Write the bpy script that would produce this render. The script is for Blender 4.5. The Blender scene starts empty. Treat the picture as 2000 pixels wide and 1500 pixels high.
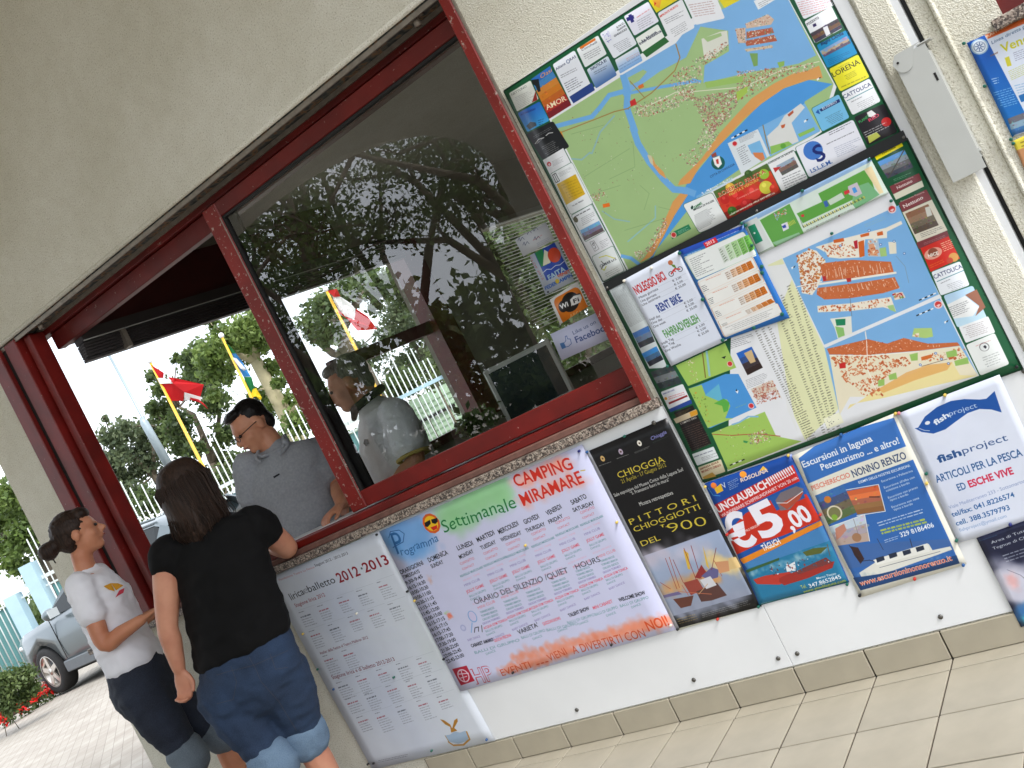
import bpy, bmesh, math, random
import numpy as np
from mathutils import Vector, Matrix, noise as mnoise
random.seed(7); rng = np.random.default_rng(11)
SC = bpy.context.scene
COL = SC.collection
R_ = math.radians
# ------------------------------------------------------------------ camera
RW = np.array([[0.75328818, 0.48024851, -0.44935319],
               [-0.37488535, -0.24783776, -0.8933294],
               [-0.5403868, 0.84139041, -0.00665512]])   # world -> camera (right, down, forward)
FPX = 1983.4; CY = -3.05; CH = 1.37
cam = bpy.data.cameras.new('camera'); camo = bpy.data.objects.new('camera', cam); COL.objects.link(camo)
cam.sensor_width = 36; cam.lens = FPX / 2000 * 36; cam.clip_start = 0.05; cam.clip_end = 2000
m = Matrix.Identity(4)
for i in range(3):
    m[i][0] = RW[0, i]; m[i][1] = -RW[1, i]; m[i][2] = -RW[2, i]
m[1][3] = CY; m[2][3] = CH
camo.matrix_world = m; SC.camera = camo
# ------------------------------------------------------------------ light
SUN_EL, SUN_AZ = 48, 112          # azimuth measured from +Y clockwise
w = bpy.data.worlds.new('World'); SC.world = w; w.use_nodes = True
nt = w.node_tree; nt.nodes.clear()
sky = nt.nodes.new('ShaderNodeTexSky'); sky.sky_type = 'NISHITA'; sky.sun_disc = False
sky.sun_elevation = R_(SUN_EL); sky.sun_rotation = R_(SUN_AZ); sky.dust_density = 4.0; sky.air_density = 1.0; sky.ozone_density = 1.0
bg = nt.nodes.new('ShaderNodeBackground'); bg.inputs[1].default_value = 0.15
out = nt.nodes.new('ShaderNodeOutputWorld')
# thin bright overcast with a few blue gaps
tc = nt.nodes.new('ShaderNodeTexCoord'); nz = nt.nodes.new('ShaderNodeTexNoise'); nz.inputs['Scale'].default_value = 2.3; nz.inputs['Detail'].default_value = 6
cr = nt.nodes.new('ShaderNodeValToRGB'); cr.color_ramp.elements[0].position = 0.36; cr.color_ramp.elements[1].position = 0.62
cr.color_ramp.elements[0].color = (.62, .62, .62, 1)
mx = nt.nodes.new('ShaderNodeMix'); mx.data_type = 'RGBA'; mx.inputs[7].default_value = (9.0, 9.5, 10.3, 1)
nt.links.new(tc.outputs['Generated'], nz.inputs['Vector']); nt.links.new(nz.outputs['Fac'], cr.inputs[0]); nt.links.new(cr.outputs[0], mx.inputs[0])
nt.links.new(sky.outputs[0], mx.inputs[6]); nt.links.new(mx.outputs[2], bg.inputs[0]); nt.links.new(bg.outputs[0], out.inputs[0])
sl = bpy.data.lights.new('sun', 'SUN'); so = bpy.data.objects.new('sun', sl); COL.objects.link(so)
sl.energy = 1.6; sl.angle = R_(14); sl.color = (1, .985, .96)
sd = Vector((math.sin(R_(SUN_AZ)) * math.cos(R_(SUN_EL)), math.cos(R_(SUN_AZ)) * math.cos(R_(SUN_EL)), math.sin(R_(SUN_EL))))
so.rotation_euler = sd.to_track_quat('Z', 'Y').to_euler()
SC.view_settings.view_transform = 'Standard'; SC.view_settings.look = 'None'; SC.view_settings.gamma = 1
SC.view_settings.exposure = 0.74; SC.view_settings.use_curve_mapping = False
SC.cycles.max_bounces = 8; SC.cycles.transparent_max_bounces = 16; SC.cycles.use_denoising = True
# ------------------------------------------------------------------ geometry helpers
def ray(p): return RW.T @ np.array([(p[0] - 1000) / FPX, (p[1] - 750) / FPX, 1.])
def at_y(p, y=0.):
    r = ray(p); q = r * ((y - CY) / r[1]); return Vector((q[0], y, q[2] + CH))
def at_z(p, z=0.):
    r = ray(p); q = r * ((z - CH) / r[2]); return Vector((q[0], q[1] + CY, z))
def at_d(p, d):
    r = ray(p) * d; return Vector((r[0], r[1] + CY, r[2] + CH))
def tag(o, label=None, cat=None, group=None, kind=None):
    if label: o['label'] = label
    if cat: o['category'] = cat
    if group: o['group'] = group
    if kind: o['kind'] = kind
    return o
def empty(name, loc=(0, 0, 0), rz=0, label=None, cat=None, group=None):
    o = bpy.data.objects.new(name, None); COL.objects.link(o); o.location = loc; o.rotation_euler = (0, 0, rz)
    o.empty_display_size = .1
    return tag(o, label, cat, group)
def link(name, me, mat=None, parent=None):
    o = bpy.data.objects.new(name, me); COL.objects.link(o)
    if mat is not None and len(me.materials) == 0: me.materials.append(mat)
    if parent is not None: o.parent = parent
    return o
class MB:
    """collects shapes (vertices in the parent's space) for one mesh object"""
    def __init__(s): s.v = []; s.f = []; s.mi = []; s.cm = 0; s.sm = []
    def add(s, vs, fs, smooth=False):
        n = len(s.v); s.v += [tuple(v) for v in vs]
        for f in fs: s.f.append([i + n for i in f]); s.mi.append(s.cm); s.sm.append(smooth)
        return s
    def box(s, a, b, bev=0.):
        x0, y0, z0 = a; x1, y1, z1 = b
        if x0 > x1: x0, x1 = x1, x0
        if y0 > y1: y0, y1 = y1, y0
        if z0 > z1: z0, z1 = z1, z0
        if bev > 0 and min(x1 - x0, y1 - y0, z1 - z0) > 2.2 * bev:
            bm = bmesh.new(); bmesh.ops.create_cube(bm, size=1)
            for v in bm.verts: v.co = Vector(((x0 + x1) / 2 + v.co.x * (x1 - x0), (y0 + y1) / 2 + v.co.y * (y1 - y0), (z0 + z1) / 2 + v.co.z * (z1 - z0)))
            bmesh.ops.bevel(bm, geom=bm.edges[:], offset=bev, segments=1, affect='EDGES')
            bm.verts.index_update(); s.add([v.co[:] for v in bm.verts], [[v.index for v in f.verts] for f in bm.faces]); bm.free(); return s
        return s.add([(x0, y0, z0), (x1, y0, z0), (x1, y1, z0), (x0, y1, z0), (x0, y0, z1), (x1, y0, z1), (x1, y1, z1), (x0, y1, z1)],
                     [(0, 3, 2, 1), (4, 5, 6, 7), (0, 1, 5, 4), (1, 2, 6, 5), (2, 3, 7, 6), (3, 0, 4, 7)])
    def bar(s, p, q, w, h, up=(0, 0, 1)):
        p = Vector(p); q = Vector(q); d = (q - p).normalized(); u = Vector(up); r = d.cross(u)
        if r.length < 1e-4: r = d.cross(Vector((1, 0, 0)))
        r.normalize(); u = r.cross(d).normalized(); vs = []
        for c in (p, q):
            for a, b in ((-1, -1), (1, -1), (1, 1), (-1, 1)): vs.append(c + r * a * w / 2 + u * b * h / 2)
        return s.add(vs, [(0, 1, 2, 3), (7, 6, 5, 4), (0, 4, 5, 1), (1, 5, 6, 2), (2, 6, 7, 3), (3, 7, 4, 0)])
    def tube(s, pts, rad, n=8, caps=True):
        pts = [Vector(p) for p in pts]; rs = rad if isinstance(rad, (list, tuple)) else [rad] * len(pts)
        vs = []; fs = []; prev = None
        for i, p in enumerate(pts):
            d = (pts[min(i + 1, len(pts) - 1)] - pts[max(i - 1, 0)]).normalized()
            if prev is None:
                a = d.cross(Vector((0, 0, 1)))
                if a.length < .1: a = d.cross(Vector((1, 0, 0)))
            else: a = prev - d * prev.dot(d)
            a.normalize(); prev = a; b = d.cross(a)
            for k in range(n):
                t = 2 * math.pi * k / n; vs.append(p + (a * math.cos(t) + b * math.sin(t)) * rs[i])
        for i in range(len(pts) - 1):
            for k in range(n): fs.append((i * n + k, i * n + (k + 1) % n, (i + 1) * n + (k + 1) % n, (i + 1) * n + k))
        if caps: fs.append(tuple(range(n))[::-1]); fs.append(tuple(range((len(pts) - 1) * n, len(pts) * n)))
        return s.add(vs, fs, True)
    def cyl(s, p, q, r, n=16): return s.tube([p, q], r, n)
    def prism(s, poly, d):
        """poly: 3D points of a planar outline, d: extrusion vector"""
        n = len(poly); d = Vector(d); P = [Vector(p) for p in poly]
        return s.add(P + [p + d for p in P], [tuple(range(n))[::-1], tuple(range(n, 2 * n))] + [(i, (i + 1) % n, n + (i + 1) % n, n + i) for i in range(n)])
    def ball(s, c, r, nu=12, nv=8):
        c = Vector(c); rr = r if isinstance(r, (tuple, list)) else (r, r, r); vs = []; fs = []
        for j in range(nv + 1):
            t = math.pi * j / nv
            for i in range(nu):
                p = 2 * math.pi * i / nu; vs.append((c.x + rr[0] * math.sin(t) * math.cos(p), c.y + rr[1] * math.sin(t) * math.sin(p), c.z + rr[2] * math.cos(t)))
        for j in range(nv):
            for i in range(nu): fs.append((j * nu + i, (j + 1) * nu + i, (j + 1) * nu + (i + 1) % nu, j * nu + (i + 1) % nu))
        return s.add(vs, fs, True)
    def mesh(s, name):
        me = bpy.data.meshes.new(name); me.from_pydata([tuple(v) for v in s.v], [], s.f); me.validate()
        if len(me.polygons) == len(s.mi):
            me.polygons.foreach_set('material_index', s.mi); me.polygons.foreach_set('use_smooth', s.sm)
        return me
    def build(s, name, mat, parent=None):
        me = s.mesh(name)
        for mm in (mat if isinstance(mat, (list, tuple)) else [mat]): me.materials.append(mm)
        o = bpy.data.objects.new(name, me); COL.objects.link(o)
        if parent is not None: o.parent = parent
        return o
def rehome(root):
    """move an Empty to the base of its children without moving them"""
    bpy.context.view_layer.update()
    pts = [c.matrix_world @ Vector(b) for c in root.children_recursive if c.type == 'MESH' for b in c.bound_box]
    if not pts: return root
    c = Vector((sum(p.x for p in pts) / len(pts), sum(p.y for p in pts) / len(pts), min(p.z for p in pts)))
    for ch in root.children: ch.matrix_parent_inverse = Matrix.Translation(-c)
    root.location = c
    return root
# ------------------------------------------------------------------ materials
def srgb(c):
    c = [x / 255 for x in c]
    return tuple(x / 12.92 if x <= .04045 else ((x + .055) / 1.055) ** 2.4 for x in c) + (1,)
def newmat(name):
    mt = bpy.data.materials.new(name); mt.use_nodes = True; n = mt.node_tree.nodes; b = n['Principled BSDF']; return mt, mt.node_tree, b
def nd(t, typ, **kw):
    x = t.nodes.new(typ)
    for k, v in kw.items():
        if k in x.inputs: x.inputs[k].default_value = v
        else: setattr(x, k, v)
    return x
def ramp(t, fac, stops):
    c = t.nodes.new('ShaderNodeValToRGB'); e = c.color_ramp.elements
    while len(e) < len(stops): e.new(.5)
    for i, (p, col) in enumerate(stops): e[i].position = p; e[i].color = (*col[:3], 1)
    t.links.new(fac, c.inputs[0]); return c.outputs[0]
def mat(name, col, rough=.6, metal=0., var=.12, scale=30., bump=0., bscale=200., detail=4, spec=.5):
    """one colour broken by noise, with fine relief"""
    mt, t, b = newmat(name); col = col if max(col[:3]) <= 1 else srgb(col)
    g = nd(t, 'ShaderNodeTexCoord'); n = nd(t, 'ShaderNodeTexNoise', Scale=scale, Detail=detail); t.links.new(g.outputs['Object'], n.inputs['Vector'])
    lo = tuple(c * (1 - var) for c in col[:3]); hi = tuple(min(1, c * (1 + var)) for c in col[:3])
    t.links.new(ramp(t, n.outputs['Fac'], [(.3, lo), (.7, hi)]), b.inputs['Base Color'])
    b.inputs['Roughness'].default_value = rough; b.inputs['Metallic'].default_value = metal; b.inputs['Specular IOR Level'].default_value = spec
    if bump:
        n2 = nd(t, 'ShaderNodeTexNoise', Scale=bscale, Detail=3); t.links.new(g.outputs['Object'], n2.inputs['Vector'])
        bp = nd(t, 'ShaderNodeBump', Strength=bump, Distance=.004); t.links.new(n2.outputs['Fac'], bp.inputs['Height']); t.links.new(bp.outputs[0], b.inputs['Normal'])
    return mt
def mixc(t, fac, a, b):
    x = t.nodes.new('ShaderNodeMix'); x.data_type = 'RGBA'
    for i, v in ((0, fac), (6, a), (7, b)):
        if hasattr(v, 'is_linked') or hasattr(v, 'links'): t.links.new(v, x.inputs[i])
        else: x.inputs[i].default_value = v if i == 0 else (*v[:3], 1)
    return x.outputs[2]
def plaster(name, c1, c2, dark, dirt=.0):
    mt, t, b = newmat(name); g = nd(t, 'ShaderNodeTexCoord').outputs['Object']
    n1 = nd(t, 'ShaderNodeTexNoise', Scale=170., Detail=4); n2 = nd(t, 'ShaderNodeTexNoise', Scale=1.7, Detail=6); n3 = nd(t, 'ShaderNodeTexVoronoi', Scale=260.)
    n4 = nd(t, 'ShaderNodeTexNoise', Scale=14., Detail=8)
    for n in (n1, n2, n3, n4): t.links.new(g, n.inputs['Vector'])
    base = ramp(t, n1.outputs['Fac'], [(.30, srgb(dark)), (.42, srgb(c1)), (.7, srgb(c2))])
    st = ramp(t, n2.outputs['Fac'], [(.35, (.90, .89, .86)), (.6, (1, 1, 1))])
    x = t.nodes.new('ShaderNodeMix'); x.data_type = 'RGBA'; x.blend_type = 'MULTIPLY'; x.inputs[0].default_value = 1
    t.links.new(base, x.inputs[6]); t.links.new(st, x.inputs[7])
    y = t.nodes.new('ShaderNodeMix'); y.data_type = 'RGBA'; y.blend_type = 'MULTIPLY'; y.inputs[0].default_value = .8
    t.links.new(x.outputs[2], y.inputs[6]); t.links.new(ramp(t, n4.outputs['Fac'], [(.3, (.93, .92, .90)), (.6, (1, 1, 1))]), y.inputs[7])
    t.links.new(y.outputs[2], b.inputs['Base Color']); b.inputs['Roughness'].default_value = .95; b.inputs['Specular IOR Level'].default_value = .2
    ad = nd(t, 'ShaderNodeMath', operation='ADD'); t.links.new(n1.outputs['Fac'], ad.inputs[0]); t.links.new(n3.outputs['Distance'], ad.inputs[1])
    bp = nd(t, 'ShaderNodeBump', Strength=.55, Distance=.004); t.links.new(ad.outputs[0], bp.inputs['Height']); t.links.new(bp.outputs[0], b.inputs['Normal'])
    return mt
def redpaint(name, wear=.68, col=(128, 24, 18), col2=(92, 15, 12)):
    mt, t, b = newmat(name); g = nd(t, 'ShaderNodeTexCoord').outputs['Object']
    n1 = nd(t, 'ShaderNodeTexNoise', Scale=55., Detail=8, Roughness=.7); n2 = nd(t, 'ShaderNodeTexNoise', Scale=6., Detail=5); n3 = nd(t, 'ShaderNodeTexNoise', Scale=120., Detail=2)
    for n in (n1, n2, n3): t.links.new(g, n.inputs['Vector'])
    c = ramp(t, n2.outputs['Fac'], [(.3, srgb(col2)), (.7, srgb(col))])
    f = ramp(t, n1.outputs['Fac'], [(wear, (0, 0, 0)), (wear + .015, (1, 1, 1))])
    c = mixc(t, f, c, srgb((176, 158, 146))); t.links.new(c, b.inputs['Base Color']); b.inputs['Roughness'].default_value = .45
    sp = ramp(t, n3.outputs['Fac'], [(.77, (0, 0, 0)), (.80, (1, 1, 1))])
    c2 = mixc(t, sp, c, srgb((205, 190, 180))); t.links.new(c2, b.inputs['Base Color'])
    bp = nd(t, 'ShaderNodeBump', Strength=.3, Distance=.001); t.links.new(n1.outputs['Fac'], bp.inputs['Height']); t.links.new(bp.outputs[0], b.inputs['Normal'])
    return mt
def granite(name):
    mt, t, b = newmat(name); g = nd(t, 'ShaderNodeTexCoord').outputs['Object']
    v = nd(t, 'ShaderNodeTexVoronoi', Scale=230.); n = nd(t, 'ShaderNodeTexNoise', Scale=90., Detail=6)
    for q in (v, n): t.links.new(g, q.inputs['Vector'])
    sep = nd(t, 'ShaderNodeSeparateColor'); t.links.new(v.outputs['Color'], sep.inputs[0])
    c = ramp(t, sep.outputs[0], [(.0, srgb((40, 36, 34))), (.3, srgb((118, 102, 92))), (.55, srgb((165, 150, 138))), (.8, srgb((200, 188, 174))), (1, srgb((95, 82, 74)))])
    c = mixc(t, ramp(t, n.outputs['Fac'], [(.38, (1, 1, 1)), (.5, (0, 0, 0))]), c, srgb((58, 50, 48)))
    t.links.new(c, b.inputs['Base Color']); b.inputs['Roughness'].default_value = .5
    return mt
def glassmat(name, tint=(1, 1, 1), refl=1.5, rough=0.):
    mt = bpy.data.materials.new(name); mt.use_nodes = True; t = mt.node_tree; t.nodes.clear()
    o = t.nodes.new('ShaderNodeOutputMaterial'); tr = nd(t, 'ShaderNodeBsdfTransparent'); tr.inputs[0].default_value = (*tint, 1)
    gl = nd(t, 'ShaderNodeBsdfGlossy'); gl.inputs['Roughness'].default_value = rough; gl.inputs['Color'].default_value = (1, 1, 1, 1)
    fr = nd(t, 'ShaderNodeFresnel'); fr.inputs[0].default_value = 1.52
    mu = nd(t, 'ShaderNodeMath', operation='MULTIPLY'); mu.inputs[1].default_value = refl; mu.use_clamp = True
    mxs = t.nodes.new('ShaderNodeMixShader'); t.links.new(fr.outputs[0], mu.inputs[0]); t.links.new(mu.outputs[0], mxs.inputs[0])
    t.links.new(tr.outputs[0], mxs.inputs[1]); t.links.new(gl.outputs[0], mxs.inputs[2]); t.links.new(mxs.outputs[0], o.inputs[0])
    return mt
M = {}
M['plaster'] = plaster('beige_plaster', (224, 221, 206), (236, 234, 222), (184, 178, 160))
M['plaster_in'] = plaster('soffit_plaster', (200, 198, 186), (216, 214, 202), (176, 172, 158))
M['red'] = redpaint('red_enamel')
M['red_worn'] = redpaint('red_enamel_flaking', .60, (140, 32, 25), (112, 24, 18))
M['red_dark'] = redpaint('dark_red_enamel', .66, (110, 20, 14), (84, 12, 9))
M['maroon'] = mat('maroon_board', (74, 18, 16), .6, var=.2, scale=8)
M['granite'] = granite('speckled_granite')
M['dull'] = mat('dusty_brown_ledge', (120, 84, 74), .8, var=.25, scale=25, bump=.2)
M['white_panel'] = mat('white_laminate', (226, 228, 230), .35, var=.05, scale=2.2, detail=9)
M['alu'] = mat('dull_aluminium', (150, 142, 132), .5, .6, var=.15, scale=40)
M['galv'] = mat('grey_painted_sheet_metal', (186, 188, 184), .45, .1, var=.04, scale=6, bump=.04, bscale=30)
M['dark'] = mat('dark_rubber', (22, 20, 20), .7)
M['black'] = mat('black_print', (18, 18, 20), .4)
M['steel'] = mat('screw_steel', (110, 108, 104), .35, .8)
M['tile'] = mat('beige_floor_tile', (166, 159, 143), .34, var=.12, scale=6, bump=.03, bscale=60, detail=8)
M['skirt'] = mat('skirting_tile', (164, 156, 138), .4, var=.07, scale=9, bump=.03, bscale=60, detail=8)
M['grout'] = mat('dark_grout', (80, 72, 62), .95, var=.25, scale=60)
# ================================================================== setting
def paving_mat():
    mt, t, b = newmat('stone_paving_mat'); g = nd(t, 'ShaderNodeTexCoord').outputs['Object']
    mp = nd(t, 'ShaderNodeMapping'); mp.inputs['Rotation'].default_value = (0, 0, .62); t.links.new(g, mp.inputs[0])
    br = nd(t, 'ShaderNodeTexBrick', Scale=2.6); br.inputs['Mortar Size'].default_value = .008; br.inputs['Color1'].default_value = srgb((172, 166, 156)); br.inputs['Color2'].default_value = srgb((162, 155, 145)); br.inputs['Mortar'].default_value = srgb((140, 132, 123))
    t.links.new(mp.outputs[0], br.inputs[0])
    n = nd(t, 'ShaderNodeTexNoise', Scale=3., Detail=8); t.links.new(g, n.inputs['Vector'])
    x = t.nodes.new('ShaderNodeMix'); x.data_type = 'RGBA'; x.blend_type = 'MULTIPLY'; x.inputs[0].default_value = 1
    t.links.new(br.outputs[0], x.inputs[6]); t.links.new(ramp(t, n.outputs['Fac'], [(.3, (.78, .76, .74)), (.7, (1, 1, 1))]), x.inputs[7])
    t.links.new(x.outputs[2], b.inputs['Base Color']); b.inputs['Roughness'].default_value = .9
    bp = nd(t, 'ShaderNodeBump', Strength=.4, Distance=.01); t.links.new(br.outputs['Fac'], bp.inputs['Height']); bp.invert = True; t.links.new(bp.outputs[0], b.inputs['Normal'])
    return mt
M['paving'] = paving_mat()
g = MB().add([(-600, -600, -.03), (600, -600, -.03), (600, 600, -.03), (-600, 600, -.03)], [(0, 1, 2, 3)]).build('paved_ground', M['paving']); tag(g, kind='structure')
bed = MB().box((-4.9, -4.4, -.029), (1.3, -.001, -.006)).build('tiled_floor', M['grout']); tag(bed, kind='structure')
TX0 = -.973; TP = .2463
xs = [TX0 + TP * k for k in range(-9, 9)]
ys = [-.003, -.082] + [-.082 - .2615 * k for k in range(1, 7)]
tm = {}
tr = random.Random(3)
for j in range(len(ys) - 1):
    for i in range(len(xs) - 1):
        d = ys[j] - ys[j + 1]; key = round(d, 3)
        if key not in tm:
            tm[key] = MB().box((.0030, -d + .0030, -.006), (TP - .0030, -.0030, 0.), .0014).mesh('tile'); tm[key].materials.append(M['tile'])
        o = bpy.data.objects.new('tile', tm[key]); COL.objects.link(o); o.parent = bed
        o.location = (xs[i], ys[j], tr.uniform(-.0006, .0006)); o.rotation_euler = (tr.uniform(-.001, .001), tr.uniform(-.001, .001), 0)
# ------------------------------------------------------------------ the kiosk
KX0, KX1 = -5.0, -.325
WZ = 4.4
kio = empty('kiosk_building', (-2.6, 2, 0), 0, 'beige plastered reception kiosk with red framed counter window', 'kiosk')
def kp(mb, name, mt, **k):
    o = mb.build(name, mt, kio); o.matrix_parent_inverse = Matrix.Translation((2.6, -2, 0)); return tag(o, **k)
WX0, WX1, SZ, LZ = -4.66, -1.50, 1.06, 2.64
w_ = MB()
w_.box((KX0, 0, 0), (WX0, .2, WZ)); w_.box((WX0, 0, 0), (WX1, .2, SZ)); w_.box((WX0, 0, LZ), (WX1, .2, WZ)); w_.box((WX1, 0, 0), (KX1, .2, WZ))
kp(w_, 'front_wall', M['plaster'])
# rounded bead along the lintel edge
kp(MB().tube([(WX0, .004, LZ + .004), (WX1, .004, LZ + .004)], .011, 10), 'lintel_bead', M['plaster'])
# rusty shutter channel under the lintel, a red head frame behind it
rust, t, b = newmat('rusty_channel'); gg = nd(t, 'ShaderNodeTexCoord').outputs['Object']; n1 = nd(t, 'ShaderNodeTexNoise', Scale=24., Detail=8); t.links.new(gg, n1.inputs['Vector'])
t.links.new(ramp(t, n1.outputs['Fac'], [(.38, srgb((52, 56, 58))), (.5, srgb((92, 96, 92))), (.57, srgb((138, 104, 72))), (.62, srgb((78, 78, 72))), (.7, srgb((40, 40, 38)))]), b.inputs['Base Color']); b.inputs['Roughness'].default_value = .8
M['rust'] = rust
kp(MB().box((WX0, .018, LZ - .012), (WX1, .112, LZ - .001)), 'shutter_channel', M['rust'])
kp(MB().box((WX0 + .03, .112, LZ - .03), (WX1, .122, LZ - .001)).box((WX0 + .03, .010, LZ - .030), (WX1, .018, LZ - .012)), 'channel_edge', M['alu'])
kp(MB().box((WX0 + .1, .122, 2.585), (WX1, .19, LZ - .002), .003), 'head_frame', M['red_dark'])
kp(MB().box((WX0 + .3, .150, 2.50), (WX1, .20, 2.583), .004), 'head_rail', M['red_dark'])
for px, py in ((790, 36), (46, 640)):
    c = at_z((px, py), LZ - .02); c.y = .05
    kp(MB().cyl((c.x, .05, LZ - .045), (c.x, .05, LZ - .012), .013, 12).box((c.x - .03, .035, LZ - .018), (c.x + .03, .065, LZ - .0125)), 'shutter_stop', M['alu'])
# left jamb: trim, shutter guide, two stepped frames
kp(MB().box((-4.665, -.012, SZ), (-4.565, .05, LZ - .013), .004), 'jamb_trim', M['red'])
kp(MB().box((-4.564, .012, SZ), (-4.532, .05, LZ - .013)), 'shutter_guide', M['dark'])
kp(MB().box((-4.531, .004, SZ), (-4.430, .10, LZ - .013), .004), 'jamb_frame', M['red'])
kp(MB().box((-4.430, .055, SZ), (-4.405, .10, LZ - .013)).box((-4.404, .035, SZ), (-4.352, .12, LZ - .031), .004), 'jamb_frame', M['red'])
# right jamb trim (flaking), aluminium nosing
kp(MB().box((-1.530, -.016, SZ + .032), (-1.490, .02, LZ + .004), .003), 'jamb_trim', M['red_worn'], label='flaking red trim')
kp(MB().box((-1.4895, -.010, SZ + .034), (-1.4815, .001, LZ + .3)), 'trim_nosing', M['alu'])
# sill: granite slab, dusty ledge, red tracks
kp(MB().box((-5.01, -.03, 1.062), (-1.47, .30, 1.094), .003), 'sill_slab', M['granite'])
kp(MB().box((-4.40, .0, 1.0945), (-1.531, .07, 1.118), .003), 'sill_ledge', M['dull'])
kp(MB().box((-4.40, .026, 1.1185), (-1.531, .072, 1.150), .003).box((-4.40, .118, 1.0945), (-1.52, .135, 1.150), .003), 'sash_track', M['red'])
kp(MB().box((-4.35, .136, 1.0945), (-1.6, .30, 1.152)), 'inner_sill', M['white_panel'])
# skirting tiles
sk = MB().box((.002, -.010, .001), (TP - .003, 0, .0915), .002).mesh('skirting_tile'); sk.materials.append(M['skirt'])
kp(MB().box((-3.2, -.004, 0), (KX1, -.0005, .0895)), 'skirting_bed', M['grout'])
for i in range(-9, 3):
    x = TX0 + TP * i
    if x > KX1 - .3: continue
    o = bpy.data.objects.new('skirting_tile', sk); COL.objects.link(o); o.parent = kio; o.matrix_parent_inverse = Matrix.Translation((2.6, -2, 0)); o.location = (x, -.0045, tr.uniform(0, .001))
# side wall with its two windows; local frame (along, inwards, up)
SD = Vector((.2, .98, 0)).normalized(); SN = Vector((SD.y, -SD.x, 0)); S0 = Vector((-4.30, .30, 0))
def SW(a, n, z): return S0 + SD * a + SN * n + Vector((0, 0, z))
def sbox(mb, a0, a1, n0, n1, z0, z1):
    vs = [SW(a, n, z) for z in (z0, z1) for a, n in ((a0, n0), (a1, n0), (a1, n1), (a0, n1))]
    return mb.add(vs, [(0, 1, 2, 3), (7, 6, 5, 4), (0, 4, 5, 1), (1, 5, 6, 2), (2, 6, 7, 3), (3, 7, 4, 0)])
M['inner'] = mat('grey_inner_wall', (150, 146, 134), .8, var=.08, scale=5)  # grey-beige wall colour of the room itself
sw = MB()
sbox(sw, -.10, 5.5, -.15, 0, 0, 1.2); sbox(sw, -.10, 2.18, -.15, 0, 2.535, 3.0); sbox(sw, 2.18, 3.02, -.15, 0, 1.2, 3.0); sbox(sw, 3.02, 4.7, -.15, 0, 2.42, 3.0); sbox(sw, 4.7, 5.5, -.15, 0, 1.2, 3.0)
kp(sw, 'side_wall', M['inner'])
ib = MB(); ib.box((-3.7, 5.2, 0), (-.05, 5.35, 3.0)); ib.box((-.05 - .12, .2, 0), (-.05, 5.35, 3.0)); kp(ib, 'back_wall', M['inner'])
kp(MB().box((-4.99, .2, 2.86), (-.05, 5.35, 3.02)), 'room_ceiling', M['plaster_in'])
kp(MB().box((-4.3, .2, -.02), (-.17, 5.2, .02)), 'room_floor', M['skirt'])
kp(sbox(sbox(MB(), -.09, 1.75, .003, .02, 2.535, 2.80), 1.35, 1.75, .022, .03, 2.535, 2.858), 'wall_panel', M['maroon'])
kp(sbox(sbox(MB(), 2.17, 2.30, -.1, .04, 1.2, 2.5), 2.30, 2.36, .003, .02, 1.2, 2.5), 'window_post', M['red_dark'])
kp(sbox(sbox(MB(), -.09, 2.18, -.06, .05, 1.18, 1.235), 3.0, 4.7, -.05, .05, 1.18, 1.235), 'window_sill', M['maroon'])
kp(sbox(MB(), 1.30, 2.18, -.07, -.02, 1.865, 1.945), 'crossbar', M['maroon'])
M['box'] = mat('grey_shutter_box', (62, 58, 58), .5, .2, var=.1, scale=10)
bx = sbox(MB(), -.08, 2.18, .003, .10, 2.475, 2.534)
for k in range(5): sbox(bx, -.08, 2.18, .003, .088 - .005 * k, 2.458 - .014 * k, 2.470 - .014 * k)
sbox(bx, -.08, 2.18, .003, .052, 2.385, 2.399)
bxo = kp(bx, 'shutter_box', M['box'])
for a in (.12, .92, 1.72):
    st = sbox(MB(), a, a + .025, .05, .108, 2.38, 2.474).build('bracket', M['alu'], bxo)
kp(sbox(MB(), -.08, 2.18, .101, .106, 2.474, 2.479), 'drip_rail', M['galv'])
bl = empty('window_blind', SW(3.86, .03, 1.55), 0, 'white venetian blind of thin slats behind the glass beside the stickers', 'blind')
M['slat'] = mat('white_blind_slat', (222, 224, 220), .4, var=.03)
smesh = None
for k in range(34):
    z = 2.40 - .0245 * k
    vs = []
    for a in (3.04, 4.68):
        for n, dz in ((.020, -.002), (.030, .0), (.040, .002)): vs.append(SW(a, n, dz) - SW(3.86, .03, 0))
    if smesh is None:
        smesh = MB().add(vs, [(0, 1, 4, 3), (1, 2, 5, 4)]).mesh('slat'); smesh.materials.append(M['slat'])
    o = bpy.data.objects.new('slat', smesh); COL.objects.link(o); o.parent = bl; o.location = (0, 0, z - 1.55)
o = sbox(MB(), 3.03, 4.69, .005, .06, 2.405, 2.44).build('head_rail', M['galv'], bl); o.matrix_parent_inverse = Matrix.Translation(-SW(3.86, .03, 1.55))
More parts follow.
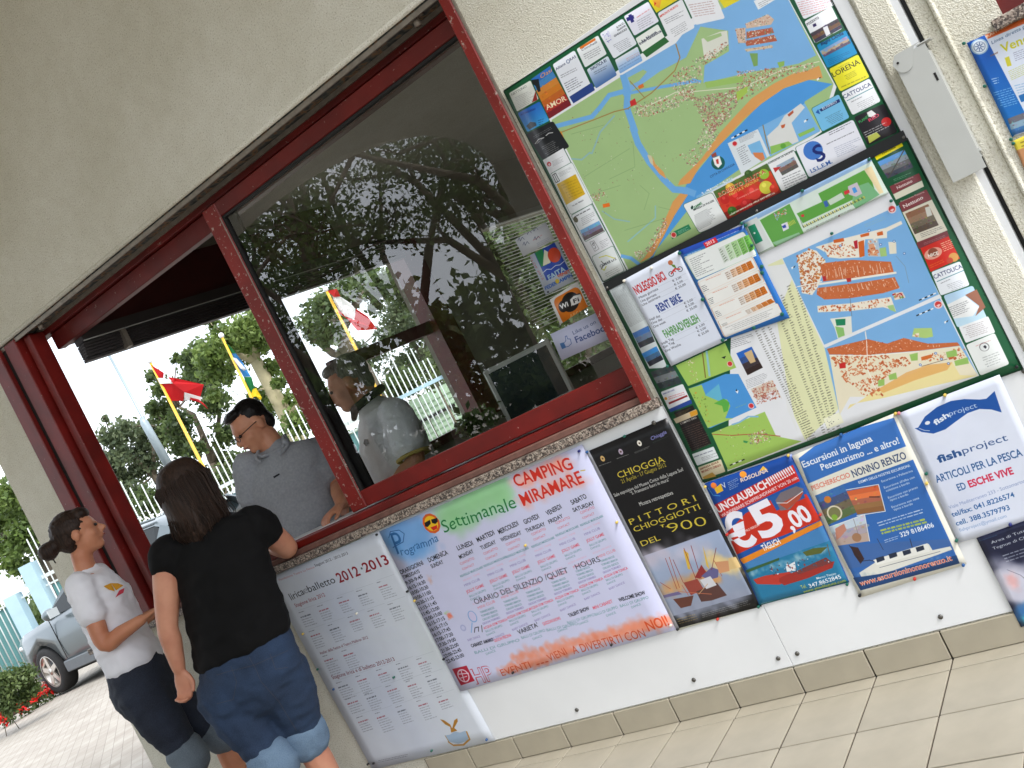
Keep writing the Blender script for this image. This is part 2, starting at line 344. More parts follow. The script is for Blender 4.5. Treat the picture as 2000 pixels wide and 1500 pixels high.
# sliding sash
ss = empty('sliding_sash', (-2.27, .095, 1.152), 0, 'red framed sliding glass sash closing the right half of the counter window', 'window')
def sp(mb, name, mt, **k):
    o = mb.build(name, mt, ss); o.matrix_parent_inverse = Matrix.Translation((2.27, -.095, -1.152)); return tag(o, **k)
PX0, PX1, PZ0, PZ1 = -2.917, -1.535, 1.229, 2.500
sp(MB().box((-3.005, .075, 1.158), (-2.918, .112, 2.565), .004), 'side_rail', M['red_worn'])
sp(MB().box((-2.9178, .076, 1.158), (-1.50, .111, 1.228), .004), 'bottom_rail', M['red'])
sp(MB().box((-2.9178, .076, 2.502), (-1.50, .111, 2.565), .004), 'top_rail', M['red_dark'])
sp(MB().box((PX0, .080, PZ0 - .003), (PX0 + .010, .104, PZ1)).box((PX0 + .010, .080, PZ1 - .010), (PX1, .104, PZ1 - .0005)), 'glazing_gasket', M['dark'])
sp(MB().box((PX0 - .008, .0735, 1.20), (PX0 - .003, .0748, 2.50)), 'sealant_line', M['alu'])
M['glass'] = glassmat('window_glass', (.93, .96, .95), 2.6)
M['glass2'] = glassmat('clear_glass', (.93, .95, .94), 1.2)
sp(MB().add([(PX0 + .003, .092, PZ0 - .003), (PX1 + .05, .092, PZ0 - .003), (PX1 + .05, .092, PZ1 - .003), (PX0 + .003, .092, PZ1 - .003)], [(0, 1, 2, 3)]), 'pane', M['glass'])
# second (open) sash parked behind, only its edge shows
sp(MB().box((-2.925, .116, 1.17), (-2.875, .136, 2.5), .003), 'rear_sash_edge', M['dark'])
# ------------------------------------------------------------------ white backing panels with screws
def screws(par, pts, base):
    for x, z in pts:
        o = MB().cyl((x, -.0125, z), (x, -.0085, z), .0075, 12).build('screw', M['steel'], par); o.matrix_parent_inverse = Matrix.Translation(-base)
for (x0, x1, z0, z1, lab, scr) in ((-2.95, -1.4645, .097, 1.060, 'white backing panel below the counter window', [(-2.80, .135), (-2.35, .135), (-1.83, .135), (-1.50, .135), (-1.52, 1.02), (-2.4, 1.035)]),
                                   (-1.4625, -.416, .097, 2.222, 'tall white backing panel behind the two map boards', [(-1.43, .135), (-.95, .135), (-.45, .135), (-.435, .75)])):
    base = Vector(((x0 + x1) / 2, -.004, z0))
    p = empty('backing_panel', base, 0, lab, 'panel')
    o = MB().box((x0, -.0085, z0), (x1, -.0008, z1), .001).build('board', M['white_panel'], p); o.matrix_parent_inverse = Matrix.Translation(-base)
    screws(p, scr, base)
# ------------------------------------------------------------------ right: pilaster strip, slot, next wall
pil = empty('side_pillar', (-.36, 0, 0), 0, 'narrow beige plaster strip right of the map boards, dark slot beside it', 'pillar')
o = MB().box((-.408, -.018, 0), (-.325, .2, WZ), .006).build('plaster_strip', M['plaster'], pil); o.matrix_parent_inverse = Matrix.Translation((.36, 0, 0))
o = MB().box((-.325, -.010, 0), (-.306, .2, WZ)).build('edge_bead', M['white_panel'], pil); o.matrix_parent_inverse = Matrix.Translation((.36, 0, 0))
o = MB().box((-.306, .03, 0), (-.292, .2, WZ)).build('slot', M['black'], pil); o.matrix_parent_inverse = Matrix.Translation((.36, 0, 0))  # black fill: the shade inside the narrow gap is put in as colour
nw = empty('next_building', (.5, .1, 0), 0, 'bright beige plastered wall right of the dark slot, carrying the bus poster', 'building')
def np_(mb, name, mt):
    o = mb.build(name, mt, nw); o.matrix_parent_inverse = Matrix.Translation((-.5, -.1, 0)); return o
np_(MB().box((-.292, -.004, 0), (-.245, .2, WZ), .003), 'plaster_return', M['plaster'])
np_(MB().box((-.245, -.022, 0), (-.232, .2, WZ), .005), 'edge_bead', M['plaster'])
np_(MB().box((-.232, -.016, 0), (-.105, .2, WZ)).box((-.105, -.016, 0), (1.2, .2, 1.628)).box((-.105, -.016, 2.6), (1.2, .2, WZ)).box((.9, -.016, 1.628), (1.2, .2, 2.6)), 'wall', M['plaster'])
np_(MB().box((-.135, -.045, 1.603), (1.0, .1, 1.632), .003), 'sill_slab', M['granite'])
np_(MB().box((-.1045, .0, 1.6325), (.9, .05, 2.6)), 'shutter', M['red_dark'])
np_(MB().box((-.3, -.013, 0), (1.2, -.006, .085)), 'skirting', M['skirt'])
# ------------------------------------------------------------------ canopy and arcade in front (shades the wall, shows in the glass)
cn = empty('porch_canopy', (-3.5, -2, 0), 0, 'beige porch with arched openings mirrored in the window glass', 'porch')
def cp(mb, name, mt):
    o = mb.build(name, mt, cn); o.matrix_parent_inverse = Matrix.Translation((3.5, 2, 0)); return o
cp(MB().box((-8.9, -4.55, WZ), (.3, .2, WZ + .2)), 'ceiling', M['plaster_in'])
def arch(x0, x1, zs, rise, y0, y1, top):
    n = 20; pts = []
    for k in range(n + 1):
        a = math.pi * k / n; x = (x0 + x1) / 2 - (x1 - x0) / 2 * math.cos(a); z = zs + rise * math.sin(a); pts.append((x, z))
    vs = []; fs = []
    for x, z in pts: vs += [(x, y0, z), (x, y0, top), (x, y1, z), (x, y1, top)]
    for k in range(n):
        i = k * 4; j = i + 4; fs += [(i, i + 1, j + 1, j), (i + 2, j + 2, j + 3, i + 3), (i, j, j + 2, i + 2)]
    return vs, fs
a_ = MB()
a_.add(*arch(-8.62, -3.98, 2.98, .93, -4.4, -4.2, WZ)); a_.box((-3.73, -4.4, 3.5), (.02, -4.2, WZ))
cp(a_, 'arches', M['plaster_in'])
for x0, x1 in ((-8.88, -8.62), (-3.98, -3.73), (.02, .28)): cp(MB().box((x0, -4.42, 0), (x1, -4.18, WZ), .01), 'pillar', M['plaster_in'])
# ================================================================== outdoors beyond the kiosk
FH = Vector((-.5404, .8414, 0)).normalized(); RH = Vector((FH.y, -FH.x, 0)); CAMP = Vector((0, CY, 0))
def leafmat(name, c1, c2, c3):
    mt, t, b = newmat(name); g = nd(t, 'ShaderNodeTexCoord').outputs['Object']; n = nd(t, 'ShaderNodeTexNoise', Scale=1.1, Detail=4); t.links.new(g, n.inputs['Vector'])
    oi = nd(t, 'ShaderNodeNewGeometry')
    ad = nd(t, 'ShaderNodeMath', operation='MULTIPLY_ADD'); ad.inputs[1].default_value = .45; t.links.new(oi.outputs['Random Per Island'], ad.inputs[0]); t.links.new(n.outputs['Fac'], ad.inputs[2])
    t.links.new(ramp(t, ad.outputs[0], [(.4, srgb(c1)), (.68, srgb(c2)), (.95, srgb(c3))]), b.inputs['Base Color']); b.inputs['Roughness'].default_value = .55
    tr = nd(t, 'ShaderNodeBsdfTranslucent'); tr.inputs[0].default_value = srgb(c3); ms = t.nodes.new('ShaderNodeMixShader'); ms.inputs[0].default_value = .35
    o = t.nodes['Material Output']; t.links.new(b.outputs[0], ms.inputs[1]); t.links.new(tr.outputs[0], ms.inputs[2]); t.links.new(ms.outputs[0], o.inputs[0]); return mt
M['leaf'] = leafmat('green_leaves', (40, 54, 34), (66, 86, 46), (106, 124, 70))
M['leaf_bright'] = leafmat('bright_green_leaves', (58, 78, 38), (88, 112, 50), (126, 146, 76))
M['leaf_grey'] = leafmat('grey_green_leaves', (50, 64, 48), (82, 98, 70), (120, 132, 96))
M['bark'] = mat('grey_brown_bark', (104, 94, 80), .9, var=.3, scale=6, bump=.8, bscale=14)
M['bark_pale'] = mat('pale_plane_bark', (176, 166, 132), .85, var=.22, scale=4, bump=.5, bscale=12)
def crown(name, blobs, mt, parent, ls=.085, seed=1, dens=1.):
    """blobs: (centre, radius, leaves); small folded leaf faces scattered in clumps through the volume"""
    g = np.random.default_rng(seed); V = []; F = []
    for c, r, n in blobs:
        n = int(n * dens); k = max(4, n // 22)
        cc = g.normal(size=(k, 3)); cc /= np.linalg.norm(cc, axis=1)[:, None]; cc *= (g.random((k, 1)) ** .45) * r
        cc = cc * np.array([1, 1, .85]) + np.array(c)
        idx = g.integers(0, k, n); p = cc[idx] + g.normal(size=(n, 3)) * (.16 * max(r, .6) ** .5 if r > .3 else r * .3)
        a = g.normal(size=(n, 3)); a /= np.linalg.norm(a, axis=1)[:, None]; b = np.cross(a, g.normal(size=(n, 3))); b /= np.linalg.norm(b, axis=1)[:, None]
        s = ls * g.uniform(.6, 1.25, (n, 1)); nn = np.cross(a, b)
        q = np.stack([p - a * s, p - b * s * .55 + nn * s * .18, p + a * s, p + b * s * .55 + nn * s * .18], 1).reshape(-1, 3)
        base = sum(len(v) for v in V); V.append(q); ids = np.arange(n) * 4 + base
        F.append(np.stack([ids, ids + 1, ids + 2, ids + 3], 1))
    V = np.concatenate(V); F = np.concatenate(F)
    me = bpy.data.meshes.new(name); me.vertices.add(len(V)); me.vertices.foreach_set('co', V.astype(np.float32).ravel())
    me.loops.add(F.size); me.loops.foreach_set('vertex_index', F.ravel().astype(np.int32)); me.polygons.add(len(F))
    me.polygons.foreach_set('loop_start', np.arange(len(F), dtype=np.int32) * 4); me.polygons.foreach_set('loop_total', np.full(len(F), 4, np.int32)); me.update(); me.validate()
    me.materials.append(mt); o = bpy.data.objects.new(name, me); COL.objects.link(o); o.parent = parent; return o
def tree(label, trunk, limbs, blobs, leaf='leaf', bark='bark', seed=1, ls=.085, group=None, dens=1., name='leafy_tree'):
    base = Vector(trunk[0][0]); root = empty(name, base, 0, label, 'tree', group)
    mb = MB(); mb.tube([p for p, r in trunk], [r for p, r in trunk], 9)
    for L in limbs: mb.tube([p for p, r in L], [r for p, r in L], 7)
    # twigs from the limbs towards the blobs
    g = random.Random(seed); ends = [p for L in limbs for p, r in L] + [p for p, r in trunk[1:]]
    for c, r, n in blobs:
        c = Vector(c); e = min(ends, key=lambda q: (Vector(q) - c).length); e = Vector(e)
        mid = (e + c) / 2 + Vector((g.uniform(-.2, .2), g.uniform(-.2, .2), g.uniform(-.1, .2)))
        mb.tube([e, mid, c], [.035, .025, .012], 6)
        for _ in range(3):
            d = Vector((g.uniform(-1, 1), g.uniform(-1, 1), g.uniform(-.4, 1))).normalized() * r * .8; mb.tube([c, c + d * .5 + Vector((0, 0, .05)), c + d], [.016, .011, .006], 5)
    t = mb.build('trunk', M[bark], root); t.matrix_parent_inverse = Matrix.Translation(-base)
    k = crown('crown', blobs, M[leaf], root, ls, seed, dens); k.matrix_parent_inverse = Matrix.Translation(-base); return root
def PD(l, d, s=0):  # pixel blobs to world blobs at a depth
    out = []
    for i, (x, y, r, n) in enumerate(l):
        dd = d + (((i * 37) % 11) / 11 - .5) * s; out.append((at_d((x, y), dd), r * dd / FPX, n))
    return out
def TP_(l, d): return [(at_d((x, y), d), r) for x, y, r in l]
def ground(p): return Vector((p[0], p[1], -.05))
d = 27
def tr_px(label, tp, lp, bl, d, **k):
    t = TP_(tp, d); b = Vector(t[0][0]); t = [(ground(b), t[0][1] * 1.15)] + t
    return tree(label, t, [TP_(l, d) for l in lp], PD(bl, d, 2.2), dens=1.35, **k)
tr_px('green tree beyond the fence at the left edge, above the silver car', [(100, 1110, .16), (84, 1080, .14)], [[(84, 1080, .12), (60, 1060, .10), (30, 1052, .08), (-20, 1040, .06)], [(84, 1080, .12), (72, 1030, .08), (40, 960, .05)]],
      [(30, 960, 34, 700), (62, 990, 30, 600), (10, 1010, 34, 700), (50, 1045, 30, 600), (20, 1070, 26, 450), (84, 1065, 22, 350), (-30, 980, 50, 800), (-40, 1060, 45, 700), (95, 1105, 24, 400), (30, 1100, 24, 350)], 24, leaf='leaf_bright', seed=3, ls=.075)
tr_px('thin grey-green tree by the grey lamp mast, leftmost in the open window', [(330, 960, .12), (300, 930, .10), (270, 900, .08)], [[(270, 900, .07), (240, 880, .05), (215, 865, .03)], [(300, 930, .08), (300, 880, .05), (290, 830, .03)]],
      [(215, 850, 20, 330), (245, 840, 24, 420), (270, 870, 30, 560), (225, 895, 30, 520), (255, 930, 28, 460), (290, 835, 22, 380), (205, 930, 24, 360), (290, 905, 24, 380), (310, 870, 20, 260), (205, 818, 6, 40), (330, 930, 24, 360), (260, 965, 30, 420)], 30, leaf='leaf_grey', seed=5)
tr_px('dark forked tree behind the first red and white flag', [(440, 990, .17), (425, 930, .15), (415, 905, .14)], [[(415, 905, .12), (395, 850, .09), (378, 810, .07), (350, 795, .04)], [(415, 905, .11), (424, 860, .08), (428, 810, .06), (410, 770, .04)], [(378, 810, .05), (350, 840, .04), (330, 835, .03)]],
      [(300, 735, 14, 130), (310, 760, 18, 260), (320, 800, 24, 420), (345, 830, 26, 460), (300, 800, 14, 160), (370, 760, 28, 560), (385, 720, 24, 420), (345, 702, 10, 70), (405, 745, 30, 620), (420, 790, 28, 520), (395, 690, 26, 420), (365, 700, 16, 150), (440, 850, 26, 420), (430, 900, 30, 420), (380, 880, 20, 240), (355, 870, 26, 340), (322, 850, 20, 240), (470, 905, 24, 300)], 29, leaf='leaf', seed=8)
tr_px('tall tree with a thick pale trunk between the open window and the sash', [(640, 960, .25), (585, 860, .22), (560, 815, .20), (530, 760, .18), (500, 705, .16)], [[(500, 705, .13), (470, 695, .08), (440, 690, .05)], [(500, 705, .12), (500, 660, .09), (510, 620, .05)], [(560, 815, .08), (600, 770, .06), (610, 720, .04)]],
      [(410, 690, 26, 460), (440, 660, 24, 420), (470, 690, 28, 560), (480, 640, 24, 480), (510, 660, 28, 560), (500, 600, 22, 360), (420, 720, 26, 420), (530, 720, 18, 240), (520, 770, 16, 200), (412, 632, 10, 60), (550, 790, 26, 420), (580, 830, 24, 360), (600, 760, 26, 400), (560, 860, 24, 360), (545, 745, 14, 150), (495, 770, 14, 90), (450, 730, 18, 200), (420, 775, 14, 160)], 26, leaf='leaf_bright', bark='bark_pale', seed=11)
tr_px('broad tree seen through the glass behind the white cross flag', [(760, 800, .28), (720, 745, .26), (690, 700, .24), (665, 650, .20), (650, 600, .16)], [[(665, 650, .14), (690, 600, .10), (720, 560, .07)], [(690, 700, .12), (650, 690, .10), (610, 660, .06)]],
      [(630, 600, 30, 520), (660, 570, 26, 460), (690, 560, 26, 420), (740, 560, 26, 460), (770, 550, 24, 420), (790, 580, 26, 380), (640, 650, 24, 360), (610, 640, 26, 400), (720, 540, 20, 300), (800, 540, 24, 420), (735, 600, 14, 100)], 25, leaf='leaf', bark='bark', seed=13)
tr_px('grey-green tree seen through the glass, left of the dark red post', [(870, 790, .16), (850, 740, .14), (830, 700, .12)], [[(830, 700, .09), (800, 660, .06), (780, 620, .04)], [(830, 700, .08), (835, 640, .05), (830, 600, .03)]],
      [(780, 610, 30, 460), (800, 650, 30, 440), (820, 600, 26, 360), (840, 650, 26, 340), (760, 650, 26, 300), (800, 700, 34, 420), (850, 690, 30, 360), (870, 620, 24, 300), (730, 700, 26, 300), (770, 740, 30, 380), (690, 690, 24, 240), (880, 740, 30, 360), (900, 590, 30, 400), (940, 620, 40, 500)], 29, leaf='leaf_grey', seed=17)
for i, (pts, lab) in enumerate([([(280, 985, 26, 420), (310, 975, 22, 300), (250, 1010, 26, 420), (225, 1000, 22, 300)], 'low green bush behind the fence left of the head of the woman in black'),
                 ([(380, 940, 22, 300), (410, 945, 24, 360), (440, 935, 22, 300), (470, 925, 20, 260)], 'low green bush behind the fence below the forked tree'),
                 ([(840, 725, 26, 360), (870, 705, 26, 360), (800, 745, 26, 360), (770, 760, 22, 300)], 'low dark bush behind the gate seen through the glass')]):
    bl = PD(pts, 25, 1.5); base = ground(bl[0][0]); r = empty('garden_bush', base, 0, lab, 'bush')
    k = crown('foliage', bl, M['leaf'], r, .08, 40 + i); k.matrix_parent_inverse = Matrix.Translation(-base)
    mb = MB()
    for c, rr, n in bl: mb.tube([ground(c), c], [.04, .015], 6)
    s_ = mb.build('stems', M['bark'], r); s_.matrix_parent_inverse = Matrix.Translation(-base)
tr_px('dark tree close behind the venetian blind, seen between its slats', [(1120, 640, .12), (1090, 580, .10), (1060, 520, .08)], [[(1060, 520, .06), (1000, 490, .04)]],
      [(980, 470, 50, 900), (1030, 450, 50, 900), (1080, 500, 60, 1100), (1010, 540, 60, 1100), (1100, 430, 50, 900), (1150, 560, 60, 1000), (1060, 600, 60, 1100), (1120, 660, 60, 900), (1180, 640, 60, 900), (960, 420, 40, 600), (1050, 380, 50, 800), (1000, 610, 40, 700), (1180, 500, 60, 800)], 12, leaf='leaf', seed=19, ls=.05)
# hedge far behind closing the horizon
hb = []
for k in range(60):
    s = -46 + k * 1.0; p = CAMP + FH * (46 + 3 * math.sin(k)) + RH * s; hb.append((Vector((p.x, p.y, .9 + .5 * math.sin(k * 1.7))), 1.5, 420))
h = crown('distant_hedge', hb, M['leaf'], None, .16, 77); tag(h, kind='stuff')
# ------------------------------------------------------------------ fence
FD = 22.
def FP(s, z, off=0.): p = CAMP + FH * (FD + off) + RH * s; return Vector((p.x, p.y, z))
M['fence'] = mat('white_fence_paint', (205, 212, 210), .45, var=.05, scale=6)
M['teal'] = mat('teal_sheet', (92, 140, 140), .5, var=.12, scale=2)
M['pblue'] = mat('pale_blue_metal', (168, 196, 208), .45, var=.06, scale=3)
M['kerb'] = mat('pale_concrete_kerb', (178, 172, 158), .9, var=.12, scale=8)
fe = empty('picket_fence', FP(-8, 0), 0, 'tall white picket fence backed with teal sheets behind the silver car', 'fence')
def fpart(mb, name, mt, par=None, **k):
    o = mb.build(name, mt, par or fe); o.matrix_parent_inverse = Matrix.Translation(-(par or fe).location); return tag(o, **k)
def fbox(mb, s0, s1, o0, o1, z0, z1):
    vs = [FP(s, z, o) for z in (z0, z1) for s, o in ((s0, o0), (s1, o0), (s1, o1), (s0, o1))]
    return mb.add(vs, [(0, 1, 2, 3), (7, 6, 5, 4), (0, 4, 5, 1), (1, 5, 6, 2), (2, 6, 7, 3), (3, 7, 4, 0)])
fpart(fbox(MB(), -17, -3.1, -.10, .10, -.03, .32), 'base_kerb', M['kerb'])
fpart(fbox(fbox(MB(), -17, -3.1, .03, .09, 2.02, 2.10), -17, -3.1, .03, .08, .42, .47), 'rail', M['fence'])
fpart(fbox(MB(), -17, -3.1, .04, .06, 1.84, 1.88), 'lower_rail', M['fence'])
for s0, s1 in ((-17, -12.0), (-10.9, -7.2), (-7.15, -3.1)): fpart(fbox(MB(), s0, s1, .095, .115, .36, 1.82), 'teal_sheet', M['teal'])
for s, zt in ((-11.75, 2.0), (-11.15, 2.46)): fpart(fbox(MB(), s - .15, s + .15, -.11, .17, -.03, zt), 'post', M['pblue'])
gh = random.Random(5); k = 0; s = -16.9
while s < -3.2:
    if not (-11.95 < s < -10.95):
        zt = (2.92 if k % 2 == 0 else 2.52) + gh.uniform(-.03, .03)
        if k % 9 == 4: zt = 3.15
        fpart(MB().tube([FP(s, .33, 0), FP(s, zt, 0)], [.016, .014], 6), 'picket', M['fence'])
    s += .125; k += 1
gt = empty('entrance_gate', FP(-2.2, 0), 0, 'white barred entrance gate seen through the glass below the crossbar', 'gate')
s = -3.0
while s < -1.3:
    fpart(MB().tube([FP(s, .1, 0), FP(s, 2.55 + .35 * (int(s * 100) % 2), 0)], .014, 6), 'bar', M['fence'], gt); s += .115
fpart(fbox(fbox(MB(), -3.05, -1.2, -.03, .03, 2.0, 2.08), -3.05, -1.2, -.03, .03, .12, .18), 'rail', M['pblue'], gt)
fpart(fbox(MB(), -3.10, -3.02, -.05, .05, 0, 2.2), 'gate_post', M['pblue'], gt)
fpart(fbox(MB(), -1.25, -.95, -.14, .14, 0, 2.35), 'gate_post', M['pblue'], gt)
M['pgreen'] = mat('pale_green_shutter', (176, 200, 172), .6, var=.05)
sh = empty('garden_shed', FP(-2, 0, 5), 0, 'pale green slatted shed standing behind the barred gate', 'shed')
fpart(fbox(MB(), -4.4, .6, 5.0, 7.5, -.03, 2.0), 'wall', M['pgreen'], sh)
for k in range(12): fpart(fbox(MB(), -4.4, .6, 4.96, 5.0, .1 + k * .15, .19 + k * .15), 'slat', M['pgreen'], sh)
fpart(fbox(MB(), -3.3, -1.6, 4.90, 4.955, 1.35, 1.42), 'handrail', M['dark'], sh)
# ------------------------------------------------------------------ masts and flags
M['yellow'] = mat('yellow_pole_paint', (226, 178, 52), .4, var=.06)
M['mast'] = mat('grey_mast_paint', (150, 164, 170), .4, .3, var=.05)
def flatcloth(polys, d, name, mt, par, base):
    mb = MB()
    for poly, dd in polys:
        P = [at_d(q, d + dd + .06 * math.sin(q[0] * .21 + q[1] * .13)) for q in poly]; mb.prism(P, FH * .006)
    o = mb.build(name, mt, par); o.matrix_parent_inverse = Matrix.Translation(-base); return o
def mast(name, label, cat, p0, p1, d, r0, r1, mt, group=None, fin=True):
    a = at_d(p1, d); b = at_d(p0, d); dr = (a - b).normalized(); base = b - dr * (b.z / max(dr.z, .1)); base.z = -.03
    r = empty(name, base, 0, label, cat, group)
    o = MB().tube([base, b, a], [r0, r0, r1], 10).build('pole', mt, r); o.matrix_parent_inverse = Matrix.Translation(-base)
    if fin:
        o = MB().ball(a, .05).build('finial', M['white_panel'], r); o.matrix_parent_inverse = Matrix.Translation(-base)
    return r, base
r, b0 = mast('lamp_mast', 'tall grey stepped mast left of the first red and white flag', 'mast', (330, 910), (212, 692), 20, .035, .028, M['mast'], fin=False)
o = MB().tube([at_d((333, 915), 20), at_d((282, 826), 20), at_d((276, 815), 20)], [.09, .08, .04], 12).build('lower_sleeve', M['mast'], r); o.matrix_parent_inverse = Matrix.Translation(-b0)
M['fred'] = mat('red_flag_cloth', (206, 38, 44), .8, var=.1, scale=3)
M['fwhite'] = mat('white_flag_cloth', (232, 232, 230), .8, var=.04, scale=3)
M['fblue'] = mat('blue_flag_cloth', (70, 150, 205), .8, var=.1, scale=3)
M['fgreen'] = mat('green_flag_cloth', (40, 140, 84), .8, var=.15, scale=3)
M['fyellow'] = mat('yellow_flag_cloth', (232, 212, 50), .8, var=.08, scale=3)
for mm in ('fred', 'fwhite', 'fblue', 'fgreen', 'fyellow'):
    t = M[mm].node_tree; b = t.nodes['Principled BSDF']; tr_ = nd(t, 'ShaderNodeBsdfTranslucent'); t.links.new(b.inputs['Base Color'].links[0].from_socket, tr_.inputs[0])
    ms = t.nodes.new('ShaderNodeMixShader'); ms.inputs[0].default_value = .5; t.links.new(b.outputs[0], ms.inputs[1]); t.links.new(tr_.outputs[0], ms.inputs[2]); t.links.new(ms.outputs[0], t.nodes['Material Output'].inputs[0])
def z5(x, y): return (100 + x / 5, 600 + y / 5)
r, b0 = mast('flag_pole', 'yellow pole flying a folded red flag with white cross, in front of the forked tree', 'flag', (434, 985), (292, 705), 18, .035, .022, M['yellow'], 'yellow flag poles')
fl = flatcloth([([z5(970, 560), z5(1100, 640), z5(1095, 690), z5(1035, 690)], 0), ([z5(1060, 750), z5(1190, 745), z5(1300, 810), z5(1290, 915), z5(1165, 915)], 0), ([z5(1140, 680), z5(1200, 690), z5(1490, 755), z5(1455, 875), z5(1300, 830), z5(1240, 780), z5(1190, 745)], -.12),
           ([z5(1355, 880), z5(1440, 900), z5(1500, 950), z5(1530, 995), z5(1460, 935), z5(1360, 905)], 0)], 18, 'flag_cloth', M['fred'], r, b0)
flatcloth([([z5(1035, 692), z5(1108, 690), z5(1190, 742), z5(1060, 748)], -.02), ([z5(1296, 832), z5(1360, 840), z5(1470, 880), z5(1460, 915), z5(1360, 880), z5(1350, 912), z5(1300, 912)], .03)], 18, 'white_cross', M['fwhite'], r, b0)
def y5(x, y): return (380 + x / 5, 560 + y / 5)
r, b0 = mast('flag_pole', 'yellow pole with a furled blue, green and yellow flag, above the man in grey', 'flag', (505, 805), (432, 655), 18, .03, .02, M['yellow'], 'yellow flag poles')
flatcloth([([y5(300, 545), y5(345, 580), y5(405, 650), y5(345, 648)], 0), ([y5(480, 880), y5(555, 880), y5(585, 985), y5(560, 1060), y5(535, 1050)], 0)], 18, 'green_band', M['fgreen'], r, b0)
flatcloth([([y5(345, 650), y5(405, 652), y5(470, 740), y5(550, 878), y5(478, 880), y5(400, 740)], 0)], 18, 'blue_band', M['fblue'], r, b0)
flatcloth([([y5(370, 690), y5(410, 700), y5(500, 800), y5(505, 835), y5(450, 800), y5(400, 745)], -.02)], 18, 'pale_emblem', M['fwhite'], r, b0)
flatcloth([([y5(560, 1000), y5(600, 990), y5(655, 1080), y5(645, 1110), y5(600, 1070), y5(550, 1080)], -.02)], 18, 'yellow_edge', M['fyellow'], r, b0)
r, b0 = mast('flag_pole', 'yellow pole flying a red flag with wide white cross, seen through the glass', 'flag', (740, 770), (636, 565), 18, .035, .024, M['yellow'], 'yellow flag poles')
flatcloth([([y5(1290, 40), y5(1390, 20), y5(1425, 95), y5(1360, 100), y5(1340, 80)], 0), ([y5(1330, 110), y5(1375, 195), y5(1470, 290), y5(1560, 325), y5(1575, 215), y5(1690, 290), y5(1785, 415), y5(1660, 425), y5(1590, 430), y5(1500, 320), y5(1390, 240)], 0)], 18, 'flag_cloth', M['fred'], r, b0)
flatcloth([([y5(1345, 95), y5(1425, 97), y5(1520, 160), y5(1570, 215), y5(1560, 320), y5(1470, 288), y5(1385, 190)], .02)], 18, 'white_cross', M['fwhite'], r, b0)
r, b0 = mast('flag_pole', 'yellow pole with a narrow red flag beside the dark red window post', 'flag', (862, 700), (786, 522), 18, .03, .02, M['yellow'], 'yellow flag poles')
flatcloth([([(793, 530), (800, 528), (815, 560), (828, 582), (818, 590), (806, 565)], 0)], 18, 'flag_cloth', M['fred'], r, b0)
# ------------------------------------------------------------------ planting in front of the fence
fb = at_z((40, 1400), 0)
bb = PD([(20, 1330, 22, 900), (50, 1320, 20, 800), (0, 1350, 26, 900), (-30, 1330, 30, 900), (66, 1345, 14, 400), (-20, 1370, 24, 900), (14, 1376, 20, 800), (44, 1356, 16, 600)], 15.0, .6)
r = empty('flower_bed_shrub', ground(bb[0][0]), 0, 'bushy green shrub left of the silver car front wheel', 'shrub')
k = crown('foliage', bb, M['leaf'], r, .035, 91); k.matrix_parent_inverse = Matrix.Translation(-r.location)
mb = MB(); gr = random.Random(4)
for c, rr, n in bb:
    for _ in range(1 if rr > .17 else 0): mb.tube([ground(c) + Vector((gr.uniform(-.2, .2), gr.uniform(-.2, .2), 0)), Vector(c) + Vector((gr.uniform(-.15, .15),) * 3)], [.006, .003], 5)
o = mb.build('stems', M['bark'], r); o.matrix_parent_inverse = Matrix.Translation(-r.location)
M['soil'] = mat('dark_soil', (62, 50, 40), .95, var=.3, scale=12, bump=.5, bscale=30)
sb_ = MB().prism([at_z(p, -.02) for p in ((-120, 1480), (112, 1348), (70, 1335), (-120, 1400))], (0, 0, .05)).build('soil_bed', M['soil']); tag(sb_, kind='structure')
M['petal'] = mat('red_petals', (214, 24, 20), .6, var=.2, scale=40)
for i, (px, py) in enumerate(((8, 1402), (44, 1382), (72, 1364), (97, 1348))):
    c = at_z((px, py), .12); r = empty('geranium', (c.x, c.y, -.03), 0, 'red geranium cluster in the bed, ' + ('nearest the left edge', 'second from the left edge', 'third from the left edge', 'closest to the car wheel')[i], 'flower', 'red geraniums edging the bed')
    k = crown('blossom', [(c + Vector((0, 0, .05)), .12, 260)], M['petal'], r, .035, 60 + i); k.matrix_parent_inverse = Matrix.Translation(-r.location)
    k = crown('leaves', [(c - Vector((0, 0, .06)), .15, 160)], M['leaf'], r, .035, 70 + i); k.matrix_parent_inverse = Matrix.Translation(-r.location)
a = at_z((70, 1372), 0); b = at_z((104, 1342), 0); a0 = at_z((-60, 1440), 0)
kb = MB().bar(a0 + Vector((0, 0, .02)) - FH * .25, b + Vector((0, 0, .02)) + FH * .5 , .12, .14).build('bed_kerb', M['kerb']); tag(kb, kind='structure')
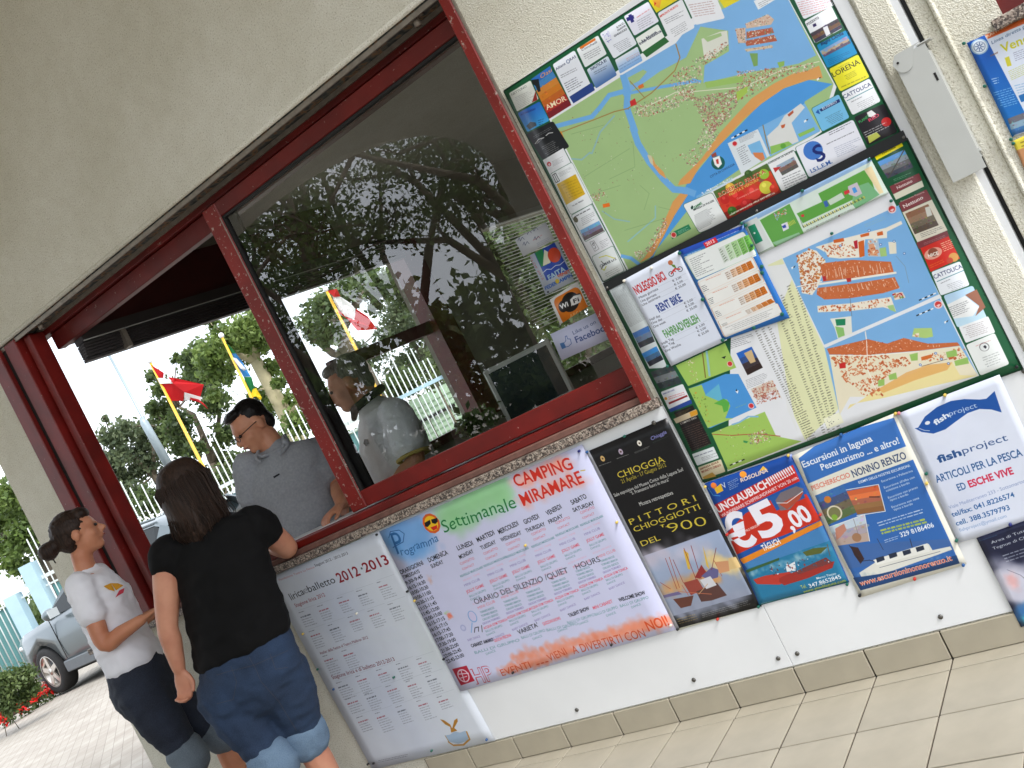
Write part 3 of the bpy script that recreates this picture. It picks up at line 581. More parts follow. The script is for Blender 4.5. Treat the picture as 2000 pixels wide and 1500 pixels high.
# ------------------------------------------------------------------ trees behind the viewer (seen mirrored in the glass)
def big_tree(label, x, y, h, seed, lean=(0, 0), spread=2.6, n=3400):
    g = random.Random(seed); b = Vector((x, y, -.05)); fork = b + Vector((lean[0] * .4, lean[1] * .4, h * .36))
    trunk = [(b, .17), (b + (fork - b) * .5 + Vector((g.uniform(-.08, .08), 0, 0)), .13), (fork, .12)]; limbs = []; blobs = []
    for k in range(6):
        a = k * 1.05 + g.uniform(-.3, .3); e = fork + Vector((math.cos(a) * spread * g.uniform(.5, 1), math.sin(a) * spread * g.uniform(.5, 1), h * g.uniform(.18, .55))) + Vector((lean[0], lean[1], 0))
        m_ = (fork + e) / 2 + Vector((g.uniform(-.3, .3), g.uniform(-.3, .3), g.uniform(0, .35)))
        limbs.append([(fork, .085), (m_, .06), (e, .025)])
        for q in range(3): blobs.append((e + Vector((g.gauss(0, .7), g.gauss(0, .7), g.gauss(.1, .5))), g.uniform(.45, .85), n // 12))
        blobs.append((m_ + Vector((0, 0, .3)), .5, n // 20))
    return tree(label, trunk, limbs, blobs, seed=seed, ls=.05, group='trees mirrored in the glass')
for i, (x, y, hh, ln) in enumerate([(-6.4, -9.0, 6.6, (.5, 0)), (-9.6, -7.8, 7.0, (-.3, .2)), (-12.6, -8.4, 6.6, (.4, 0)), (-8.0, -10.6, 7.6, (0, 0)), (-11.2, -11.8, 7.5, (.3, 0)), (-14.8, -11.0, 7.8, (0, .3)), (-4.0, -12.5, 7.4, (.2, 0)), (-17.5, -9.0, 7.0, (0, 0))]):
    big_tree(['tree nearest the porch, mirrored in the glass', 'second tree from the porch, mirrored in the glass', 'third tree from the porch, mirrored in the glass', 'tall back row tree mirrored behind the nearest one', 'tall back row tree mirrored in the middle of the glass', 'tall back row tree mirrored toward the left glass edge', 'back tree mirrored right of the others, beside the arch pillar', 'farthest left tree mirrored in the glass'][i], x, y, hh, 200 + i, ln)
hb = []
for k in range(70):
    hb.append((Vector((-26 + k * .45, -14 + math.sin(k * 2.1), 1.7 + 1.3 * math.sin(k * 1.3))), 1.5, 520))
h = crown('mirrored_hedge', hb, M['leaf'], None, .14, 78); tag(h, kind='stuff')
# ================================================================== silver car
def carpaint():
    mt, t, b = newmat('silver_car_paint'); b.inputs['Base Color'].default_value = srgb((100, 110, 114)); b.inputs['Metallic'].default_value = .55; b.inputs['Roughness'].default_value = .32
    b.inputs['Coat Weight'].default_value = .6; b.inputs['Coat Roughness'].default_value = .05; return mt
M['paint'] = carpaint(); M['tyre'] = mat('tyre_rubber', (30, 30, 31), .85, var=.1, scale=30, bump=.2, bscale=60); M['rim'] = mat('alloy_rim', (196, 190, 182), .3, .8, var=.03)
M['cladding'] = mat('grey_sill_cladding', (92, 98, 102), .5, var=.05); M['carglass'] = mat('tinted_car_glass', (26, 32, 34), .12, var=.1, scale=2, spec=.3); M['lens'] = mat('clear_headlight', (205, 212, 214), .08, .3, var=.03)
def build_car(wheel_px):
    w0 = at_z(wheel_px, .0)
    X = (-RH * .86 + FH * .50).normalized(); Y = Vector((-X.y, X.x, 0)); L, W, WB, TR = 4.62, .93, 2.80, .36
    K = 1.14; org = w0 - X * (L / 2 - .92) * K - Y * (W - .12) * K     # car centre on the ground
    root = empty('parked_car', org, math.atan2(X.y, X.x), 'silver sport utility car parked before the fence, seen left of the kiosk corner', 'car'); root.scale = (K, K, K)
    st = [(2.17, .44, .80, .56), (2.13, .30, .92, .70), (2.02, .24, .99, .82), (1.78, .22, 1.03, .885), (1.35, .24, 1.06, .915), (.95, .25, 1.07, .93), (.4, .25, 1.09, .935), (-.4, .25, 1.10, .935), (-1.2, .25, 1.12, .93), (-1.9, .28, 1.13, .90), (-2.2, .34, 1.10, .84), (-2.31, .45, .95, .74)]
    vs = []; fs = []; n = 14
    for x, z0, z1, hw in st:
        zm = z0 + (z1 - z0) * .62
        half = [(hw * .80, z0), (hw * .95, z0 + .04), (hw * .985, z0 + (z1 - z0) * .30), (hw * 1.0, zm), (hw * .975, z0 + (z1 - z0) * .86), (hw * .90, z1 - .012), (hw * .78, z1)]
        ring = half + [(-y, z) for y, z in half[::-1]]
        vs += [(x, y, z) for y, z in ring]
    for i in range(len(st) - 1):
        for k in range(n): fs.append((i * n + k, i * n + (k + 1) % n, (i + 1) * n + (k + 1) % n, (i + 1) * n + k))
    fs.append(tuple(range(n))[::-1]); fs.append(tuple(range((len(st) - 1) * n, len(st) * n)))
    me = MB().add(vs, fs, True).mesh('body'); me.materials.append(M['paint'])
    body = bpy.data.objects.new('body', me); COL.objects.link(body)
    cut = []
    for sx in (WB / 2 + .0, -WB / 2):
        c = MB().cyl((sx, -1.2, TR), (sx, 1.2, TR), .42, 28).build('cutter', M['tyre']); cut.append(c)
        md = body.modifiers.new('b', 'BOOLEAN'); md.object = c; md.operation = 'DIFFERENCE'; md.solver = 'EXACT'
    dg = bpy.context.evaluated_depsgraph_get(); nm = bpy.data.meshes.new_from_object(body.evaluated_get(dg)); body.modifiers.clear(); body.data = nm; nm.name = 'body'
    for c in cut: bpy.data.objects.remove(c)
    body.parent = root
    # cabin: roof shell and dark glass house
    gh = [(1.02, 1.055, .80), (.35, 1.50, .66), (0., 1.62, .62), (-.9, 1.665, .61), (-1.7, 1.60, .60), (-2.18, 1.15, .72)]
    vs = []; fs = []
    for x, z, hw in gh: vs += [(x, hw, z), (x, -hw, z), (x, .84 if abs(x) < 2 else .78, 1.08), (x, -(.84 if abs(x) < 2 else .78), 1.08)]
    for i in range(len(gh) - 1):
        a = i * 4; b_ = a + 4; fs += [(a, a + 1, b_ + 1, b_), (a, b_, b_ + 2, a + 2), (a + 1, a + 3, b_ + 3, b_ + 1)]
    MB().add(vs, fs).build('windows', M['carglass'], root)
    rf = MB()
    pr = [(.33, 1.515, .655), (0., 1.64, .625), (-.9, 1.685, .615), (-1.72, 1.62, .605), (-1.95, 1.52, .62)]
    vs = []; fs = []
    for x, z, hw in pr: vs += [(x, hw + .02, z - .05), (x, hw * .92, z - .004), (x, hw * .5, z + .018), (x, -hw * .5, z + .018), (x, -hw * .92, z - .004), (x, -hw - .02, z - .05)]
    for i in range(len(pr) - 1):
        for k in range(5): a = i * 6 + k; fs.append((a, a + 6, a + 7, a + 1))
    rf.add(vs, fs, True)
    for s in (1, -1):
        for (xa, za, ya), (xb, zb, yb), w_p in (((1.04, 1.06, .815), (.33, 1.49, .672), .06), ((.0, 1.09, .86), (-.02, 1.60, .645), .05), ((-.95, 1.09, .86), (-.98, 1.63, .64), .07), ((-1.75, 1.1, .85), (-1.95, 1.5, .635), .2)):
            rf.bar((xa, s * ya, za), (xb, s * yb, zb), w_p, .03, (0, 1, 0))
        rf.tube([(.1, s * .56, 1.66), (-.9, s * .555, 1.735), (-1.7, s * .55, 1.66)], .018, 8)
    rf.build('roof', M['paint'], root)
    for s in (1, -1):
        MB().box((-.98, s * .90, .25), (.98, s * .952, .42), .015).build('sill_cladding', M['cladding'], root)
        mr = MB().ball((.62, s * 1.03, 1.13), (.10, .12, .085)).box((.57, s * .9, 1.07), (.64, s * 1.0, 1.11)).build('wing_mirror', M['paint'], root)
        MB().box((.515, s * .95, 1.07), (.535, s * 1.11, 1.19)).build('mirror_glass', M['lens'], mr)
        MB().ball((1.93, s * .72, .84), (.20, .12, .075)).build('headlight', M['lens'], root)
        MB().box((-2.3, s * .6, .85), (-2.2, s * .86, 1.05), .02).build('tail_light', M['fred'], root)
        MB().box((.12, s * .935, .93), (-.12 + .02, s * .962, .955)).build('door_handle', M['paint'], root)
        for xx in (.86, -.10, -1.02): MB().box((xx - .004, s * .928, .45), (xx + .004, s * .9385, 1.08)).build('door_gap', M['dark'], root)
    MB().box((2.10, -.4, .5), (2.178, .4, .76), .02).build('grille', M['dark'], root)
    MB().box((-2.0, -.7, .20), (2.0, .7, .34)).build('underbody', M['dark'], root)
    for sx, st_ in ((WB / 2, R_(-8)), (-WB / 2, 0)):
        for s in (1, -1):
            wr = bpy.data.objects.new('wheel', None); COL.objects.link(wr); wr.parent = root; wr.location = (sx, s * .80, TR); wr.rotation_euler = (0, 0, st_)
            prof = [(.235, -.11), (.30, -.125), (.345, -.115), (TR, -.08), (TR + .002, 0), (TR, .08), (.345, .115), (.30, .125), (.235, .11)]
            vs = []; fs = []; nn = 36
            for k in range(nn):
                a = 2 * math.pi * k / nn
                for r, y in prof: vs.append((r * math.cos(a), y, r * math.sin(a)))
            np__ = len(prof)
            for k in range(nn):
                for q in range(np__ - 1): fs.append((k * np__ + q, k * np__ + q + 1, ((k + 1) % nn) * np__ + q + 1, ((k + 1) % nn) * np__ + q))
            MB().add(vs, fs, True).build('tyre', M['tyre'], wr)
            rm = MB(); vs = []; fs = []
            for k in range(nn):
                a = 2 * math.pi * k / nn
                for r, y in ((.24, .115), (.25, .118), (.252, .10), (.225, .09), (.215, -.08)): vs.append((r * math.cos(a), s * y, r * math.sin(a)))
            for k in range(nn):
                for q in range(4): fs.append((k * 5 + q, k * 5 + q + 1, ((k + 1) % nn) * 5 + q + 1, ((k + 1) % nn) * 5 + q))
            rm.add(vs, fs, True)
            for k in range(5):
                a = 2 * math.pi * k / 5 + .3; c, s_ = math.cos(a), math.sin(a)
                P = [(.03, -.045), (.235, -.030), (.235, .030), (.03, .045)]
                q = [(c * r - s_ * w2, s * .085, s_ * r + c * w2) for r, w2 in P]
                rm.prism(q, (0, s * .022, 0))
            rm.cyl((0, s * .06, 0), (0, s * .112, 0), .055, 16); rm.build('rim', M['rim'], wr)
            MB().cyl((0, s * .02, 0), (0, s * .035, 0), .2, 20).build('brake_disc', M['cladding'], wr)
    return root
build_car((133, 1347))
# ================================================================== printed sheets: every print is drawn here, stroke by stroke
def raster(E, x0, y0, w, h, ss=3):
    """signed-area coverage of directed edges E (N,4) on a w x h window at (x0, y0)"""
    acc = np.zeros((h * ss, w + 2), np.float64)
    E = np.asarray(E, float); xa = E[:, 0] - x0; ya = (E[:, 1] - y0) * ss; xb = E[:, 2] - x0; yb = (E[:, 3] - y0) * ss
    sg = np.where(yb > ya, 1., -1.); fl = ya > yb
    x1 = np.where(fl, xb, xa); y1 = np.where(fl, yb, ya); x2 = np.where(fl, xa, xb); y2 = np.where(fl, ya, yb)
    r0 = np.ceil(y1 - .5).astype(int); r1 = np.ceil(y2 - .5).astype(int); r0c = np.clip(r0, 0, h * ss); r1c = np.clip(r1, 0, h * ss); n = r1c - r0c
    k = n > 0
    if not k.any(): return np.zeros((h, w))
    x1, y1, x2, y2, sg, r0c, n = (v[k] for v in (x1, y1, x2, y2, sg, r0c, n))
    idx = np.repeat(np.arange(len(n)), n); rows = np.arange(n.sum()) - np.repeat(np.cumsum(n) - n, n) + r0c[idx]
    xc = np.clip(x1[idx] + (rows + .5 - y1[idx]) * (x2 - x1)[idx] / (y2 - y1)[idx], 0, w); f = np.floor(xc).astype(int); fr = xc - f
    np.add.at(acc, (rows, f), sg[idx] * (1 - fr)); np.add.at(acc, (rows, np.minimum(f + 1, w + 1)), sg[idx] * fr)
    cov = np.cumsum(acc, 1)[:, :w]
    return np.clip(np.abs(cov.reshape(h, ss, w).mean(1)), 0, 1)
_txt = {}
def glyphs(s, wt, serif):
    key = (s, wt, serif)
    if key in _txt: return _txt[key]
    cu = bpy.data.curves.new('t', 'FONT'); cu.body = s; cu.size = 1; cu.resolution_u = 3; cu.offset = {'l': -.014, 'r': 0, 'b': .016, 'x': .034}[wt]
    ob = bpy.data.objects.new('t', cu); COL.objects.link(ob); dg = bpy.context.evaluated_depsgraph_get(); ev = ob.evaluated_get(dg); me = ev.to_mesh()
    me.calc_loop_triangles(); v = np.empty(len(me.vertices) * 3, np.float32); me.vertices.foreach_get('co', v); v = v.reshape(-1, 3)[:, :2].astype(float)
    t = np.empty(len(me.loop_triangles) * 3, np.int32); me.loop_triangles.foreach_get('vertices', t); t = t.reshape(-1, 3); ev.to_mesh_clear()
    bpy.data.objects.remove(ob); bpy.data.curves.remove(cu)
    T = v[t]; ar = (T[:, 1, 0] - T[:, 0, 0]) * (T[:, 2, 1] - T[:, 0, 1]) - (T[:, 1, 1] - T[:, 0, 1]) * (T[:, 2, 0] - T[:, 0, 0])
    T[ar < 0] = T[ar < 0][:, ::-1]
    E = np.concatenate([np.concatenate([T[:, i], T[:, (i + 1) % 3]], 1) for i in range(3)]) if len(T) else np.zeros((0, 4))
    if serif and len(E):
        ex = []
        for yy in (0., .696, .5):
            m_ = (np.abs(E[:, 1] - yy) < .02) & (np.abs(E[:, 3] - yy) < .02) & (np.abs(E[:, 0] - E[:, 2]) > .03)
            seen = set()
            for e in E[m_]:
                a, b = sorted((e[0], e[2]))
                if b - a < .17:
                    kk = round((a + b) / 2, 1)
                    if kk in seen: continue
                    seen.add(kk); y0, y1 = (yy - .005, yy + .035) if yy == 0 else (yy - .035, yy + .005); a -= .055; b += .055
                    ex += [(a, y0, b, y0), (b, y0, b, y1), (b, y1, a, y1), (a, y1, a, y0)]
        if ex: E = np.concatenate([E, np.array(ex)])
    _txt[key] = (E, (v[:, 0].min(), v[:, 0].max()) if len(v) else (0, 1)); return _txt[key]
class Canvas:
    """a sheet on the wall; all drawing calls take points read off the wall (photo-derived wall points)"""
    def __init__(s, tl, tr, bl, ppm, bg, y=0.):
        s.y = y; s.tl, s.tr, s.bl = (s.W(p) for p in (tl, tr, bl)); a = s.tr - s.tl; b = s.bl - s.tl
        s.w = float(np.hypot(*a)); s.h = float(np.hypot(*b)); s.ppm = ppm; s.nw = int(s.w * ppm); s.nh = int(s.h * ppm)
        s.inv = np.linalg.inv(np.stack([a, b], 1)) * 1.; s.a = a; s.b = b
        s.im = np.empty((s.nh, s.nw, 3), np.float32); s.im[:] = np.array(bg) / 255
    def W(s, p): q = at_y(p, s.y); return np.array([q[0], q[2]])
    def C(s, p): u = s.inv @ (s.W(p) - s.tl); return np.array([u[0] * s.nw, u[1] * s.nh])
    def comp(s, x0, y0, mask, col, al=1.):
        h, w = mask.shape; X0, Y0 = max(x0, 0), max(y0, 0); X1, Y1 = min(x0 + w, s.nw), min(y0 + h, s.nh)
        if X1 <= X0 or Y1 <= Y0: return
        m_ = (mask[Y0 - y0:Y1 - y0, X0 - x0:X1 - x0] * al)[..., None]; c = np.array(col, np.float32)
        if c.ndim == 1: c = c[:3] / 255
        else: c = c[Y0 - y0:Y1 - y0, X0 - x0:X1 - x0]
        s.im[Y0:Y1, X0:X1] = s.im[Y0:Y1, X0:X1] * (1 - m_) + c * m_
    def _win(s, P):
        x0, y0 = np.floor(P.min(0)).astype(int) - 1; x1, y1 = np.ceil(P.max(0)).astype(int) + 1
        x0, y0, x1, y1 = max(x0, -2), max(y0, -2), min(x1, s.nw + 2), min(y1, s.nh + 2); return x0, y0, x1 - x0, y1 - y0
    def cpoly(s, P, col, al=1., grad=None):
        P = np.array(P, float); x0, y0, w, h = s._win(P)
        if w <= 0 or h <= 0: return
        m_ = raster(np.concatenate([P, np.roll(P, -1, 0)], 1), x0, y0, w, h)
        if grad is not None:       # grad: second colour, top to bottom
            t = np.linspace(0, 1, h)[:, None, None]; c = np.array(col) / 255 * (1 - t) + np.array(grad) / 255 * t; col = np.broadcast_to(c, (h, w, 3)).astype(np.float32)
        s.comp(x0, y0, m_, col, al)
    def poly(s, pts, col, al=1., grad=None): s.cpoly([s.C(p) for p in pts], col, al, grad)
    def quad(s, p0, p1, p2, f0=0, f1=1, g0=0, g1=1):
        """sub-quad of the parallelogram p0 (tl) p1 (tr) p2 (bl) in canvas space"""
        a, b, c = s.C(p0), s.C(p1), s.C(p2); P = lambda u, v: a + (b - a) * u + (c - a) * v
        return [P(f0, g0), P(f1, g0), P(f1, g1), P(f0, g1)]
    def card(s, p0, p1, p2, bg, edge=None, grad=None, r=.07):
        a, b, c = s.C(p0), s.C(p1), s.C(p2); ex, ey = b - a, c - a; lx, ly = np.hypot(*ex), np.hypot(*ey); rr = r * min(lx, ly); P = []
        for cx, cy, a0 in ((rr, rr, 180), (lx - rr, rr, 270), (lx - rr, ly - rr, 0), (rr, ly - rr, 90)):
            for k in range(5): t = R_(a0 + k * 22.5); P.append(a + ex / lx * (cx + rr * math.cos(t)) + ey / ly * (cy + rr * math.sin(t)))
        if edge is not None: m_ = np.mean(P, 0); s.cpoly([m_ + (p - m_) * 1.0 + (p - m_) / max(np.hypot(*(p - m_)), 1) * 2.2 for p in P], edge)
        s.cpoly(P, bg, 1, grad)
    def line(s, pts, wpx, col, al=1.):
        """wpx: width in photo pixels"""
        P = [s.C(p) for p in pts]; k = s.sc(pts[0]) * wpx / 2
        for a, b in zip(P[:-1], P[1:]):
            d = b - a; L = np.hypot(*d)
            if L < 1e-6: continue
            d /= L; n = np.array([-d[1], d[0]]) * k; a2 = a - d * k * .4; b2 = b + d * k * .4; s.cpoly([a2 + n, b2 + n, b2 - n, a2 - n], col, al)
    def sc(s, p):
        a = s.C(p); b = s.C((p[0] - .449, p[1] - .893)); return float(np.hypot(*(b - a)))
    def ell(s, p, r, col, al=1., ry=None, n=22):
        c = s.C(p); k = s.sc(p); ry = ry or r
        s.cpoly([c + np.array([math.cos(2 * math.pi * i / n) * r * k, math.sin(2 * math.pi * i / n) * ry * k]) for i in range(n)], col, al)
    def ring(s, p, r, wd, col): s.ell(p, r, col); 
    def text(s, t, p0, p1, h, col, wt='r', serif=False, slant=0., jit=0., al=1.):
        """t set on the baseline p0-p1 (its full width), cap height h photo pixels"""
        E, (xa, xb) = glyphs(t, wt, serif)
        if not len(E): return
        a, b = s.C(p0), s.C(p1); ex = (b - a) / (xb - xa); k = s.sc(p0) * h / .70; L = np.hypot(*(b - a)); up = np.array([(b - a)[1], -(b - a)[0]]) / L
        if up[1] > 0: up = -up
        ey = up * k; F = E.copy()
        for q in (0, 2):
            x = E[:, q] - xa; y = E[:, q + 1].copy(); x = x + slant * y
            if jit: y = y + jit * np.sin(x * 3.1 + len(t)) + jit * .6 * np.sin(x * 7.7)
            F[:, q] = a[0] + ex[0] * x + ey[0] * y; F[:, q + 1] = a[1] + ex[1] * x + ey[1] * y
        P = np.concatenate([F[:, :2], F[:, 2:]]); x0, y0, w, h_ = s._win(P)
        if w > 0 and h_ > 0: s.comp(x0, y0, raster(F, x0, y0, w, h_), col, al)
    def lines(s, p0, p1, p2, n, col, th=.34, rag=.35, al=.6, seed=1, centre=False):
        """n rows of small unreadable print inside the parallelogram, drawn as broken strokes"""
        g = random.Random(seed); a, b, c = s.C(p0), s.C(p1), s.C(p2); ex, ey = b - a, (c - a) / n; L = np.hypot(*ex); lh = np.hypot(*ey)
        for i in range(n):
            end = 1 - g.random() * rag; st = (1 - end) / 2 if centre else 0; x = st; 
            while x < st + end - .01:
                wd = min(g.uniform(1.2, 5) * lh * .45 / L, st + end - x); o = a + ey * (i + .3); q = [o + ex * x, o + ex * (x + wd), o + ex * (x + wd) + ey * th, o + ex * x + ey * th]; s.cpoly(q, col, al * g.uniform(.75, 1)); x += wd + lh * .3 / L
    def soft(s, pts, rad, col, al=.5, seed=0, n=160, vary=20):
        """crayon or watercolour wash: many faint round dabs along a path or in a polygon"""
        g = np.random.default_rng(seed); P = [s.C(p) for p in pts]; k = s.sc(pts[0]) * rad
        for i in range(n):
            t = g.random() * (len(P) - 1); j = int(t); c = P[j] + (P[j + 1] - P[j]) * (t - j) + g.normal(size=2) * k * .45; r = k * g.uniform(.35, .8)
            x0, y0 = int(c[0] - r), int(c[1] - r); m_ = int(2 * r) + 1; yy, xx = np.mgrid[0:m_, 0:m_]; d2 = ((xx + x0 - c[0]) ** 2 + (yy + y0 - c[1]) ** 2) / (r * r)
            s.comp(x0, y0, np.clip(1 - d2, 0, 1) ** 1.5, np.clip(np.array(col) + g.uniform(-vary, vary), 0, 255), al * .22)
    def specks(s, pts, n, cols, size=2., seed=0, al=1., ang=0.):
        """n little building-like blocks inside a polygon"""
        g = np.random.default_rng(seed); P = np.array([s.C(p) for p in pts]); x0, y0, w, h = s._win(P)
        if w <= 0 or h <= 0: return
        m_ = raster(np.concatenate([P, np.roll(P, -1, 0)], 1), x0, y0, w, h); k = s.sc(pts[0]) * size; ys_, xs_ = np.nonzero(m_ > .5)
        if not len(xs_): return
        for i in g.integers(0, len(xs_), n):
            c = np.array([xs_[i] + x0, ys_[i] + y0], float); a = ang + g.choice([0, 1.57]) + g.normal() * .08; u = np.array([math.cos(a), math.sin(a)]) * k * g.uniform(.4, 1.3); v = np.array([-u[1], u[0]]) * g.uniform(.3, .8)
            s.cpoly([c - u - v, c + u - v, c + u + v, c - u + v], cols[g.integers(0, len(cols))], al)
    def photo(s, Q, cols, seed=0, n=60):
        """a small picture: vertical colour steps broken by blotches. Q: canvas quad"""
        Q = np.array(Q); a, b, c, d = Q; k = len(cols)
        for i, col in enumerate(cols):
            f0, f1 = i / k, (i + 1) / k; s.cpoly([a + (d - a) * f0, b + (c - b) * f0, b + (c - b) * f1, a + (d - a) * f1], col)
        g = np.random.default_rng(seed); L = np.hypot(*(b - a))
        for i in range(n):
            u, v = g.random(2) * .94 + .03; col = np.array(cols[min(k - 1, int(v * k + g.normal() * .5) if v * k + g.normal() * .5 > 0 else 0)]) + g.uniform(-45, 45, 3) * .8
            p = a + (b - a) * u + (d - a) * v; r = L * g.uniform(.02, .06); s.cpoly([p + np.array([r * math.cos(t) * g.uniform(.6, 1.3), r * .7 * math.sin(t)]) for t in (0, 1, 2.1, 3.1, 4.2, 5.2)], np.clip(col, 0, 255), .6)
    def image(s, name):
        im = bpy.data.images.new(name, s.nw, s.nh); px = np.ones((s.nh, s.nw, 4), np.float32); px[..., :3] = np.clip(s.im[::-1], 0, 1); im.pixels.foreach_set(px.ravel()); im.pack(); return im
    def material(s, name, gloss=.5, k=.96):
        mt, t, b = newmat(name); tx = t.nodes.new('ShaderNodeTexImage'); tx.image = s.image(name); tx.interpolation = 'Cubic'; tx.extension = 'EXTEND'
        x = t.nodes.new('ShaderNodeMix'); x.data_type = 'RGBA'; x.blend_type = 'MULTIPLY'; x.inputs[0].default_value = 1
        g = nd(t, 'ShaderNodeTexCoord').outputs['Object']; n = nd(t, 'ShaderNodeTexNoise', Scale=14., Detail=5); t.links.new(g, n.inputs['Vector'])
        t.links.new(tx.outputs[0], x.inputs[6]); t.links.new(ramp(t, n.outputs['Fac'], [(.3, (k * .95,) * 3), (.7, (k,) * 3)]), x.inputs[7]); t.links.new(x.outputs[2], b.inputs['Base Color'])
        b.inputs['Roughness'].default_value = gloss; b.inputs['Specular IOR Level'].default_value = .35; return mt
def sheet(cv, name, off, parent, matp, curl=.0, nx=14, ny=18, thick=.0006, seed=0, inv=None):
    """the sheet itself: thin, gently waved, on the wall at distance off in front of it"""
    g = random.Random(seed); ph = g.uniform(0, 6); vs = []; fs = []; uv = []
    for sd_ in (0, 1):
        for j in range(ny + 1):
            for i in range(nx + 1):
                u, v = i / nx, j / ny; q = cv.tl + cv.a * u + cv.b * v
                wv = curl * (.5 + .5 * math.sin(u * 7 + v * 3 + ph) * math.sin(v * 5 - u * 2 + ph * 2)) + curl * 1.5 * (max(0, abs(u - .5) * 2 - .8) * max(0, abs(v - .5) * 2 - .8) * 12) * (.5 + .5 * math.sin(ph + i))
                vs.append((q[0], -off - wv + (thick if sd_ else 0), q[1])); uv.append((u, 1 - v))
    n = (nx + 1) * (ny + 1)
    for j in range(ny):
        for i in range(nx):
            a = j * (nx + 1) + i; fs.append((a, a + nx + 1, a + nx + 2, a + 1)); fs.append((n + a, n + a + 1, n + a + nx + 2, n + a + nx + 1))
    rim = [i for i in range(nx + 1)] + [j * (nx + 1) + nx for j in range(1, ny + 1)] + [ny * (nx + 1) + i for i in range(nx - 1, -1, -1)] + [j * (nx + 1) for j in range(ny - 1, 0, -1)]
    for k in range(len(rim)): a, b = rim[k], rim[(k + 1) % len(rim)]; fs.append((a, b, n + b, n + a))
    me = bpy.data.meshes.new(name); me.from_pydata(vs, [], fs); l = me.uv_layers.new(name='UVMap')
    for lp in me.loops: l.data[lp.index].uv = uv[lp.vertex_index]
    me.polygons.foreach_set('use_smooth', [True] * len(me.polygons)); me.materials.append(matp); o = bpy.data.objects.new(name, me); COL.objects.link(o)
    if parent is not None: o.parent = parent; o.matrix_parent_inverse = Matrix.Translation(-parent.location)
    return o
PINC = {'g': (20, 96, 80), 'k': (24, 24, 28), 'b': (40, 90, 150), 'r': (190, 50, 40), 'y': (214, 186, 90), 'w': (225, 220, 205), 'n': (24, 34, 110), 'p': (205, 120, 130)}
for c_, v_ in PINC.items(): M['pin' + c_] = mat('pin_head_' + c_, v_, .3, var=.02)
def thing_sheet(cv, name, label, cat, off, matp, pins=(), curl=0., seed=0, frame=None, group=None, r=.0045):
    c = cv.tl + cv.a / 2 + cv.b; root = empty(name, (c[0], -off, min(c[1], (cv.tl + cv.b + cv.a)[1])), 0, label, cat, group)
    sheet(cv, 'printed_sheet', off, root, matp, curl, seed=seed)
    for px, py, cc in pins:
        q = at_y((px, py), -off); o = MB().cyl((q.x, -off - .0065 - curl, q.z), (q.x, -off - .0005, q.z), r, 12).ball((q.x, -off - .0065 - curl, q.z), (r * 1.05, .002, r * 1.05), 10, 6).build('push_pin', M['pin' + cc], root)
        o.matrix_parent_inverse = Matrix.Translation(-root.location)
    return root
# ================================================================== the two map boards
def za(x, y): return (960 + x / 5, y / 5)
def zb(x, y): return (1340 + x / 5, y / 5)
def zc(x, y): return (1640 + x / 5.5556, y / 5.5556)
def zd(x, y): return (1000 + x / 5, 250 + y / 5)
def ze(x, y): return (1360 + x / 5, 200 + y / 5)
def zg(x, y): return (1640 + x / 5.5556, 240 + y / 5.5556)
def zh(x, y): return (1180 + x / 5, 480 + y / 5)
def zk(x, y): return (1500 + x / 4, 400 + y / 4)
def zs(x, y): return (1180 + x / 6.25, 740 + y / 6.25)
GRN = (22, 84, 52); WATER = (122, 174, 222); SEA = (76, 150, 216); LAND = (158, 188, 130); SAND = (214, 154, 88); PAPER = (226, 228, 232); INK = (40, 44, 52); BLD = [(170, 96, 78), (196, 150, 130), (226, 216, 206), (150, 120, 108), (120, 140, 110), (210, 190, 170)]
U = Canvas((984, 178), (1532, -174), (1178, 550), 1500, GRN, y=-.0135)
# map sheet
mapq = [za(575, 1165), zb(1000, 0), (1530, -22), zb(1455, 820), zb(1310, 1290), ze(1200, 290), ze(0, 950), ze(-5, 1300), zd(1140, 1392)]
U.poly([za(560, 1160), (1530, -90), zb(1010, 0), zb(1470, 850), zb(1325, 1290), zd(1130, 1400)], PAPER)
U.poly([za(585, 1172), za(1310, 720), za(2000, 300), (1440, -50), zb(1000, 0), zb(1440, 820), zb(1305, 1285), ze(-5, 940), zd(1850, 1040), zd(1140, 1385)], LAND)
# lagoon
U.poly([za(1260, 740), za(1800, 420), zb(0, 290), zb(350, 90), zb(640, -60), zb(1000, 0), zb(1270, 540), zb(1100, 620), zb(900, 660), zb(700, 690), zb(560, 720), zb(170, 810), zb(180, 640), zb(420, 500), zb(410, 300), zb(140, 260), za(1900, 560), za(1640, 700), za(1500, 800), za(1350, 900), za(1290, 900)], WATER)
U.poly([za(1330, 760), za(1480, 680), za(1520, 700), za(1440, 790), za(1360, 830)], LAND)
U.poly([zb(150, 380), zb(330, 310), zb(400, 300), zb(415, 430), zb(250, 560), zb(180, 590)], (214, 216, 204)); U.poly([zb(170, 370), zb(340, 320), zb(350, 350), zb(210, 410)], LAND)
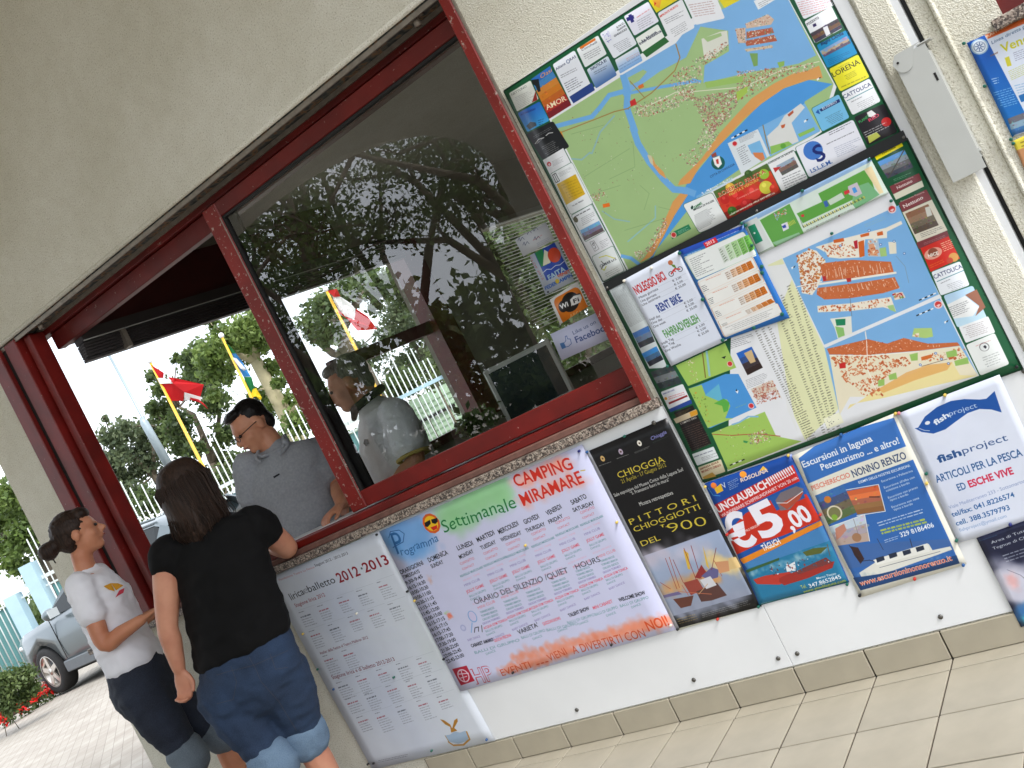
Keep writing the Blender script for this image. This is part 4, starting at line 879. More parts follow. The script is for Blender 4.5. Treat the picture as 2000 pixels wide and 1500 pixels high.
# sea and beach
U.poly([zb(1430, 820), zb(1200, 780), zb(940, 870), zb(700, 1040), zb(420, 1330), zd(2000, 190), zd(1700, 560), zd(1560, 880), zd(1380, 1260), zd(1300, 1330), ze(-5, 950), ze(1000, 250), zb(1160, 990)], SEA)
U.poly([zb(1300, 640), zb(1335, 760), zb(1180, 785), zb(960, 860), zb(740, 1010), zb(560, 1170), zb(400, 1340), zb(250, 1500), zd(2000, 190), zd(1830, 380), zd(1740, 540), zd(1620, 560), zd(1640, 510), zd(1850, 300), zd(2000, 90), zb(300, 1330), zb(500, 1110), zb(640, 960), zb(850, 820), zb(1040, 720), zb(1180, 690)], SAND)
U.poly([zd(1640, 640), zd(1720, 650), zd(1590, 850), zd(1480, 1060), zd(1370, 1250), zd(1240, 1320), zd(1290, 1270), zd(1390, 1120), zd(1500, 880), zd(1570, 720)], SAND)
# rivers
RIV = (108, 168, 222)
U.line([za(620, 1235), za(980, 1140), za(1060, 1050), za(1150, 930), za(1300, 890)], 9, RIV)
U.line([za(1285, 740), za(1330, 900), za(1320, 1050), za(1400, 1280), zd(1180, 0), zd(1230, 150), zd(1340, 330), zd(1480, 500), zd(1580, 600), zd(1700, 610), zd(1780, 640)], 13, RIV)
U.line([za(1350, 1060), zd(1150, -40)], 4, RIV)
U.line([za(1200, 1130), za(1060, 1290), za(980, 1500), zd(760, 240), zd(680, 310), zd(580, 300)], 3, (138, 178, 180)); U.line([zd(880, 810), zd(1000, 890), zd(1150, 915)], 2.4, (140, 180, 180)); U.line([zd(1130, 1110), zd(1400, 880), zd(1400, 760)], 2.5, (140, 186, 186))
U.line([zd(1070, 1250), zd(1160, 1270), zd(1240, 1330)], 7, RIV); U.line([za(1290, 920), za(1650, 850), za(2000, 790), zb(60, 780), zb(140, 800)], 6, RIV)
U.poly([zd(1320, 260), zd(1360, 270), zd(1400, 390), zd(1350, 340)], (206, 196, 160)); U.poly([zd(1370, 270), zd(1400, 350), zd(1480, 430), zd(1510, 500), zd(1440, 450), zd(1380, 370)], SAND)
# roads, towns
U.line([za(660, 1300), za(1000, 1170), za(1200, 1090), za(1330, 1060), za(1470, 970), za(1560, 910), za(1790, 690), za(1840, 560), za(1800, 430)], 2.2, (158, 128, 70)); U.line([za(1350, 790), za(1500, 960)], 2, (150, 130, 80)); U.line([za(1400, 1100), za(1800, 900), zb(0, 900), zb(560, 850), zb(900, 700), zb(1300, 600)], 1.4, (225, 220, 200))
for k_, q in enumerate(([zd(580, 60), zd(900, -30)], [zd(700, 480), zd(1150, 200)], [zd(950, 500), zd(1200, 380), zd(1180, 130)], [zd(860, 620), zd(1060, 560)], [zd(1250, 560), zd(1340, 640), zd(1290, 800)], [zd(1430, 770), zd(1550, 800)], [zd(1100, 1000), zd(1500, 880)])): U.line(q, .9, (120, 150, 100), .7)
U.specks([za(1380, 1040), za(1600, 960), za(1900, 900), za(2000, 860), zb(60, 960), zb(-60, 1040), za(1500, 1150), za(1400, 1120)], 330, BLD, 1.5, 1)
U.specks([zb(0, 640), zb(150, 640), zb(160, 780), zb(0, 1000), zb(-160, 820), zb(-100, 700)], 260, BLD, 1.5, 2); U.specks([zb(60, 600), zb(410, 400), zb(420, 470), zb(180, 640)], 130, BLD, 1.5, 3); U.specks([zb(40, 960), zb(560, 860), zb(500, 1020), zb(440, 1130), zb(240, 1320), zb(180, 1200)], 700, BLD + [(160, 110, 100)] * 4, 1.6, 4)
U.specks([zb(500, 700), zb(720, 680), zb(1100, 640), zb(1250, 600), zb(1250, 680), zb(900, 760), zb(640, 930), zb(480, 1010), zb(500, 900)], 420, BLD + [(176, 96, 70)] * 3, 1.6, 5); U.poly([zb(180, 800), zb(560, 740), zb(550, 800), zb(200, 860)], (150, 186, 98)); U.poly([zb(490, 900), zb(600, 840), zb(600, 900), zb(500, 990)], (160, 190, 80)); U.specks([zb(180, 1200), zb(330, 1300), zb(200, 1500), zb(100, 1400)], 160, BLD[2:], 1.4, 6)
U.specks([zd(760, 660), zd(880, 580), zd(920, 640), zd(840, 720)], 60, BLD, 1.4, 7); U.specks([zd(1300, 1200), zd(1420, 980), zd(1500, 860), zd(1520, 940), zd(1390, 1180), zd(1240, 1290), zd(1180, 1200)], 240, BLD, 1.4, 8); U.specks([zd(1640, 260), zd(1900, 150), zd(1800, 370), zd(1720, 360)], 90, BLD, 1.4, 9); U.specks([za(700, 1120), za(2000, 900), zd(1600, 500), zd(900, 900), zd(600, 500)], 130, [(120, 120, 90), (214, 206, 190), (150, 90, 80)], .9, 10)
# island town
for q, cc, n in (([zb(580, 230), zb(800, 140), zb(860, 190), zb(830, 240), zb(590, 280)], (206, 180, 160), 60), ([zb(480, 280), zb(580, 270), zb(580, 420), zb(510, 420)], (206, 180, 160), 60), ([zb(590, 310), zb(840, 270), zb(860, 320), zb(590, 380)], (176, 92, 66), 60), ([zb(580, 400), zb(860, 340), zb(890, 400), zb(590, 450)], (176, 92, 66), 60), ([zb(570, 480), zb(840, 440), zb(850, 465), zb(590, 505)], (206, 186, 160), 30)): U.poly(q, cc); U.specks(q, n, BLD, 1.3, n + int(q[0][0]))
U.poly([zb(620, 520), zb(700, 520), zb(700, 640), zb(660, 650)], (120, 160, 90)); U.poly([zb(890, 610), zb(960, 595), zb(960, 640), zb(910, 660)], (140, 180, 90))
U.poly([za(1350, 990), za(1400, 960), za(1420, 1020), za(1360, 1040)], (196, 40, 40)); U.poly([zd(885, 745), zd(950, 730), zd(958, 765), zd(890, 780)], (224, 110, 30)); U.poly([zd(455, 40), zd(480, 30), zd(508, 95), zd(485, 105)], (214, 140, 40)); U.poly([za(1430, 840), za(1480, 815), za(1490, 850), za(1440, 870)], (214, 110, 40))
# inset maps and city crest
U.poly([ze(305, 400), ze(600, 260), ze(720, 520), ze(440, 700)], (214, 222, 228)); U.poly([ze(600, 250), ze(1060, 10), ze(1210, 280), ze(720, 530)], (120, 176, 224))
U.poly([ze(500, 420), ze(620, 370), ze(690, 540), ze(640, 580), ze(540, 500)], (120, 180, 224)); U.poly([ze(550, 490), ze(650, 490), ze(670, 550), ze(640, 575), ze(570, 530)], (214, 130, 80))
U.poly([ze(690, 330), ze(800, 230), ze(860, 130), ze(1020, 10), ze(1060, 50), ze(930, 200), ze(1000, 380), ze(860, 440), ze(740, 510)], (214, 216, 214)); U.poly([ze(720, 430), ze(900, 380), ze(940, 410), ze(730, 510)], (140, 188, 92)); U.poly([ze(990, 310), ze(1150, 240), ze(1160, 270), ze(1010, 340)], (140, 188, 92)); U.ell(ze(848, 425), 5.2, (96, 160, 60)); U.poly([ze(890, 120), ze(945, 75), ze(950, 100), ze(905, 140)], (176, 80, 50)); U.line([ze(650, 220), ze(690, 400), ze(720, 500)], 2, (140, 120, 70)); U.poly([ze(825, 225), ze(870, 210), ze(860, 245), ze(835, 255)], (190, 90, 50))
U.lines(ze(410, 350), ze(590, 270), ze(430, 400), 5, INK, al=.5, seed=3); U.lines(ze(390, 450), ze(480, 400), ze(460, 620), 9, INK, al=.5, seed=4); U.ell(ze(375, 405), 5.5, (224, 190, 190)); U.ell(ze(375, 402), 4.2, (200, 40, 50))
for i in range(6): U.poly([ze(340 + i * 26, 345 - i * 14), ze(366 + i * 26, 331 - i * 14), ze(372 + i * 26, 343 - i * 14), ze(346 + i * 26, 357 - i * 14)], (20, 20, 24) if i % 2 else (240, 240, 240))
U.ell(ze(212, 590), 13.5, (24, 92, 84)); U.poly([ze(160, 545), ze(225, 520), ze(250, 600), ze(215, 640), ze(180, 610)], (236, 236, 236)); U.poly([ze(190, 560), ze(215, 550), ze(220, 600), ze(200, 600)], (190, 50, 40)); U.poly([ze(145, 510), ze(190, 485), ze(200, 520), ze(155, 540)], (150, 70, 60))
U.text('CITTÀ DI CHIOGGIA', ze(140, 738), ze(378, 610), 4.2, (34, 50, 90)); U.poly([ze(0, 950), ze(360, 760), ze(350, 725), ze(0, 915)], (150, 194, 228), .5); U.specks([ze(50, 880), ze(350, 730), ze(355, 750), ze(60, 900)], 40, [(240, 240, 240)], 1.1, 12)
for p in (zb(1275, 770), ze(1050, 180)): U.poly([p, (p[0] + 5, p[1] - 3), (p[0] + 6, p[1]), (p[0] + 1, p[1] + 4)], (240, 240, 240)); U.poly([(p[0] + 4, p[1] - 2), (p[0] + 9, p[1] - 4), (p[0] + 6, p[1])], (20, 20, 30))
U.poly([zd(1540, 1030), zd(1725, 940), zd(1750, 985), zd(1565, 1085)], (30, 120, 80)); U.ell(zd(1578, 1045), 6, (220, 180, 170)); U.ell(zd(1578, 1043), 4.3, (190, 50, 50)); U.lines(zd(1615, 1010), zd(1720, 960), zd(1630, 1040), 3, (230, 240, 230), al=.8)
# advertisement cards round the edge
U.card(za(170, 910), za(380, 785), za(250, 1090), (214, 216, 208)); U.text('NETTUNO', za(200, 935), za(345, 850), 4.4, (90, 100, 96), serif=True); U.lines(za(225, 950), za(395, 870), za(270, 1060), 8, (110, 110, 116), al=.5, seed=5); U.poly([za(395, 1000), za(430, 890), za(450, 975)], (140, 40, 34))
U.card(za(255, 1105), za(470, 990), za(350, 1290), (30, 96, 190), grad=(60, 160, 220)); U.text('AUTONOLEGGIO', za(285, 1130), za(430, 1070), 3.6, (20, 30, 110), 'b', slant=.2); U.poly([za(340, 1230), za(380, 1190), za(430, 1195), za(440, 1225), za(370, 1265)], (70, 80, 90)); U.lines(za(450, 1170), za(510, 1150), za(465, 1230), 3, (20, 50, 90))
Q = [U.C(p) for p in (za(385, 775), za(570, 645), za(780, 1025), za(565, 1160))]; U.photo(Q, [(46, 104, 180), (70, 130, 190), (206, 130, 50), (204, 120, 30), (190, 96, 30), (176, 40, 34), (120, 20, 34)], 3, 40)
U.poly([za(390, 780), za(460, 770), za(480, 890), za(455, 900), za(430, 840), za(400, 820)], (24, 30, 34)); U.text('Oasi', za(480, 770), za(590, 700), 8, (226, 150, 60), 'r', slant=.3); U.text('AMOR', za(540, 1075), za(735, 975), 9.5, (240, 225, 190), 'b', serif=True)
U.card(za(595, 630), za(810, 490), za(780, 1020), (226, 230, 238)); U.poly([za(760, 945), za(980, 805), za(1010, 880), za(800, 1010)], (34, 62, 130)); U.text('Allianz', za(632, 690), za(725, 628), 5.2, (30, 40, 70)); U.ell(za(747, 600), 4, (90, 110, 150)); U.ell(za(747, 600), 2.6, (226, 230, 238)); U.text('RAS', za(770, 595), za(828, 560), 5.2, (30, 40, 70)); U.lines(za(672, 730), za(830, 650), za(680, 770), 2, INK, al=.5); U.lines(za(705, 810), za(870, 720), za(750, 910), 5, INK, al=.6, seed=6)
U.card(za(830, 480), za(1040, 345), za(915, 660), (226, 230, 232)); U.poly([za(860, 460), za(1010, 370), za(1018, 392), za(868, 482)], (206, 110, 40)); U.text('Cucchelli', za(880, 500), za(1030, 420), 4.4, INK, slant=.25); U.lines(za(890, 530), za(1050, 445), za(925, 600), 4, INK, al=.5, centre=True)
U.card(za(930, 680), za(1135, 545), za(1020, 865), (224, 232, 240), grad=(60, 100, 160)); U.text('NAUTICA 81', za(975, 690), za(1125, 600), 6, (30, 44, 80), 'b'); U.lines(za(995, 700), za(1130, 630), za(1010, 735), 2, INK, al=.6)
U.card(za(1055, 330), za(1280, 180), za(1195, 575), (224, 228, 236)); U.specks([za(1085, 340), za(1140, 300), za(1180, 380), za(1140, 420)], 30, [(120, 120, 190), (200, 200, 230)], 1.4, 20); U.text('S.N.C.', za(1225, 278), za(1300, 228), 3.4, INK, 'b'); U.text('NUOVA', za(1235, 305), za(1312, 255), 3.4, INK, 'b'); U.text('GHIACCIO', za(1200, 362), za(1325, 290), 3.6, INK, 'b'); U.lines(za(1180, 440), za(1330, 360), za(1240, 520), 6, INK, al=.45, centre=True)
U.card(za(1205, 585), za(1425, 455), za(1255, 720), (228, 230, 236), grad=(110, 160, 216)); U.lines(za(1310, 570), za(1440, 500), za(1325, 600), 2, (214, 120, 90)); U.lines(za(1240, 640), za(1450, 520), za(1260, 690), 2, (90, 110, 160), al=.5)
U.card(za(1290, 160), za(1530, 15), za(1395, 350), (226, 226, 238)); U.poly([za(1315, 175), za(1385, 145), za(1395, 180), za(1325, 210)], (44, 44, 120)); U.poly([za(1335, 150), za(1365, 135), za(1395, 210), za(1365, 225)], (44, 44, 120)); U.lines(za(1415, 160), za(1545, 75), za(1420, 185), 1, (200, 70, 70)); U.lines(za(1415, 200), za(1560, 120), za(1445, 300), 5, INK, al=.35)
U.card(za(1405, 375), za(1625, 235), za(1500, 560), (230, 234, 228)); U.poly([za(1470, 510), za(1690, 360), za(1735, 405), za(1515, 560)], (40, 100, 50)); U.text('La Nuova', za(1475, 415), za(1615, 320), 5.4, (30, 34, 60), 'b'); U.text('Infortunistica', za(1450, 440), za(1660, 310), 5.4, (30, 34, 60), 'b')
U.poly([za(1535, 5), za(1800, -160), za(1880, -40), za(1610, 125)], (222, 206, 40)); U.poly([za(1570, 0), za(1660, 0), za(1640, 80), za(1600, 60)], (226, 160, 60)); U.poly([za(1590, 20), za(1610, 30), za(1590, 60)], (200, 40, 40))
U.card(za(1620, 130), za(1860, -10), za(1745, 405), (228, 230, 234)); U.text('IMPRONTE FIORITO', za(1648, 172), za(1825, 60), 4, (206, 60, 50), 'b'); U.lines(za(1680, 190), za(1880, 90), za(1710, 240), 3, INK, al=.5); U.lines(za(1740, 290), za(1890, 200), za(1780, 370), 5, INK, al=.4, centre=True)
U.card(za(1870, -20), za(2130, -160), za(1990, 235), (228, 230, 234)); U.card(zb(-30, -40), zb(260, -110), zb(90, 245), (228, 230, 234)); U.lines(zb(20, 40), zb(260, 0), zb(90, 170), 6, (150, 90, 90), al=.5)
U.poly([zb(310, -20), zb(560, -150), zb(640, -60), zb(375, 80)], (222, 206, 40)); U.poly([zb(660, 10), zb(850, -90), zb(900, -20), zb(705, 95)], (226, 230, 234)); U.lines(zb(700, 30), zb(820, -30), zb(720, 80), 3, INK, al=.4)
U.card(zb(1030, -60), zb(1360, -220), zb(1150, 190), (228, 230, 236)); U.lines(zb(1080, 20), zb(1390, -60), zb(1140, 160), 7, (200, 90, 100), al=.6, seed=9)
U.card(zb(1155, 210), zb(1420, 60), zb(1260, 425), (228, 230, 234)); U.text('POZZATO', zb(1185, 250), zb(1300, 180), 4.6, INK, 'b'); U.poly([zb(1235, 240), zb(1265, 225), zb(1275, 250), zb(1245, 268)], (50, 40, 90)); Q = [U.C(p) for p in (zb(1210, 330), zb(1480, 180), zb(1530, 270), zb(1265, 420))]; U.photo(Q, [(70, 60, 70), (110, 80, 60), (60, 60, 80)], 5, 30); U.poly([zb(1335, 270), zb(1380, 250), zb(1410, 330), zb(1370, 355)], (220, 222, 226))
U.card(zb(1275, 440), zb(1570, 290), zb(1380, 665), (20, 132, 184)); U.text('Bagni Clodia', zb(1320, 445), zb(1540, 335), 6.6, (16, 30, 70), 'b', slant=.2); U.photo([U.C(p) for p in (zb(1305, 500), zb(1570, 350), zb(1610, 420), zb(1350, 555))], [(120, 150, 190), (170, 150, 130), (90, 80, 100)], 6, 24); U.lines(zb(1380, 580), zb(1600, 490), zb(1400, 640), 4, (20, 80, 130), al=.7)
U.card(zb(1395, 675), zb(1680, 530), zb(1505, 895), (224, 216, 42)); U.text('HOTEL', zb(1495, 665), zb(1600, 610), 2.6, (150, 140, 40)); U.text('LORENA', zb(1440, 755), zb(1700, 620), 9.6, (30, 34, 30), 'r', serif=True); U.lines(zb(1540, 740), zb(1650, 680), zb(1570, 790), 4, (80, 80, 30), al=.6, centre=True); U.lines(zb(1510, 840), zb(1760, 730), zb(1520, 865), 1, (100, 100, 30), al=.6)
U.card(zb(1515, 905), zb(1790, 765), zb(1625, 1125), (230, 232, 236)); U.text('CATTOLICA', zb(1545, 965), zb(1810, 835), 7.6, (24, 36, 84), 'r'); U.line([zb(1570, 985), zb(1825, 855)], 1.2, (40, 120, 130)); U.lines(zb(1610, 990), zb(1720, 935), zb(1615, 1005), 1, INK, al=.7); U.lines(zb(1660, 1010), zb(1820, 930), zb(1710, 1100), 6, INK, al=.35, centre=True)
U.card(zb(1640, 1145), zb(1930, 1010), zb(1775, 1420), (34, 30, 36)); U.poly([zb(1765, 1100), zb(1810, 1075), zb(1855, 1110), zb(1840, 1145), zb(1780, 1140)], (226, 226, 226)); U.text('PLANET', zb(1695, 1205), zb(1795, 1140), 5, (60, 160, 90), 'x'); U.text('RED', zb(1790, 1190), zb(1890, 1130), 6, (206, 60, 90), 'x'); U.ell(zb(1955, 1190), 9, (214, 40, 40)); U.poly([zb(1770, 1330), zb(1860, 1290), zb(1900, 1330), zb(1790, 1400)], (190, 196, 90)); U.lines(zb(1730, 1290), zb(1960, 1180), zb(1760, 1350), 3, (226, 226, 226), al=.8)
U.card(zb(1225, 1060), zb(1490, 920), zb(1330, 1285), (116, 186, 226), edge=GRN); U.poly([zb(1300, 1070), zb(1495, 965), zb(1505, 995), zb(1320, 1090)], (30, 50, 110)); U.text('EUSEBIO', zb(1335, 1072), zb(1475, 1000), 4, (235, 240, 245), 'b'); U.poly([zb(1265, 1100), zb(1290, 1065), zb(1310, 1115)], (30, 90, 170)); U.lines(zb(1350, 1150), zb(1510, 1070), zb(1400, 1230), 6, INK, al=.45, centre=True)
# bottom row
U.card(ze(965, 440), ze(1530, 165), ze(1100, 735), (228, 230, 240), edge=GRN); U.ell(ze(1140, 470), 18.5, (66, 120, 200)); U.text('S', ze(1185, 590), ze(1275, 540), 32, (26, 40, 110), 'b', slant=.1); U.text('I.S.L.E.M.', ze(1125, 690), ze(1330, 590), 7.4, (40, 90, 170), 'b', serif=True); U.lines(ze(1290, 290), ze(1520, 180), ze(1300, 330), 2, INK, al=.7); U.lines(ze(1270, 400), ze(1550, 270), ze(1275, 420), 1, INK, al=.7); U.lines(ze(1340, 440), ze(1600, 330), ze(1380, 540), 6, (110, 120, 150), al=.5)
U.card(ze(695, 595), ze(950, 465), ze(835, 870), (230, 232, 234), edge=GRN); U.text('DARSENA LE SALINE', ze(712, 602), ze(945, 482), 3.4, (60, 60, 66), 'b'); U.photo([U.C(p) for p in (ze(780, 620), ze(950, 530), ze(1000, 630), ze(840, 715))], [(150, 170, 190), (130, 100, 90), (90, 90, 90)], 7, 30); U.poly([ze(750, 640), ze(830, 625), ze(770, 685)], (190, 50, 50)); U.lines(ze(830, 735), ze(1050, 640), ze(870, 850), 5, INK, al=.5, seed=12)
Q = [U.C(p) for p in (ze(165, 870), ze(690, 595), ze(830, 880), ze(300, 1150))]; U.photo(Q, [(80, 110, 50), (200, 60, 40), (206, 60, 40), (150, 40, 34)], 8, 30)
for p, r, cc in ((ze(400, 930), 16, (206, 40, 34)), (ze(330, 830), 9, (226, 180, 70)), (ze(560, 880), 14, (210, 60, 50)), (ze(680, 830), 13, (206, 200, 70)), (ze(660, 700), 10, (150, 190, 60)), (ze(490, 1000), 12, (190, 40, 40)), (ze(760, 840), 9, (206, 60, 40)), (ze(280, 950), 9, (190, 40, 34)), (ze(510, 700), 8, (60, 90, 40)), (ze(350, 1060), 9, (60, 110, 40))): U.ell(p, r, cc); U.ell((p[0] - r * .3, p[1] - r * .35), r * .35, tuple(min(255, c + 45) for c in cc), .6)
for o_, cc in ((.6, (250, 240, 220)), (0, (190, 60, 40))):
    U.text('ROBERTO FRUTTA', (ze(225, 920)[0] + o_, ze(225, 920)[1] + o_), (ze(680, 685)[0] + o_, ze(680, 685)[1] + o_), 7.4, cc, 'b')
U.text('FRUTTA E VERDURA', ze(330, 915), ze(615, 760), 5, (214, 206, 90), 'b'); U.text('Consegna a domicilio', ze(400, 950), ze(610, 850), 3.4, (240, 200, 190)); U.lines(ze(320, 1090), ze(740, 870), ze(330, 1120), 1, (240, 236, 220), al=.9); U.text('Sottomarina (VE) - Tel. 041 493106', ze(345, 1095), ze(770, 890), 3.6, (244, 240, 225), 'b')
U.card(ze(-130, 1000), ze(150, 880), ze(30, 1275), (230, 234, 234), edge=GRN); U.text('GEMME', zd(1770, 800), zd(1860, 740), 4.8, (40, 110, 60), 'b'); U.text('IMPRESA DI PULIZIE', zd(1775, 810), ze(175, 965), 3.4, (30, 40, 40), 'b'); U.poly([zd(1745, 775), zd(1758, 755), zd(1770, 765), zd(1768, 790), zd(1750, 795)], (20, 60, 50)); U.lines(zd(1780, 850), ze(170, 1000), ze(10, 1260), 11, INK, al=.55, seed=15)
# left column
U.card(zd(140, 60), zd(400, -70), zd(300, 310), (24, 26, 30)); U.lines(zd(205, 80), zd(385, -20), zd(215, 110), 2, (190, 190, 190), al=.6); U.lines(zd(230, 150), zd(310, 80), zd(250, 160), 1, (240, 240, 240)); U.line([zd(225, 155), zd(260, 110), zd(310, 95)], 1.2, (230, 230, 230)); U.line([zd(330, 75), zd(360, 50), zd(400, 45)], 1.2, (230, 230, 230)); U.lines(zd(270, 190), zd(420, 110), zd(330, 280), 6, (200, 200, 200), al=.6, seed=17, centre=True)
U.poly([zd(300, 315), zd(500, 195), zd(1125, 1410), zd(1105, 1420), zd(900, 1520), zd(760, 1260), zd(560, 850), zd(370, 455)], PAPER)
U.ell(zd(362, 352), 4.6, (196, 50, 56)); U.ell(zd(364, 357), 2.3, (230, 200, 200)); U.lines(zd(390, 325), zd(500, 270), zd(400, 380), 5, INK, al=.4)
U.card(zd(375, 450), zd(585, 335), zd(575, 845), (228, 232, 234), edge=GRN); U.line([zd(395, 460), zd(430, 535), zd(465, 515), zd(425, 440), zd(395, 460)], 1.3, (30, 34, 40)); U.line([zd(412, 452), zd(447, 525)], 1.1, (30, 34, 40)); U.lines(zd(450, 440), zd(575, 375), zd(470, 480), 4, INK, al=.4); U.poly([zd(435, 550), zd(620, 450), zd(715, 645), zd(530, 750)], (206, 168, 28)); U.lines(zd(470, 555), zd(620, 490), zd(550, 700), 6, (160, 130, 20), al=.6, centre=True); U.text('Tel. 041 400654', zd(590, 770), zd(700, 710), 2.8, INK)
U.card(zd(580, 855), zd(775, 745), zd(715, 1110), (228, 232, 236), edge=GRN); U.ell(zd(622, 895), 4.6, (80, 76, 44), ry=6); U.lines(zd(600, 860), zd(760, 775), zd(620, 880), 1, INK, al=.8); U.lines(zd(670, 880), zd(800, 810), zd(690, 960), 5, INK, al=.4); U.photo([U.C(p) for p in (zd(665, 1000), zd(850, 905), zd(900, 1005), zd(710, 1100))], [(110, 170, 216), (120, 120, 150), (96, 80, 84)], 9, 24)
U.line([zd(760, 1115), zd(800, 1100), zd(850, 1180), zd(810, 1205), zd(760, 1115)], .8, (120, 120, 124)); U.specks([zd(770, 1120), zd(805, 1105), zd(845, 1180), zd(812, 1195)], 22, [(90, 90, 94)], .9, 30); U.lines(zd(850, 1110), zd(930, 1070), zd(880, 1180), 5, INK, al=.4)
U.card(zd(780, 1260), zd(985, 1150), zd(890, 1500), (226, 232, 232), edge=GRN); U.line([zd(850, 1265), zd(920, 1245), zd(1010, 1275)], 1.6, (206, 206, 60)); U.line([zd(870, 1380), zd(900, 1330), zd(870, 1300)], 1.4, (60, 70, 60)); U.text('CE.MAR s.r.l.', zd(862, 1365), zd(1022, 1285), 5, (34, 40, 50), 'b', slant=.2); U.line([zd(880, 1375), zd(900, 1390), zd(920, 1350)], 1.8, (196, 200, 60)); U.lines(zd(900, 1420), zd(1030, 1350), zd(940, 1480), 4, INK, al=.35, centre=True)
matU = U.material('upper_map_print', .32)
ub = thing_sheet(U, 'map_board', 'upper green framed town map board with advertisement cards round its edge', 'map board', .0135, matU)
def frame_bars(root, cv, off, wd, mt, name='frame_bar', out_=.004):
    P = [cv.tl, cv.tl + cv.a, cv.tl + cv.a + cv.b, cv.tl + cv.b]
    for i in range(4):
        a, b = P[i], P[(i + 1) % 4]; o = MB().bar((a[0], -off + .001, a[1]), (b[0], -off + .001, b[1]), wd, .008, (0, 1, 0)).build(name, mt, root); o.matrix_parent_inverse = Matrix.Translation(-root.location)
M['bframe'] = mat('dark_green_board_edge', (20, 46, 34), .35, var=.1); M['bblack'] = mat('black_board_edge', (22, 24, 26), .4, var=.1)
frame_bars(ub, U, .0105, .006, M['bframe'])
# ------------------------------------------------------------------ lower board
Lw = Canvas((1184, 566), (1770, 270), (1374, 942), 1500, GRN, y=-.0135)
BR_ = (196, 106, 62); TOWN = [(200, 112, 66), (186, 92, 50), (214, 150, 110), (236, 226, 206), (236, 226, 206), (176, 84, 50)]
Lw.poly([zh(40, 425), zg(330, 400), zg(600, 870), zk(1650, 1335), zs(1505, 1130), zh(1260, 0)], PAPER)
Lw.poly([zh(45, 425), zh(230, 325), zh(620, 1190), zh(440, 1200), zh(260, 830)], (214, 222, 224)); Lw.lines(zh(70, 440), zh(230, 350), zh(250, 800), 34, INK, al=.42, rag=.1)
# small photographs down the left side
Lw.photo([Lw.C(p) for p in (zh(275, 855), zh(430, 780), zh(495, 935), zh(350, 1000))], [(70, 120, 190), (110, 130, 160), (60, 64, 70)], 20, 20)
Lw.photo([Lw.C(p) for p in (zh(365, 1055), zh(510, 980), zh(580, 1110), zh(445, 1180))], [(60, 140, 214), (70, 110, 150), (40, 44, 56)], 21, 14); Lw.photo([Lw.C(p) for p in (zh(450, 1235), zh(660, 1160), zh(760, 1340), zh(545, 1400))], [(60, 70, 72), (120, 126, 130), (50, 60, 64)], 22, 40)
Lw.card(zs(690, 160), zs(960, 60), zs(790, 375), (226, 228, 234)); Lw.text('IMMOBILIARE', zs(720, 195), zs(860, 140), 2.8, (110, 120, 170), 'b'); Lw.lines(zs(780, 215), zs(980, 150), zs(790, 260), 2, (200, 60, 70), al=.8); Lw.poly([zs(785, 290), zs(1010, 195), zs(1020, 215), zs(795, 312)], (140, 24, 34)); Lw.ell(zs(752, 240), 3, (214, 150, 50)); Lw.poly([zs(790, 370), zs(1060, 250), zs(1075, 300), zs(810, 408)], (40, 70, 150))
Lw.poly([zs(850, 410), zs(1080, 320), zs(1310, 790), zs(1070, 890)], (28, 22, 24)); Lw.poly([zs(845, 490), zs(1120, 370), zs(1140, 440), zs(880, 545)], (206, 190, 160)); Lw.poly([zs(1040, 410), zs(1130, 375), zs(1145, 430), zs(1060, 465)], (214, 150, 40)); Lw.text('COMPRO ORO', zs(935, 560), zs(1130, 480), 3.6, (226, 222, 214), 'b'); Lw.lines(zs(915, 610), zs(1180, 510), zs(1070, 890), 12, (196, 150, 130), al=.5, seed=31, rag=.2, th=.22); Lw.lines(zs(860, 430), zs(1060, 350), zs(870, 470), 3, (150, 130, 70), al=.8)
Lw.card(zs(1070, 920), zs(1335, 825), zs(1135, 1060), (222, 228, 230)); Lw.lines(zs(1090, 940), zs(1340, 850), zs(1100, 975), 1, (120, 130, 150), al=.9); Lw.lines(zs(1180, 960), zs(1380, 890), zs(1200, 1010), 3, INK, al=.5)
Lw.card(zs(1145, 1080), zs(1425, 980), zs(1200, 1230), (216, 206, 176)); Lw.text('IMPRESA EDILE', zs(1175, 1115), zs(1400, 1020), 3.4, (120, 60, 40), 'b'); Lw.text('MORETTI DIEGO', zs(1195, 1150), zs(1430, 1060), 4.2, (130, 44, 34), 'b'); Lw.poly([zs(1200, 1200), zs(1320, 1140), zs(1370, 1190), zs(1220, 1225)], (190, 150, 70))
